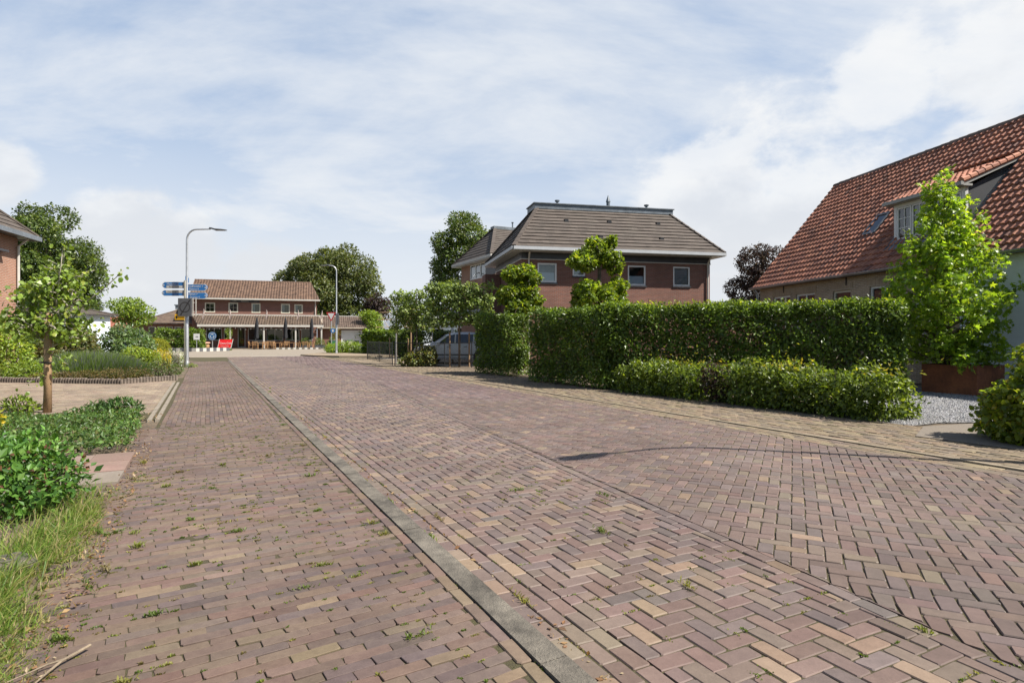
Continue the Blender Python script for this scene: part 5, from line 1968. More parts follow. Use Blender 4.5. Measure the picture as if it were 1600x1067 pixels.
def parasol(loc, label):
    t = thing('folded_parasol', label, 'parasol', loc, 0, 'folded parasols on the cafe terrace')
    p = MB()
    p.tube([(0, 0, 0), (0, 0, 3.75)], 0.03, 8)
    p.build('pole', M['grey_plastic'], t)
    c = MB()
    n = 20
    prof = [(0.03, 3.72), (0.10, 3.5), (0.17, 3.0), (0.21, 2.3), (0.16, 2.0), (0.24, 1.5), (0.20, 1.25)]
    v, f = [], []
    for j, (r, z) in enumerate(prof):
        for i in range(n):
            a = 2 * math.pi * i / n
            rr = r * (1 + 0.22 * math.sin(a * 5 + j * 0.4))
            v.append((rr * math.cos(a), rr * math.sin(a), z + 0.05 * math.sin(a * 3)))
    for j in range(len(prof) - 1):
        for i in range(n):
            f.append((j * n + i, j * n + (i + 1) % n, (j + 1) * n + (i + 1) % n, (j + 1) * n + i))
    c.add(v, f)
    c.build('canopy', M['cloth_black'], t, smooth=True)
    b = MB()
    b.cbox(-0.35, 0.35, -0.35, 0.35, 0, 0.09, 0.02)
    b.build('foot', M['concrete'], t)
    return t


parasol((-30.4, 72.0, 0.02), 'folded black parasol on the terrace nearest the red advert board')
parasol((-27.5, 73.4, 0.02), 'folded black parasol between the other two on the terrace')
parasol((-24.85, 75.0, 0.02), 'folded black parasol by the terrace planters')


def chair_proto(loc, rz, label, group):
    t = thing('terrace_chair', label, 'chair', loc, rz, group)
    s = MB()
    for i in range(5):
        s.cbox(-0.25, 0.25, -0.24 + i * 0.098, -0.15 + i * 0.098, 0.42, 0.45, 0.005)
    s.build('seat', M['teak'], t)
    b = MB()
    for i in range(4):
        b.bar((-0.25, 0.27 + i * 0.03, 0.55 + i * 0.095), (0.25, 0.27 + i * 0.03, 0.55 + i * 0.095), 0.02, 0.07)
    b.build('backrest', M['teak'], t)
    for x in (-0.26, 0.26):
        for y, z in ((-0.24, 0.66), (0.25, 0.92)):
            l = MB()
            l.bar((x, y, 0), (x, y + (0.12 if y > 0 else 0), z), 0.045, 0.045)
            l.build('leg', M['teak'], t)
        a = MB()
        a.bar((x, -0.28, 0.66), (x, 0.33, 0.68), 0.06, 0.03)
        a.build('armrest', M['teak'], t)
    return t


def table_proto(loc, rz, label, group):
    t = thing('terrace_table', label, 'table', loc, rz, group)
    s = MB()
    for i in range(7):
        s.cbox(-0.6, 0.6, -0.4 + i * 0.115, -0.295 + i * 0.115, 0.71, 0.74, 0.004)
    s.build('tabletop', M['teak'], t)
    for x in (-0.53, 0.53):
        for y in (-0.34, 0.34):
            l = MB()
            l.bar((x, y, 0), (x, y, 0.71), 0.06, 0.06)
            l.build('leg', M['teak'], t)
    return t


GC, GT = 'wooden chairs on the cafe terrace', 'wooden tables on the cafe terrace'
tb0 = table_proto((-29.9, 71.9, 0.02), R(18), 'wooden table on the cafe terrace among wooden armchairs', GT)
for p in ((-28.2, 72.5), (-26.6, 73.1), (-25.3, 73.9)):
    c = copy_tree(tb0)
    c.location = (*p, 0.02)
ch0 = chair_proto((-30.75, 71.5, 0.02), R(100), 'wooden slatted armchair at the cafe terrace tables', GC)
for x, y, a in ((-29.2, 71.55, -80), (-29.7, 72.7, 15), (-30.2, 71.2, 190), (-28.9, 73.1, 30), (-27.4, 72.3, -100), (-28.4, 71.7, 170), (-27.9, 73.4, 10), (-26.0, 72.8, -70), (-26.9, 72.35, 200), (-25.0, 73.2, 190), (-24.7, 74.3, -60)):
    c = copy_tree(ch0)
    c.location = (x, y, 0.02)
    c.rotation_euler = (0, 0, R(a))


def planter(loc, label, seed):
    t = thing('terrace_planter', label, 'planter', loc, R(18), 'leafy planters at the end of the cafe terrace')
    b = MB()
    b.cbox(-0.6, 0.6, -0.2, 0.2, 0, 0.42, 0.02)
    b.build('trough', M['grey_plastic'], t)
    pts, nn, cl = blob_points(mound(0.6, 0.28, 1.1, 9, 0.22, seed), 110)
    leaf_mesh('foliage', pts + np.array([0, 0, .3]), nn, 0.12, MIDG, M['leaf'], 'oval', t, clump=cl)


planter((-25.5, 75.0, 0.02), 'grey trough of leafy plants beneath the last parasol', 1)
planter((-24.0, 75.6, 0.02), 'grey trough of leafy plants between its two neighbours on the terrace', 2)
planter((-22.7, 76.2, 0.02), 'grey trough of leafy plants next to the green bin', 3)
shrub('bamboo_plant', 'tall yellowish bamboo plant at the corner of the cafe veranda', (-22.9, 78.0, 0), [((0, 0, 1.3), .5), ((.2, 0, 2.0), .55), ((-.2, .1, 2.5), .45), ((.3, 0, .7), .5)], 60, 0.18, [(0.20, 0.19, 0.05), (0.14, 0.16, 0.05), (0.25, 0.21, 0.07)], kind='long')
shrub('hanging_plant', 'pale leafy plant hanging by a veranda post near the cafe door', (-33.6, 71.7, 1.35), [((0, 0, .75), .42), ((.1, 0, .35), .25)], 70, 0.17, LIGHTG, kind='long', stems=3)
shrub('potted_plant', 'bright leafy plant in a terracotta pot by the cafe door', (-33.1, 70.4, 0.02), [((0, 0, .75), .42), ((.05, 0, 1.05), .3)], 80, 0.17, LIGHTG + [(0.3, 0.26, 0.03)], kind='long', stems=3)
mb = MB()
mb.lathe([(0.14, 0), (0.2, 0.32), (0.22, 0.32), (0.22, 0.37), (0.19, 0.37), (0.17, 0.3)], (0, 0, 0), 14)
pot = mb.build('plant_pot', M['terracotta'])
pot.location = (-33.1, 70.4, 0.022)
tag(pot, 'round terracotta pot under the bright plant by the cafe door', 'plant pot')


def bench():
    t = thing('wall_bench', 'long pale wooden bench against the cafe front under the windows', 'bench', (-31.4, 76.2, 0.02), R(18))
    b = MB(); b.cbox(-1.0, 1.4, -0.2, 0.25, 0.42, 0.47, 0.01); b.build('seat', M['bark_pale'], t)
    b = MB(); b.cbox(-1.0, 1.4, 0.2, 0.25, 0.5, 0.95, 0.01); b.build('backrest', M['bark_pale'], t)
    for x in (-0.9, 1.3):
        b = MB(); b.box(x - .05, x + .05, -0.15, 0.2, 0, 0.42); b.build('leg', M['bark_pale'], t)


bench()


def lantern_cask():
    t = thing('wine_cask', 'wooden cask with a pale cushion top beside the round blue sign', 'barrel', (-33.9, 67.0, 0.1))
    b = MB(); b.lathe([(0.28, 0), (0.34, 0.2), (0.35, 0.3), (0.33, 0.45), (0.29, 0.6)], (0, 0, 0), 16); b.build('cask', M['teak'], t)
    b = MB(); b.lathe([(0.38, 0.6), (0.44, 0.66), (0.40, 0.74), (0.2, 0.77)], (0, 0, 0), 16); b.build('cushion', m_plain('cushion_pink', (0.55, 0.32, 0.22), 0.8), t)


lantern_cask()


def cafe_flag(x, lean, label):
    d = Vector((0.95, 0.31)).normalized()
    n = Vector((-d.y, d.x))
    p = Vector((-39.7, 75.0)) + d * x + n * -3.05
    t = thing('cafe_flag', label, 'flag', (p.x, p.y, 2.95), R(18), 'small flags along the veranda roof')
    b = MB(); b.tube([(0, 0, 0), (lean, -0.5, 1.9)], 0.02, 6); b.build('pole', M['grey_plastic'], t)
    c = MB()
    v, f = [], []
    for i in range(7):
        k = i / 6
        z = 1.85 - 1.2 * k
        w = 0.05 + 0.13 * math.sin(k * 2.6)
        q = 1 - 0.62 * k
        for j in range(4):
            v.append((lean * q + w * j / 3, -0.5 * q + 0.05 * math.sin(j * 2 + i), z))
    for i in range(6):
        for j in range(3):
            f.append((i * 4 + j, i * 4 + j + 1, i * 4 + j + 5, i * 4 + j + 4))
    c.add(v, f)
    c.build('cloth', m_flag, t)


m_flag = m_plain('flag_cloth', (0.50, 0.41, 0.38), 0.8, var=0.1)
for x, l, lb in ((1.6, .25, 'small pale flag on the veranda roof nearest the lamp post'), (4.6, .1, 'small pale flag above the veranda post by the cafe door'), (8.7, .12, 'small pale flag above the parasols on the veranda roof'),
                 (12.3, .2, 'small pale flag before the last upper window of the cafe'), (15.0, .35, 'small pale flag at the far corner of the veranda')):
    cafe_flag(x, l, lb)


def string_light():
    d = Vector((0.95, 0.31)).normalized()
    n = Vector((-d.y, d.x))
    t = thing('string_light', 'cord of round white bulbs along the cafe veranda', 'string light', (-39.7, 75, 0), math.atan2(0.31, 0.95))
    pts = []
    for k in range(50):
        x = 1.2 + k * 14.2 / 49
        pts.append((x, -2.8, 2.62 - 0.16 * abs(math.sin(k * math.pi / 7))))
    b = MB(); b.tube(pts, 0.012, 5); b.build('cord', M['black'], t)
    for k in range(2, 49, 2):
        b = MB(); x, y, z = pts[k]
        b.lathe([(0.02, 0), (0.03, -0.03), (0.075, -0.10), (0.06, -0.16), (0.01, -0.185)], (x, y, z), 8)
        b.build('bulb', M['white'], t, smooth=True)


string_light()


def wheelie_bin(loc, rz, label, body, lid):
    t = thing('wheelie_bin', label, 'bin', loc, rz)
    b = MB()
    v = []
    for z, w, d0, d1 in ((0.05, .22, -.2, .25), (0.95, .29, -.3, .32)):
        v += [(-w, d0, z), (w, d0, z), (w, d1, z), (-w, d1, z)]
    b.add(v, [(3, 2, 1, 0), (4, 5, 6, 7), (0, 1, 5, 4), (1, 2, 6, 5), (2, 3, 7, 6), (3, 0, 4, 7)])
    b.build('body', M[body], t)
    b = MB()
    b.cbox(-.31, .31, -.33, .35, 0.95, 1.04, 0.03)
    b.tube([(-.26, .40, 1.0), (.26, .40, 1.0)], 0.02, 8)
    b.build('lid', M[lid], t)
    for x in (-.27, .27):
        w = MB(); w.tube([(x - .03, .25, .1), (x + .03, .25, .1)], 0.1, 14); w.build('wheel', M['black'], t)


wheelie_bin((-22.4, 75.4, 0), R(40), 'green wheelie bin at the end of the terrace planters', 'green_plastic', 'grey_plastic')
wheelie_bin((-21.0, 77.4, 0), R(30), 'grey wheelie bin between the green bin and the garage door', 'grey_plastic', 'grey_plastic')
wheelie_bin((-20.4, 76.0, 0), R(20), 'beige wheelie bin with green lid before the garage door', 'cream', 'green_plastic')
wheelie_bin((-20.0, 77.9, 0), R(20), 'dark wheelie bin behind the beige one before the garage', 'black', 'grey_plastic')


def bicycle():
    t = thing('bicycle', 'parked bicycle with pale wheels before the left wing of the cafe', 'bicycle', (-37.4, 62.5, 0.1), R(10))
    for x in (-0.52, 0.52):
        w = MB()
        w.tube([(x + 0.34 * math.cos(a), 0, 0.34 + 0.34 * math.sin(a)) for a in np.linspace(0, 2 * math.pi, 22)], 0.02, 6)
        wo = w.build('wheel', M['steel'], t)
        s = MB()
        for k in range(6):
            a = k * math.pi / 6
            s.bar((x - .33 * math.cos(a), 0, .34 - .33 * math.sin(a)), (x + .33 * math.cos(a), 0, .34 + .33 * math.sin(a)), .006, .006)
        s.build('spokes', M['steel'], wo)
    f = MB()
    A, B, C_, D_ = (-.52, 0, .34), (-.1, 0, .3), (-.25, 0, .85), (.38, 0, .8)
    for p, q in ((A, B), (A, C_), (B, C_), (B, D_), (C_, D_), (D_, (.52, 0, .34)), (D_, (.34, 0, 1.0))):
        f.tube([p, q], 0.018, 6)
    f.build('frame', M['sign_blue'], t)
    f = MB(); f.cbox(-.38, -.12, -.07, .07, .9, .96, .02); f.build('saddle', M['black'], t)
    f = MB(); f.tube([(.22, -.28, 1.05), (.34, 0, 1.02), (.22, .28, 1.05)], .015, 6); f.build('handlebar', M['steel'], t)


bicycle()

# ------------------------------------------------------------------ parked car


def car():
    t = thing('parked_car', 'silver grey family car parked behind the wire fence and tall hedge', 'car', (-3.0, 33.3, 0), R(-3))
    # stations along the length, nose at -x: x, bottom, sill half width, belt z, belt half width, roof z, roof half width
    st = [(-2.32, .42, .55, .66, .60, .70, .5), (-2.22, .26, .76, .80, .78, .86, .62), (-1.85, .22, .84, .92, .86, 1.0, .70), (-1.40, .22, .86, .99, .87, 1.12, .72), (-1.15, .22, .86, 1.0, .87, 1.22, .70),
          (-0.55, .22, .87, 1.02, .88, 1.56, .64), (-.1, .22, .87, 1.03, .88, 1.66, .63), (0.6, .22, .87, 1.04, .88, 1.68, .63), (1.3, .22, .87, 1.05, .88, 1.64, .63), (1.75, .24, .86, 1.06, .87, 1.52, .62), (2.02, .28, .82, 1.06, .84, 1.2, .70), (2.12, .40, .72, .9, .76, .95, .66)]
    rings = []
    for x, zb, sw, zl, bw, zr, rw in st:
        h = []
        h += [(x, 0, zb), (x, sw * .9, zb), (x, sw, zb + .12), (x, bw + .015, (zb + zl) / 2 + .08), (x, bw, zl), (x, rw + (bw - rw) * .12, zr - .10 if zr - zl > .2 else zl + (zr - zl) * .6), (x, rw * .8, zr - .015), (x, 0, zr + .015)]
        full = h + [(a, -b, c) for a, b, c in reversed(h[1:-1])]
        rings.append(full)
    n = len(rings[0])
    v = [p for r in rings for p in r]
    f = []
    for i in range(len(rings) - 1):
        for k in range(n):
            f.append((i * n + k, i * n + (k + 1) % n, (i + 1) * n + (k + 1) % n, (i + 1) * n + k))
    f += [tuple(range(n)), tuple(range((len(rings) - 1) * n, len(rings) * n))]
    b = MB(); b.add(v, f)
    paint = m_plain('car_paint', (0.52, 0.54, 0.56), 0.3, 0.0, var=0.03, scale=1)
    smooth_by_angle(b.build('body', paint, t), 30)
    dark = NT('car_glass')
    cg = dark.done(dark.bsdf((0.02, 0.025, 0.03), 0.06, 0.0, 0.8))

    def side(pts, name, s, out=0.012):
        w = MB()
        q = []
        for x, z in pts:
            # interpolate half width on the tumblehome
            k = min(1, max(0, (z - 1.02) / 0.56))
            q.append((x, s * (0.875 + out - (0.875 - 0.66) * k), z))
        w.poly(q)
        return w.build(name, cg, t)
    for s in (-1, 1):
        side([(-0.93, 1.06), (-0.05, 1.07), (-0.05, 1.56), (-0.42, 1.48)], 'window', s)
        side([(0.03, 1.07), (0.95, 1.08), (0.95, 1.55), (0.03, 1.57)], 'window', s)
        side([(1.03, 1.09), (1.72, 1.12), (1.55, 1.46), (1.03, 1.54)], 'window', s)
        m_ = MB(); m_.cbox(-0.98, -0.82, s * .95 - .09, s * .95 + .09, 1.02, 1.15, .03); m_.build('mirror', paint, t)
        for x in (0.55, -0.35):
            h = MB(); h.box(x - .09, x + .09, s * .895 - .015, s * .895 + .015, .88, .91); h.build('door_handle', M['grey_plastic'], t)
        h = MB(); h.cbox(-2.2, -1.75, s * .66 - .14, s * .66 + .14, .74, .90, .04); h.build('headlight', M['glass'], t)
        r = MB(); r.cbox(1.95, 2.1, s * .72 - .08, s * .72 + .08, .85, 1.15, .03); r.build('tail_light', M['sign_red'], t)
        for x in (-1.42, 1.38):
            a = MB(); a.tube([(x, s * .76, .34), (x, s * .895, .34)], .40, 24); a.build('wheel_arch', M['black'], t)
            w = MB(); w.tube([(x, s * .72, .32), (x, s * .905, .32)], .32, 24); wo = w.build('wheel', M['black'], t)
            w = MB(); w.tube([(x, s * .90, .32), (x, s * .915, .32)], .21, 20)
            for k in range(5):
                a_ = k * 2 * math.pi / 5
                w.bar((x, s * .918, .32), (x + .2 * math.cos(a_), s * .918, .32 + .2 * math.sin(a_)), .05, .01)
            w.build('rim', M['steel'], wo)
        tr = MB(); tr.box(-2.0, 1.95, s * .885 - .01, s * .885 + .01, .43, .50); tr.build('trim', M['grey_plastic'], t)
    w = MB()
    w.poly([(-1.20, -.70, 1.13), (-1.20, .70, 1.13), (-.60, .60, 1.565), (-.60, -.60, 1.565)])
    w.v = [(x - .02, y, z + .03) for x, y, z in w.v]
    w.build('windscreen', cg, t)


car()

# ------------------------------------------------------------------ wire fence, stakes and bamboo frames


def wire_fence(pts, label, h=1.12):
    t = thing('wire_fence', label, 'fence', (*pts[0], 0))
    o = Vector(pts[0])
    for p in pts:
        q = Vector(p) - o
        b = MB(); b.tube([(q.x, q.y, -0.1), (q.x, q.y, h + 0.06)], 0.026, 8); b.build('post', M['black'], t)
    wz, ws = MB(), MB()
    for a, b in zip(pts, pts[1:]):
        a, b = Vector(a) - o, Vector(b) - o
        ws.tube([(a.x, a.y, h), (b.x, b.y, h)], 0.014, 5)
        ws.tube([(a.x, a.y, 0.06), (b.x, b.y, 0.06)], 0.006, 4)
        L = (b - a).length
        st_ = 0.085
        n = int(L / st_)
        hh = h / L
        for i in range(-int(h / st_), n):
            for sg in (0, 1):
                x0, x1 = i * st_, i * st_ + h
                c0, c1 = max(0, x0), min(L, x1)
                if c1 <= c0:
                    continue
                z0, z1 = c0 - x0, c1 - x0
                if sg:
                    z0, z1 = h - z0, h - z1
                pa, pb = a.lerp(b, c0 / L), a.lerp(b, c1 / L)
                wz.tube([(pa.x, pa.y, z0), (pb.x, pb.y, z1)], 0.0022, 3, cap=False)
    ws.build('wire', M['black'], t)
    wz.build('mesh', M['black'], t)
    return t


wire_fence([(-5.82, 30.07), (-4.45, 29.05), (-3.2, 28.7), (-1.9, 28.5), (-0.5, 28.3)], 'black chain-link fence with thin posts before the parked car')
wire_fence([(-6.05, 30.6), (-7.6, 34.6), (-9.31, 38.91)], 'black wire fence running back along the sandy side path')


def stake(p, h, label, r=0.042, tilt=0.0):
    mb = MB()
    mb.tube([(0, 0, -0.1), (tilt * .5, 0, h * .5), (tilt, 0, h)], [r, r * .97, r * .93], 9)
    mb.tube([(tilt, 0, h), (tilt, 0, h + .015)], [r * .93, r * .5], 9)
    o = mb.build('wooden_stake', M['wood'])
    o.location = (*p, 0)
    return tag(o, label, 'stake', 'round wooden stakes by the wire fence')


stake((-2.98, 28.95), 1.62, 'wooden stake with black strap before the middle of the parked car')
stake((-2.06, 29.1), 1.6, 'wooden stake between the car wheel and the tall hedge')
stake((-8.35, 41.3), 1.35, 'wooden stake standing in front of the leafy far hedge')
stake((-6.9, 40.2), 1.3, 'wooden stake to the right of the far hedge, beside the dark opening')
stake((-6.05, 36.2), 2.0, 'tall pale stake beside the first trained lime tree')
mb = MB()
mb.tube([(-0.05, -0.045, 0), (0.05, -0.045, 0.0), (0.05, 0.045, 0), (-0.05, 0.045, 0), (-0.05, -0.045, 0)], 0.02, 6)
st_ = mb.build('tree_strap', M['black'])
st_.location = (-2.98, 28.95, 1.02)
tag(st_, 'black rubber strap round the wooden stake before the car', 'strap')


def trained_lime(base, label, w, z0, z1, seed, dens=200):
    t = thing('trained_lime_tree', label, 'tree', (*base, 0), R(-8), 'flat trained lime trees behind the wire fence')
    mb = MB()
    mb.tube([(0, 0, -.1), (0.02, 0, 1.2), (0, 0, z1 - .2)], [.055, .048, .02], 8)
    rs = random.Random(seed)
    for z in np.arange(z0 + .15, z1 - .1, 0.42):
        for sg in (-1, 1):
            mb.tube(limb((0, 0, z - .05), (sg * w * .48, 0, z + rs.uniform(-.05, .1)), .03, 4), [.022, .018, .014, .01, .006], 5)
    mb.build('trunk', M['bark'], t, smooth=True)
    blobs = []
    for z in np.arange(z0, z1, 0.40):
        for x in np.arange(-w / 2, w / 2 + .01, 0.36):
            r = rs.uniform(.22, .34)
            blobs.append(((x + rs.uniform(-.1, .1), rs.uniform(-.12, .12), z + rs.uniform(-.1, .12)), (r, r * .8, r * .8)))
    pts, nn, cl = blob_points(blobs, dens, depth=.6)
    leaf_mesh('crown', pts, nn, 0.115, [(0.14, 0.20, 0.045), (0.19, 0.25, 0.065), (0.25, 0.31, 0.10), (0.10, 0.15, 0.035)], M['leaf'], 'round', t, clump=cl)


trained_lime((-2.52, 28.9), 'flat trained lime tree in front of the car roof, broadest crown', 2.9, 2.15, 3.95, 3)
trained_lime((-4.95, 31.3), 'flat trained lime tree behind the small bush, narrower crown', 2.1, 2.0, 3.9, 4, dens=150)


def bamboo_frame(base, label, w, z0, z1, pole):
    t = thing('bamboo_trellis', label, 'trellis', (*base, 0), R(-6), 'bamboo frames for trained trees')
    mb = MB()
    bam = M['teak']
    for i, z in enumerate((z0, (z0 + z1) / 2, z1)):
        b = MB(); b.tube([(-w / 2 + i * .1, 0, z), (w / 2 - i * .15, 0, z + .03)], .016, 6); b.build('crossbar', m_bam, t)
    for sg in (-1, 1):
        b = MB(); b.tube([(sg * w * .18, 0.02, z0 - .05), (sg * w * .42, 0.02, z1)], .014, 6); b.build('brace', m_bam, t)
    b = MB(); b.tube([(0, -.02, -0.1), (0, -.02, pole)], .028, 7); b.build('upright', M['steel'] if pole < 3.2 else M['wood'], t)


m_bam = m_plain('bamboo', (0.42, 0.30, 0.16), 0.6, var=0.2, scale=8)
bamboo_frame((-6.3, 32.9), 'bamboo frame on a grey upright beside the thin young tree', 2.3, 1.95, 2.75, 2.9)
bamboo_frame((-4.55, 34.6), 'bamboo frame on a grey upright between the two trained limes', 2.9, 1.95, 3.0, 3.1)
bamboo_frame((-2.55, 29.05), 'bamboo frame tied into the broadest trained lime tree', 2.9, 2.05, 2.95, 3.4)

# ------------------------------------------------------------------ corten planter


def corten():
    d = Vector((0.46, -1.02)).normalized()
    t = thing('corten_planter', 'rusty steel planter box holding the bright green tree', 'planter', (10.54, 15.56, 0), math.atan2(d.y, d.x))
    b = MB()
    L, W, H = 1.28, 1.15, 0.72
    e = 0.004
    b.box(0, L, 0, e, 0, H); b.box(0, L, W - e, W, 0, H); b.box(0, e, e, W - e, 0, H); b.box(L - e, L, e, W - e, 0, H)
    b.box(e, L - e, e, 0.04, H - .006, H); b.box(e, L - e, W - .04, W - e, H - .006, H); b.box(e, .04, .04, W - .04, H - .006, H); b.box(L - .04, L - e, .04, W - .04, H - .006, H)
    b.build('box', M['rust'], t)
    b = MB(); b.box(.01, L - .01, .01, W - .01, H - .12, H - .08); b.build('soil', M['soil'], t)


corten()
# ================================================================== hedges on the right
HEDGE = [(0.084, 0.135, 0.021), (0.112, 0.175, 0.025), (0.16, 0.225, 0.03), (0.06, 0.102, 0.018)]
def lhedge():
    t = thing('tall_hedge', 'tall clipped beech hedge turning the corner from the road to the farmhouse', 'hedge', (2.42, 16.33, 0), 0)
    a = hedge('hedge_run', None, (0.56 - 2.42, 19.46 - 16.33, 0), math.atan2(-3.13, 1.86), 3.64, 0.9, 2.22, 1000, 0.09, HEDGE, (4, 3, 2, 2), inner=True, round_=.07)
    b = hedge('hedge_run', None, (0, 0, 0), math.atan2(-1.93, 6.78), 7.2, 0.95, 2.23, 1000, 0.09, HEDGE, (4, 3, 2, 2), inner=True, round_=.07)
    for o in (a, b):
        o.parent = t
        for k in ('label', 'category', 'group'):
            if k in o:
                del o[k]
    # soft new shoots along the top
    n = 1500
    x = RNG.random(n) * 7.2
    y = RNG.random(n) * 0.95
    p = np.stack([x, y, 2.18 + 0.18 * RNG.random(n) ** 2.2], 1)
    s = leaf_mesh('new_leaves', p, np.tile([0, 0, 1.0], (n, 1)), 0.08, BEECH_NEW, M['leaf_thin'], 'oval', t)
    s.rotation_euler = (0, 0, math.atan2(-1.93, 6.78))


lhedge()
hedge('short_hedge', 'short clipped beech hedge block beyond the gateway, beside the parked car', (-1.45, 24.05, 0), math.atan2(-2.36, 1.22), 2.66, 1.0, 2.24, 950, 0.085, HEDGE, (4, 3, 2, 2))


def low_hedge():
    d = Vector((6.35 - 2.63, 9.52 - 15.75)).normalized()
    t = thing('low_hedge', 'low shaggy beech hedge in front of the tall hedge, ending at the gravel', 'hedge', (2.63, 15.75, 0), math.atan2(d.y, d.x))
    blobs = []
    rs = random.Random(12)
    for x in np.arange(0.15, 6.82, 0.21):
        for y in (0.22, 0.55, 0.85):
            z = rs.uniform(.45, .64) + .05 * math.sin(x * 1.9) + (rs.uniform(.05, .16) if rs.random() < .22 else 0) - 0.05 * (x < .4)
            blobs.append(((x + rs.uniform(-.08, .08), y + rs.uniform(-.08, .08), z), (rs.uniform(.15, .25), rs.uniform(.16, .26), rs.uniform(.14, .24))))
            blobs.append(((x + rs.uniform(-.08, .08), y + rs.uniform(-.05, .05), .24), (.24, .24, .26)))
    pts, nn, cl = blob_points(blobs, 430, depth=.55, rough=.14)
    ok = (pts[:, 2] > .02) & ~((np.abs(pts[:, 0] - 3.1) < .45) & (RNG.random(len(pts)) < .75))
    px = pts[:, 0]
    leaf_mesh('foliage', pts[ok], nn[ok], 0.082, [(0.085, 0.125, 0.018), (0.12, 0.17, 0.022), (0.175, 0.225, 0.028), (0.055, 0.085, 0.015)], M['leaf'], 'oval', t, (3, 3, 2, 2), clump=cl[ok])
    n = 420
    x = rs.random()
    q = np.stack([np.concatenate([RNG.normal(4.6, .35, n // 2), RNG.normal(6.5, .25, n // 4), RNG.normal(2.2, .5, n - n // 2 - n // 4)]), RNG.normal(.5, .22, n), .74 + RNG.gamma(1.6, .065, n)], 1)
    leaf_mesh('new_leaves', q, np.tile([0, 0, 1.0], (n, 1)), 0.062, [(.22, .22, .03), (.17, .20, .03), (.28, .23, .035)], M['leaf_thin'], 'oval', t)
    mb = MB()
    for i in range(70):
        x, y = rs.uniform(.1, 6.5), rs.uniform(.3, .75)
        mb.tube(limb((x, y, -.03), (x + rs.uniform(-.3, .3), y + rs.uniform(-.25, .25), rs.uniform(.5, .85)), .04, 3), [.014, .011, .008, .004], 5)
    mb.build('stem', M['bark'], t)
    u = t.matrix_basis @ Vector((3.1, 0.25, 0)) if False else Vector((2.63, 15.75)) + d * 3.1 + Vector((-d.y, d.x)) * 0.3
    shrub('purple_shrub', 'patch of dark purple beech growing inside the low hedge', (u.x, u.y, 0), [((0, 0, .55), (.36, .32, .3)), ((.1, 0, .25), (.4, .3, .28))], 480, 0.08, PURPLE + [(0.06, 0.06, 0.02)], m='leaf_dull')


low_hedge()
bb = mound(.92, .80, 1.12, 40, .21, 8)
shrub('beech_bush', 'shaggy light green beech bush with yellow tips at the right end of the gravel gap', (7.3, 8.0, 0), bb + [((-.2, .3, 1.15), .16), ((.3, .1, 1.22), .16), ((.05, .45, 1.3), .12), ((-.45, -.1, 1.0), .14), ((.1, -.2, 1.2), .13)], 760, 0.064,
      [(0.13, 0.18, 0.022), (0.18, 0.22, 0.025), (0.09, 0.135, 0.018), (0.30, 0.27, 0.03)], (4, 3, 3, 1.2), kind='round', m='leaf_thin', stems=5)
bb = mound(.75, .7, .9, 12, .27, 9)
shrub('beech_bush', 'second shaggy beech bush running out of the picture on the right side', (7.75, 6.75, 0), bb, 420, 0.085, BEECH + BEECH_NEW, kind='round', m='leaf_thin')

# gravel
gpoly = [(6.35, 9.62), (7.0, 9.95), (8.3, 10.05), (10.2, 9.9), (14, 12), (13.2, 17.2), (9.6, 16.8), (7.4, 13.2), (5.4, 12.0)]
poly_sheet('gravel_bed', gpoly, -0.008, m_ground('gravel_base', ((0.2, 0.195, 0.19), (0.16, 0.155, 0.155), (0.26, 0.25, 0.245)), 3, bump=1.0, bscale=45))


def in_poly(p, poly):
    x, y = p[:, 0], p[:, 1]
    c = np.zeros(len(p), bool)
    n = len(poly)
    for i in range(n):
        (x0, y0), (x1, y1) = poly[i], poly[(i + 1) % n]
        c ^= ((y0 > y) != (y1 > y)) & (x < (x1 - x0) * (y - y0) / (y1 - y0 + 1e-12) + x0)
    return c


def gravel():
    n = 26000
    p = np.stack([RNG.uniform(6.2, 12.2, n), RNG.uniform(9.6, 16.5, n)], 1)
    p = p[in_poly(p, gpoly)]
    n = len(p)
    r = RNG.uniform(.010, .024, n)
    base = np.array([(1, 0, .1), (.2, .9, -.1), (-.9, .3, .15), (-.2, -1, 0), (.1, .05, .75), (0, 0, -.6)])
    V = base[None] * r[:, None, None] * RNG.uniform(.6, 1.3, (n, 6, 3))
    a = RNG.random(n) * 6.283
    c, s = np.cos(a)[:, None], np.sin(a)[:, None]
    W = np.stack([V[..., 0] * c - V[..., 1] * s + p[:, 0, None], V[..., 0] * s + V[..., 1] * c + p[:, 1, None], V[..., 2] + .008], -1)
    f = np.array([(0, 1, 4), (1, 2, 4), (2, 3, 4), (3, 0, 4)])
    F = (np.arange(n)[:, None, None] * 6 + f[None]).reshape(-1, 3)
    T = np.repeat(palette(n, [(.25, .25, .26), (.20, .197, .197), (.32, .315, .31), (.14, .14, .15)], (3, 3, 2, 1)), 4, axis=0)
    tag(np_mesh('gravel', W.reshape(-1, 3), F, m_tint('gravel_stone', rough=.8, scale=30, var=.15), T), kind='stuff')


gravel()

# ================================================================== trees


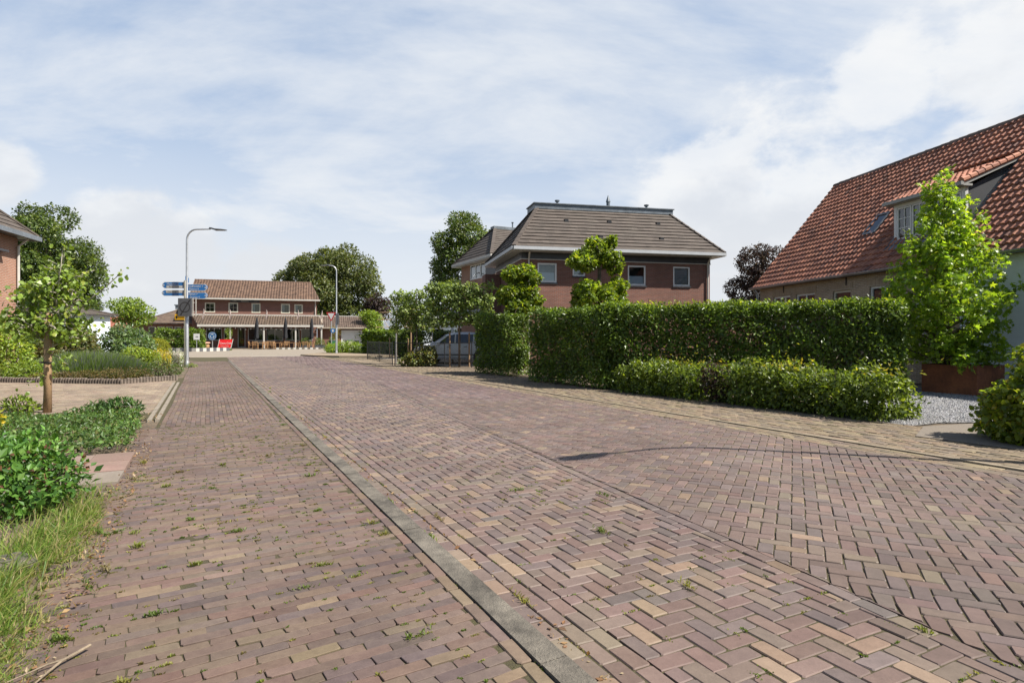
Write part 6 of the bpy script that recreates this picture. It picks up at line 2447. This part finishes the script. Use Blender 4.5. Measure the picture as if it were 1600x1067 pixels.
def sweetgum():
    t = thing('sweetgum_tree', 'bright green young tree with star shaped leaves growing in the rusty planter', 'tree', (10.9, 15.3, 0.6))
    rs = random.Random(41)
    mb = MB()
    tp = limb((0, 0, -.05), (0.02, 0, 4.6), .03, 10)
    mb.tube(tp, [.055 - .0045 * i for i in range(11)], 8)
    blobs = []
    for i in range(290):
        k = rs.random() ** 1.15
        z = .22 + 4.25 * k
        R_ = 1.31 * (.86 + .14 * min(1, k / .3)) if k < .34 else 1.31 * (1 - ((k - .34) / .66) ** 1.2) + .10
        a = rs.random() * 6.283
        rr = R_ * rs.uniform(.45, 1.0)
        b = rs.uniform(.14, .29) * (1 - .3 * k)
        c = Vector((rr * math.cos(a), rr * math.sin(a), z))
        blobs.append((tuple(c), (b, b, b * .8)))
        f = max(.3, min(9.4, (z - rr * .45) / 4.6 * 10))
        p = tp[int(f)].lerp(tp[int(f) + 1], f - int(f))
        if rs.random() < .75:
            mb.tube(limb(p, c, .05, 3), [.017, .012, .008, .004], 5)
    for z in np.arange(.6, 4.8, .28):
        blobs.append(((rs.uniform(-.15, .15), rs.uniform(-.15, .15), z), (.3, .3, .25)))
    for i in range(26):
        a, k = rs.random() * 6.283, rs.random()
        z = 1.2 + 3.3 * k
        rr = (1.3 if k < .2 else 1.3 * (1 - (k - .2) * 1.02)) + .08
        for q in range(3):
            blobs.append(((rr * math.cos(a) * (.9 + .08 * q), rr * math.sin(a) * (.9 + .08 * q), z + .13 * q), (.11, .11, .13)))
    for dx, z in ((.05, 4.85), (.62, 4.15), (-.5, 3.9), (-.1, 4.55), (1.0, 3.85)):
        blobs.append(((dx, 0, z), (.17, .17, .26)))
    mb.build('trunk', M['bark'], t, smooth=True)
    pts, nn, cl = blob_points(blobs, 88, depth=.6, rough=.2)
    leaf_mesh('crown', pts, nn, .108, [(0.15, 0.235, 0.022), (0.19, 0.285, 0.028), (0.11, 0.19, 0.02), (0.26, 0.33, 0.035)], M['leaf_thin'], 'star', t, (4, 3.5, 2, 1.6), clump=cl, droop=.35)


sweetgum()


def topiary(base, label, parts, tr_h, seed, dens=235):
    t = thing('pleached_tree', label, 'tree', (*base, 0), 0)
    rs = random.Random(seed)
    mb = MB()
    mb.tube([(0, 0, -.1), (.03, 0, tr_h * .5), (0, 0, tr_h)], [.085, .075, .05], 9)
    blobs = []
    for (z0, z1, rx, n) in parts:
        for i in range(n):
            a = rs.random() * 6.283
            q = math.sqrt(rs.random())
            x, y = rx * q * math.cos(a) * .85, rx * .7 * q * math.sin(a) * .85
            z = rs.uniform(z0, z1)
            b = rs.uniform(.18, .31)
            blobs.append(((x, y, z), (b, b, b * .75)))
            e = rs.uniform(.9, 1.12)
            blobs.append(((x * e + rs.uniform(-.16, .16), y * e + rs.uniform(-.14, .14), z + rs.uniform(-.12, .16)), (b * .75, b * .75, b * .6)))
            if i % 3 == 0:
                mb.tube(limb((0, 0, z - .1), (x, y, z), .04, 3), [.035, .026, .018, .008], 5)
    mb.build('trunk', M['bark'], t, smooth=True)
    pts, nn, cl = blob_points(blobs, dens, depth=.55, rough=.14)
    leaf_mesh('crown', pts, nn, .118, [(0.12, 0.175, 0.02), (0.16, 0.22, 0.024), (0.085, 0.13, 0.016), (0.26, 0.29, 0.03)], M['leaf_thin'], 'lobed', t, (4, 3, 3, 1.3), clump=cl)
    return t


topiary((0.28, 23.0), 'small clipped plane tree with one leafy head behind the tall hedge', [(2.45, 3.3, .86, 20), (3.3, 3.95, .68, 14)], 3.7, 5)
topiary((2.92, 20.3), 'clipped plane tree in two leafy tiers with bare trunk between, behind the tall hedge', [(2.3, 3.2, 1.12, 24), (3.75, 4.2, 1.05, 22), (4.25, 4.55, .5, 8)], 4.4, 6)

tree('background_tree', 'large dark tree behind the orange brick house corner', (-34.0, 45.0, 0), 11.5, (-.6, 0, 6.4), (4.1, 3.6, 4.9), 46, 1.15, .21, 72, DARKG, 21, .28)
tree('background_tree', 'dark tree beside the large one, behind the red roofed small house', (-34.4, 47.5, 0), 7, (-.3, 0, 4.2), (2.1, 2.0, 3.0), 18, .9, .2, 75, DARKG, 24, .16)
tree('round_tree', 'small round headed light green tree above the shrubs near the lamp post', (-31.5, 50.0, 0), 4.7, (0, 0, 3.45), (1.75, 1.6, 1.35), 22, .52, .2, 75, LIGHTG + MIDG[:2], 22, .12)
tree('background_tree', 'huge grey-green tree behind the cafe and garage', (-30.0, 100.0, 0), 17, (0, 0, 9.4), (8.3, 7, 7.6), 90, 1.9, .40, 21, OLIVE, 23, .5, weights=(4, 4, 2, 3))
tree('copper_tree', 'purple leaved tree at the edge of the huge grey-green tree', (-21.6, 96.0, 0), 9, (0, 0, 5.6), (2.6, 2.5, 3.0), 24, .9, .35, 26, PURPLE + [(.09, .07, .06)], 25, .2, m='leaf_dull')
tree('background_tree', 'tall green tree behind the neighbour house roof', (-4.5, 56.0, 0), 13, (0, 0, 7.4), (3.1, 3.0, 5.5), 44, 1.05, .23, 70, DARKG + MIDG[:1] + OLIVE[:1], 26, .25)
tree('copper_beech', 'dark purple copper beech beside the red tiled roof end', (18.3, 44.0, 0), 8.2, (0, 0, 5.2), (2.5, 2.3, 3.0), 34, .75, .16, 110, PURPLE, 27, .2, m='leaf_dull')
tree('background_tree', 'light green bushy tree between the garage and the far hedge', (-19.4, 82.0, 0), 5, (0, 0, 2.8), (2.4, 2, 2.2), 18, .8, .3, 36, LIGHTG, 28, .15)
tree('background_tree', 'dark green tree behind the bamboo frames and trained limes', (-6.8, 41.0, 0), 5, (0, 0, 3.0), (1.1, 1.0, 1.6), 14, .5, .18, 80, DARKG, 29, .1)


def thin_tree():
    t = thing('thin_tree', 'thin nearly bare young tree tied to the bamboo frame by the far hedge', 'tree', (-6.35, 33.2, 0))
    mb = MB()
    mb.tube(limb((0, 0, -.1), (.05, 0, 3.5), .02, 6), [.035, .03, .026, .02, .016, .01, .005], 7)
    pts = []
    for i in range(16):
        z = random.uniform(2.2, 3.3)
        e = Vector((random.uniform(-.75, .75), random.uniform(-.2, .2), z + random.uniform(0, .4)))
        mb.tube(limb((0, 0, z - .1), e, .04, 3), [.01, .007, .005, .003], 4)
        for k in range(16):
            pts.append(Vector((0, 0, z)).lerp(e, random.uniform(.3, 1.1)) + Vector((random.gauss(0, .06), random.gauss(0, .06), random.gauss(0, .06))))
    mb.build('trunk', M['bark'], t)
    p = np.array([tuple(q) for q in pts])
    leaf_mesh('crown', p, norm(RNG.normal(0, 1, p.shape)), .09, MIDG, M['leaf'], 'oval', t)


thin_tree()


simple_house('white_outbuilding', 'white plastered outbuilding glimpsed behind the young tree crown', (-33.5, 38.6, 0), R(-8), 5.2, 4, 2.9, 3.4, 'plaster', 'flat_tile', CONC, 1.0)


def sapling():
    t = thing('young_tree', 'young tree with loose round leaves and pale trunk tied to a brown post', 'tree', (-8.78, 11.35, 0))
    rs = random.Random(3)
    mb = MB()
    tp = limb((0, 0, -.05), (.32, 0.05, 3.15), .03, 9)
    mb.tube(tp, [.028, .025, .023, .021, .019, .017, .014, .011, .008, .005], 8)
    pts, nn = [], []
    ends = []
    def branch(p, e, n_l, sub=True, thick=1.0):
        path = limb(p, e, .05, 6)
        mb.tube(path, [q * thick for q in (.014, .012, .010, .009, .008, .006, .004)], 5)
        for k in range(n_l):
            f = rs.uniform(.15, 1.0) * 6
            q = path[min(5, int(f))].lerp(path[min(6, int(f) + 1)], f - int(f))
            o = Vector((rs.gauss(0, .075), rs.gauss(0, .075), rs.gauss(0, .07)))
            pts.append(q + o); nn.append(o.normalized())
        if sub:
            for _ in range(4):
                f = rs.uniform(1.5, 5.5)
                q = path[int(f)]
                e2 = q + Vector((rs.uniform(-.4, .4), rs.uniform(-.4, .4), rs.uniform(-.1, .4)))
                branch(q, e2, int(n_l * .55), False)
    for i in range(22):
        h = rs.uniform(1.15, 2.3)
        f = h / 3.15 * 9
        p = tp[int(f)].lerp(tp[min(9, int(f) + 1)], f - int(f))
        a = rs.random() * 6.283
        l = rs.uniform(.55, 1.05) * (1.0 if h < 1.9 else .7)
        branch(p, p + Vector((l * math.cos(a), l * math.sin(a), rs.uniform(.0, .45))), 25)
    branch(tp[4], tp[4] + Vector((1.35, -.05, 1.25)), 60, False, 1.5)
    branch(tp[6], tp[6] + Vector((.15, 0, 1.0)), 45, False)
    branch(tp[5], tp[5] + Vector((-1.1, .1, .55)), 45)
    branch(tp[4], tp[4] + Vector((-1.0, -.3, .45)), 45)
    branch(tp[2], tp[2] + Vector((-.25, -.2, -.15)), 16, False)
    branch(tp[3], tp[3] + Vector((.4, -.1, -.15)), 25, False)
    mb.build('trunk', M['bark_pale'], t, smooth=True)
    leaf_mesh('crown', np.array([tuple(p) for p in pts]), np.array([tuple(p) for p in nn]), .09, [(0.15, 0.22, 0.034), (0.19, 0.27, 0.048), (0.11, 0.17, 0.028), (0.26, 0.30, 0.055)], M['leaf'], 'round', t, (3, 3, 2, 1), spread=1.0)
    mb = MB()
    mb.tube([(0, 0, -.1), (0, 0, .9), (.01, 0, 1.85)], [.066, .064, .06], 12)
    s = mb.build('tree_post', M['wood'], smooth=True)
    s.location = (-8.66, 11.28, 0)
    tag(s, 'brown round post standing beside the young tree trunk', 'stake')
    mb = MB()
    mb.tube([(-.19, .05, 0), (-.05, -.07, .0), (.07, -.05, 0), (.075, .05, 0), (-.05, .085, 0), (-.19, .08, 0)], .016, 6)
    s = mb.build('tree_strap', M['black'])
    s.location = (-8.66, 11.28, .93)
    tag(s, 'black rubber strap tying the young tree to its brown post', 'strap')


sapling()

# ================================================================== garden on the left
# little palisade edging
mb = MB()
pl = [Vector((-21.5, 19.75)), Vector((-16.0, 18.92)), Vector((-11.75, 18.2)), Vector((-10.95, 19.9))]
for a, b in zip(pl, pl[1:]):
    n = int((b - a).length / .095)
    for i in range(n):
        p = a.lerp(b, i / n)
        hh = .155 + random.uniform(-.015, .015)
        mb.tube([(p.x, p.y, -.08), (p.x, p.y, hh - .012), (p.x, p.y, hh)], [.043, .043, .032], 8, tint=random.uniform(.75, 1.2))
tag(mb.build('palisade_edging', m_plain('palisade', (0.15, 0.12, 0.095), .9, var=.3, scale=9, bump=.5)), 'row of short round palisade posts edging the far flower bed', 'edging')

shrub('creeping_shrub', 'low reddish-olive creeping mat spilling over the palisade edging', (-13.3, 19.25, 0), [((x, random.uniform(-.15, .3), .12), (.36, .34, .24 + .08 * math.sin(x))) for x in np.arange(-1.75, 1.5, .22)], 520, .045,
      [(0.12, 0.085, 0.03), (0.095, 0.09, 0.03), (0.15, 0.10, 0.035), (0.08, 0.07, 0.03)], m='leaf_dull', stems=2)


def lavender():
    t = thing('lavender_mound', 'wide green lavender mound with faint purple tips behind the creeping mat', 'plant', (-15.0, 21.4, 0))
    n = 15000
    a = RNG.random(n) * 6.283
    r = np.sqrt(RNG.random(n))
    x, y = 1.75 * r * np.cos(a), 1.2 * r * np.sin(a)
    h = .92 * np.sqrt(np.clip(1 - .9 * r * r, .03, 1)) * RNG.uniform(.75, 1.12, n)
    p = np.stack([x, y, np.zeros(n)], 1)
    tip = np.stack([x * 1.22 + RNG.normal(0, .06, n), y * 1.22 + RNG.normal(0, .06, n), h], 1)
    d = tip - p
    s = norm(np.cross(d, RNG.normal(0, 1, (n, 3)))) * .010
    mid = p + d * .62
    V = np.stack([p - s, p + s, mid + s, mid - s, tip], 1).reshape(-1, 3)
    F = (np.arange(n)[:, None, None] * 5 + np.array([(0, 1, 2), (0, 2, 3), (3, 2, 4)])[None]).reshape(-1, 3)
    g = palette(n, [(.11, .165, .035), (.145, .21, .045), (.09, .14, .035), (.17, .22, .07)], (3, 3, 2, 1))
    tipc = np.where(RNG.random((n, 1)) < .30, np.array([[.15, .155, .17]]), g * 1.05)
    T = np.stack([g, g, tipc], 1).reshape(-1, 3)
    np_mesh('foliage', V, F, M['grass'], T, parent=t)


lavender()
shrub('border_plant', 'bright green low leafy clump behind the young tree post', (-16.3, 19.9, 0), mound(1.25, .6, .62, 18, .26, 31), 260, .11, LIGHTG, kind='long', stems=2)
shrub('border_plant', 'pale green tufted plant left of the bright leafy clump', (-18.3, 20.3, 0), mound(.9, .5, .8, 12, .26, 32), 240, .10, [(.12, .17, .06), (.16, .2, .08), (.09, .14, .05)], kind='long', stems=2)
shrub('garden_shrub', 'golden green bush before the orange brick house corner', (-18.6, 21.9, 0), mound(1.0, .9, 2.25, 26, .36, 33), 210, .10, LIME + LIGHTG[:2], kind='oval')
shrub('garden_shrub', 'dark green shrub wall behind the lavender mound', (-19.2, 26.0, 0), mound(1.7, .9, 1.85, 34, .4, 34), 190, .12, DARKG + MIDG[:1])
shrub('garden_shrub', 'olive and pinkish leaved shrub above the lavender mound', (-18.2, 25.0, 0), mound(1.15, .8, 1.95, 24, .36, 35), 200, .11, OLIVE + [(.16, .13, .06), (.2, .17, .08)], weights=(3, 2, 2, 1.5, 2, 1.5), kind='round')
shrub('garden_shrub', 'white-green dogwood shrub between the olive shrub and clipped dome', (-17.9, 28.2, 0), mound(1.15, .9, 2.05, 26, .38, 36), 200, .13, [(.09, .15, .05), (.14, .2, .08), (.2, .25, .13), (.06, .11, .03)], kind='oval')
shrub('background_shrub', 'deep green shrub mass beneath the large background tree', (-30.5, 38.0, 0), mound(4.2, 1.2, 2.3, 34, .6, 45), 90, .18, DARKG + MIDG[:2])


def dome():
    t = thing('clipped_dome', 'clipped yellow-green dome shaped conifer by the lamp post', 'shrub', (-20.9, 35.0, 0))
    n = 9000
    d = norm(RNG.normal(0, 1, (n, 3)))
    d[:, 2] = np.abs(d[:, 2])
    sgn = np.sign(d) * np.abs(d) ** .7
    p = sgn * np.array([1.08, .85, 1.38]) * (1 - .10 * RNG.random(n))[:, None]
    leaf_mesh('foliage', p, d, .06, [(.24, .25, .022), (.30, .28, .022), (.17, .20, .02), (.12, .15, .02)], M['leaf_dull'], 'long', t, (3, 2, 2, 1.5))
    mb = MB()
    mb.tube([(0, 0, -.05), (0, 0, 1.0)], [.06, .03], 7)
    mb.build('stem', M['bark'], t)


dome()
shrub('garden_shrub', 'lime green shrub in front of the clipped dome', (-16.35, 26.6, 0), mound(.95, .7, 1.02, 20, .28, 37), 260, .085, LIME + LIGHTG[:1])
shrub('golden_shrub', 'golden yellow shrub at the foot of the clipped dome', (-16.1, 27.6, 0), mound(.55, .45, 1.0, 10, .24, 38), 280, .07, YELLOW)
shrub('garden_shrub', 'low dark spreading cotoneaster near the lamp post foot', (-12.85, 22.2, 0), mound(.82, .6, .62, 14, .24, 39), 330, .055, DARKG + OLIVE[:2])
shrub('white_shrub', 'white flowering shrub behind the lamp post foot', (-16.5, 29.5, 0), mound(.6, .5, .75, 10, .24, 40), 260, .07, [(.55, .55, .52), (.4, .42, .36), (.12, .17, .06)])
shrub('verge_tuft', 'small grassy tuft at the foot of the tall lamp post', (-15.1, 28.35, 0), mound(.3, .2, .16, 6, .1, 46), 300, .09, LIGHTG + OLIVE[:1], kind='long', stems=1)
hedge('island_hedge', 'loose green hedge on the kerbed island behind the lamp post', (-37.0, 62.6, 0.16), R(6), 4.5, 1.3, 2.0, 240, .17, LIGHTG[:3] + MIDG, core=20, round_=.4, bulge=.14)
hedge('far_hedge', 'leafy laurel hedge at the far corner beside the sandy path', (-12.5, 50.5, 0), math.atan2(-5.2, 4.9), 6.6, 1.4, 1.85, 330, .17, MIDG + LIGHTG[:2], core=20, round_=.3, bulge=.08, kind='round')
shrub('low_mound', 'low bright green clipped mound behind the give way sign', (-14.3, 52.2, 0), mound(2.1, 1.2, 1.1, 26, .42, 41), 130, .13, LIGHTG[:3] + LIME[:1], kind='oval')
shrub('fence_bush', 'small bush with yellow-brown leaves growing through the wire fence', (-4.55, 29.3, 0), mound(.5, .4, .8, 10, .24, 42, (-.35, 0)) + mound(.42, .4, 1.3, 12, .24, 43, (.4, .05)), 300, .085, [(.10, .13, .025), (.15, .15, .03), (.20, .17, .04), (.07, .09, .02)], kind='round')
hedge('garden_hedge', 'dark hedge behind the parked car and bamboo frames', (-8.5, 43.0, 0), R(-4), 8.0, 1.0, 1.75, 160, .17, DARKG, core=15)

# ================================================================== beds near the viewer
bb = mound(.95, .72, .56, 30, .2, 50)
shrub('evergreen_shrub', 'glossy evergreen shrub with some brown dead leaves at the left edge', (-4.55, 5.05, 0), bb, 640, .064, [(.06, .14, .022), (.09, .19, .03), (.04, .10, .018), (.13, .23, .045)], m='leaf_gloss', kind='oval', stems=4, up=.55, weights=(3, 3, 2, 1.5))
n = 260
p = np.stack([RNG.normal(-4.1, .32, n), RNG.normal(4.85, .3, n), RNG.uniform(.12, .5, n)], 1)
shrub('dead_twigs', 'brown withered shoots among the glossy evergreen shrub leaves', (-4.0, 4.85, 0), [((0, 0, .25), (.3, .25, .2)), ((-.3, -.1, .35), (.2, .2, .18)), ((.2, .2, .3), .2)], 150, .045, [(.11, .05, .03), (.15, .075, .04), (.08, .04, .03)], m='leaf_dull', stems=3)
shrub('evergreen_shrub', 'second glossy evergreen shrub by the slab, mostly out of frame', (-5.85, 6.0, 0), mound(.7, .6, .62, 14, .2, 51), 420, .075, [(.05, .12, .022), (.075, .155, .028), (.035, .085, .018)], m='leaf_gloss', up=.5)
shrub('golden_shrub', 'golden leaved low shrub behind the glossy evergreen at the left edge', (-7.6, 8.6, 0), mound(.45, .4, .45, 10, .16, 52), 420, .06, YELLOW + LIME[:1])
shrub('rosette_plant', 'clump of upright leafy rosettes at the tip of the ground cover bed', (-7.15, 10.95, 0), mound(.5, .32, .27, 12, .15, 53), 420, .09, [(.055, .11, .03), (.08, .145, .035), (.035, .075, .02)], kind='long', stems=1, up=.9)
shrub('rosette_plant', 'pale leafy clump growing at the foot of the young tree', (-9.05, 11.1, 0), mound(.26, .22, .32, 8, .12, 54), 380, .09, LIGHTG, kind='long', stems=1, up=.8)


def ground_cover():
    poly = [tuple(P(s, t)[:2]) for s, t in ((2.55, -2.25), (4.0, -2.25), (5.4, -2.35), (6.6, -2.7), (6.95, -4.2), (8.6, -11), (2.3, -11), (2.45, -3.3))]
    n = 95000
    p = np.stack([RNG.uniform(-15, -4, n), RNG.uniform(5, 13, n)], 1)
    p = p[in_poly(p, poly)]
    n = len(p)
    hz = .10 + .11 * (np.sin(p[:, 0] * 2.3) * np.sin(p[:, 1] * 2.9 + 1) * .5 + .5) + .08 * (np.sin(p[:, 0] * 6.1 + p[:, 1] * 3.3) * .5 + .5)
    gap = np.sin(p[:, 0] * 4.3 + 1.7) * np.sin(p[:, 1] * 5.1) > .72
    hz = .75 * hz * np.where(np.hypot(p[:, 0] + 8.6, p[:, 1] - 10.7) < .9, .45, 1.0)
    z = hz * (1 - .75 * RNG.random(n) ** 1.5)
    ok = ~gap | (RNG.random(n) < .3)
    p3 = np.concatenate([p, z[:, None]], 1)[ok]
    nn = norm(RNG.normal(0, .5, p3.shape) + np.array([0, 0, .8]))
    cl = 1 + .2 * np.sin(p3[:, 0] * 3.1) * np.sin(p3[:, 1] * 2.3)
    o = leaf_mesh('ground_cover', p3, nn, .055, [(.06, .115, .025), (.08, .145, .032), (.11, .17, .04), (.04, .08, .02), (.14, .15, .05)], M['leaf_gloss'], 'oval', None, (3, 3, 2, 2, .8), clump=cl)
    tag(o, kind='stuff')


ground_cover()


def grass():
    """Long blades along the near edge of the walk, thin and dry towards the bricks."""
    n = 19000
    s = RNG.uniform(-5.6, 0.45, n)
    t = -2.08 - np.abs(RNG.normal(0, .42, n)) + .10 * np.sin(s * 3.7) + .05 * np.sin(s * 9.1)
    keep = (t > -3.6) & ~((s > -.9) & (t < -2.35) & (RNG.random(n) < .75))
    # bare patches
    keep &= (np.sin(s * 2.9 + 1.1) * np.sin(t * 5.1) < .45) | (RNG.random(n) < .25)
    s, t = s[keep], t[keep]
    n = len(s)
    p = road_xy(s, t)
    edge = np.clip((-2.06 - t) / .35, 0, 1)
    L = (.035 + .21 * edge * RNG.random(n) ** .7) * np.where(RNG.random(n) < .06, 1.5, 1)
    a = RNG.normal(.6, 1.5, n)
    lean = RNG.uniform(.25, 1.1, n)
    d = np.stack([np.cos(a) * lean, np.sin(a) * lean, np.ones(n)], 1)
    d = norm(d) * L[:, None]
    sd = norm(np.cross(d, np.array([0, 0, 1.0]) + RNG.normal(0, .2, (n, 3)))) * .0028
    b = np.concatenate([p, np.full((n, 1), -.03)], 1)
    mid = b + d * .55
    tip = b + d + np.stack([np.cos(a), np.sin(a), -.5 * np.ones(n)], 1) * (L * .35 * lean)[:, None]
    V = np.stack([b - sd, b + sd, mid + sd * .8, mid - sd * .8, tip], 1).reshape(-1, 3)
    F = (np.arange(n)[:, None, None] * 5 + np.array([(0, 1, 2), (0, 2, 3), (3, 2, 4)])[None]).reshape(-1, 3)
    green = palette(n, [(.11, .18, .028), (.15, .22, .032), (.20, .24, .05), (.075, .14, .022)], (3, 3, 2, 2))
    dry = palette(n, [(.32, .26, .12), (.27, .22, .10), (.26, .25, .09)], (2, 2, 2))
    T = np.where((RNG.random(n) < .17 + .4 * (1 - edge))[:, None], dry, green)
    tag(np_mesh('grass', V, F, M['grass'], np.repeat(T, 3, axis=0)), kind='stuff')


grass()


def tufts():
    """Moss and weeds that sit in the joints and along the kerb."""
    items = []
    for _ in range(1700):
        k = random.randrange(0, 185)
        tt = random.uniform(-2.08, -.26)
        if random.random() > .25 + .75 * (.5 + .5 * math.sin(tt * 3.1 + k * .11)) * (1 if tt < -1.0 or k > 60 else .55):
            continue
        row = -8.5 + LH * k
        end = random.random() < .45
        items.append((row - LH * .5 + .10 * (tt + 1.1), tt, 0.10, .5 if not end else .3, 'walk'))
    for _ in range(150):
        s = random.uniform(-6, 18)
        items.append((s, random.choice((.006, .008, .115, .22)) + random.gauss(0, .006), math.pi / 2, 1.2, 'kerb'))
    for _ in range(60):
        s = random.uniform(-6, 12)
        items.append((s, -.153 + random.gauss(0, .004), math.pi / 2, 1.0, 'walk'))
    for _ in range(170):
        s = random.uniform(-5.5, 1.5)
        items.append((round(s / .103) * .103, .325 + random.uniform(0, 1.5), random.choice((0, math.pi / 2)), .8, 'road'))
    for _ in range(90):
        items.append((random.uniform(-5.8, 1), -2.03 + random.gauss(0, .06), random.random() * 3, 1.2, 'walk'))
    Vs, Fs, Ts = [], [], []
    nb = 0
    for s, t, ang, el, where in items:
        c = P(s, t)
        big = random.random() < (.05 if where != 'kerb' else .16)
        m = random.randint(10, 22) if not big else random.randint(26, 46)
        r = random.uniform(.010, .022) if not big else random.uniform(.022, .045)
        hgt = random.uniform(.003, .007) if not big else random.uniform(.010, .032)
        al = (RN * math.cos(ang) + RD * math.sin(ang))
        ac = Vector((-al.y, al.x))
        hue = random.choice([(.11, .15, .03), (.16, .18, .035), (.20, .19, .05), (.09, .13, .025), (.15, .12, .05)])
        z0 = {'walk': -.008, 'kerb': -.036, 'road': -.036}[where]
        for _ in range(m):
            u, w = random.gauss(0, r * 1.5 * el), random.gauss(0, r * .28)
            b = np.array([c.x + al.x * u + ac.x * w, c.y + al.y * u + ac.y * w, z0])
            a2 = random.random() * 6.283
            l = hgt * random.uniform(.6, 1.4)
            tip = b + np.array([math.cos(a2) * l * 1.1, math.sin(a2) * l * 1.1, l + .006])
            wd = .0032
            sd = np.array([-math.sin(a2) * wd, math.cos(a2) * wd, 0])
            md = (b + tip) / 2 + np.array([0, 0, l * .25])
            Vs += [b - sd, md + sd * 1.4, tip, md - sd * 1.4]
            Fs.append((nb, nb + 1, nb + 2, nb + 3))
            nb += 4
            k = random.uniform(.75, 1.25)
            Ts.append(tuple(v * k for v in hue))
    tag(np_mesh('weeds', np.array(Vs), np.array(Fs), M['grass'], np.array(Ts)), kind='stuff')


tufts()


def litter():
    """Dry leaves and crumbs in the gutter and on the edge of the bed."""
    n = 1500
    s = np.concatenate([RNG.uniform(-5.5, 3, 1020), RNG.uniform(-5, 6, 300), RNG.uniform(2, 7, 180)])
    t = np.concatenate([-1.99 - np.abs(RNG.normal(0, .16, 1020)), .05 + np.abs(RNG.normal(0, .06, 300)), -2.2 + RNG.normal(0, .10, 180)])
    p = np.concatenate([road_xy(s, t), np.where(t < 0, .004, -.026)[:, None]], 1)
    nn = norm(RNG.normal(0, .35, p.shape) + np.array([0, 0, 1.0]))
    V, tv, tf, _ = leaf_arrays(p, nn, .026, 'oval', spread=1.0, droop=.5, svar=.5)
    V[..., 2] = np.maximum(V[..., 2], p[:, None, 2] - .002)
    T = palette(n, [(.22, .12, .06), (.30, .20, .10), (.14, .085, .05), (.34, .27, .17)], (3, 2, 2, 1.5))
    tag(np_mesh('fallen_leaves', V.reshape(-1, 3), np.arange(n * 4).reshape(-1, 4), M['leaf_dull'], T), kind='stuff')
    t = thing('dry_branch', 'pale dry forked branch lying on the bricks beside the grass', 'branch', (-1.86, 2.62, 0.012))
    mb = MB()
    mb.tube([(-.03, .09, .010), (-.04, .03, .012), (-.06, -.04, .010), (-.055, -.13, .008), (-.045, -.22, .006)], [.007, .0065, .006, .005, .003], 7)
    mb.tube([(-.06, -.03, .010), (-.10, -.07, .010), (-.13, -.13, .008), (-.17, -.2, .006)], [.005, .004, .003, .002], 6)
    mb.build('twig', m_plain('dry_wood', (.22, .17, .115), .85, var=.25, scale=14, bump=.4), t)
    mb = MB()
    rs = random.Random(77)
    v = []
    for z, k in ((-.04, 1), (.05, .95), (.075, .7)):
        for i in range(7):
            a = i * 6.283 / 7
            v.append((k * (.14 + .03 * rs.random()) * math.cos(a), k * (.09 + .02 * rs.random()) * math.sin(a), z + rs.uniform(-.008, .008)))
    mb.add(v, [(i, (i + 1) % 7, 7 + (i + 1) % 7, 7 + i) for i in range(7)] + [(7 + i, 7 + (i + 1) % 7, 14 + (i + 1) % 7, 14 + i) for i in range(7)] + [tuple(range(14, 21))])
    o = mb.build('stone_block', M['concrete'])
    o.location = (-3.02, 3.66, 0)
    tag(o, 'grey stone block half hidden in the grass at the left edge', 'stone')


litter()
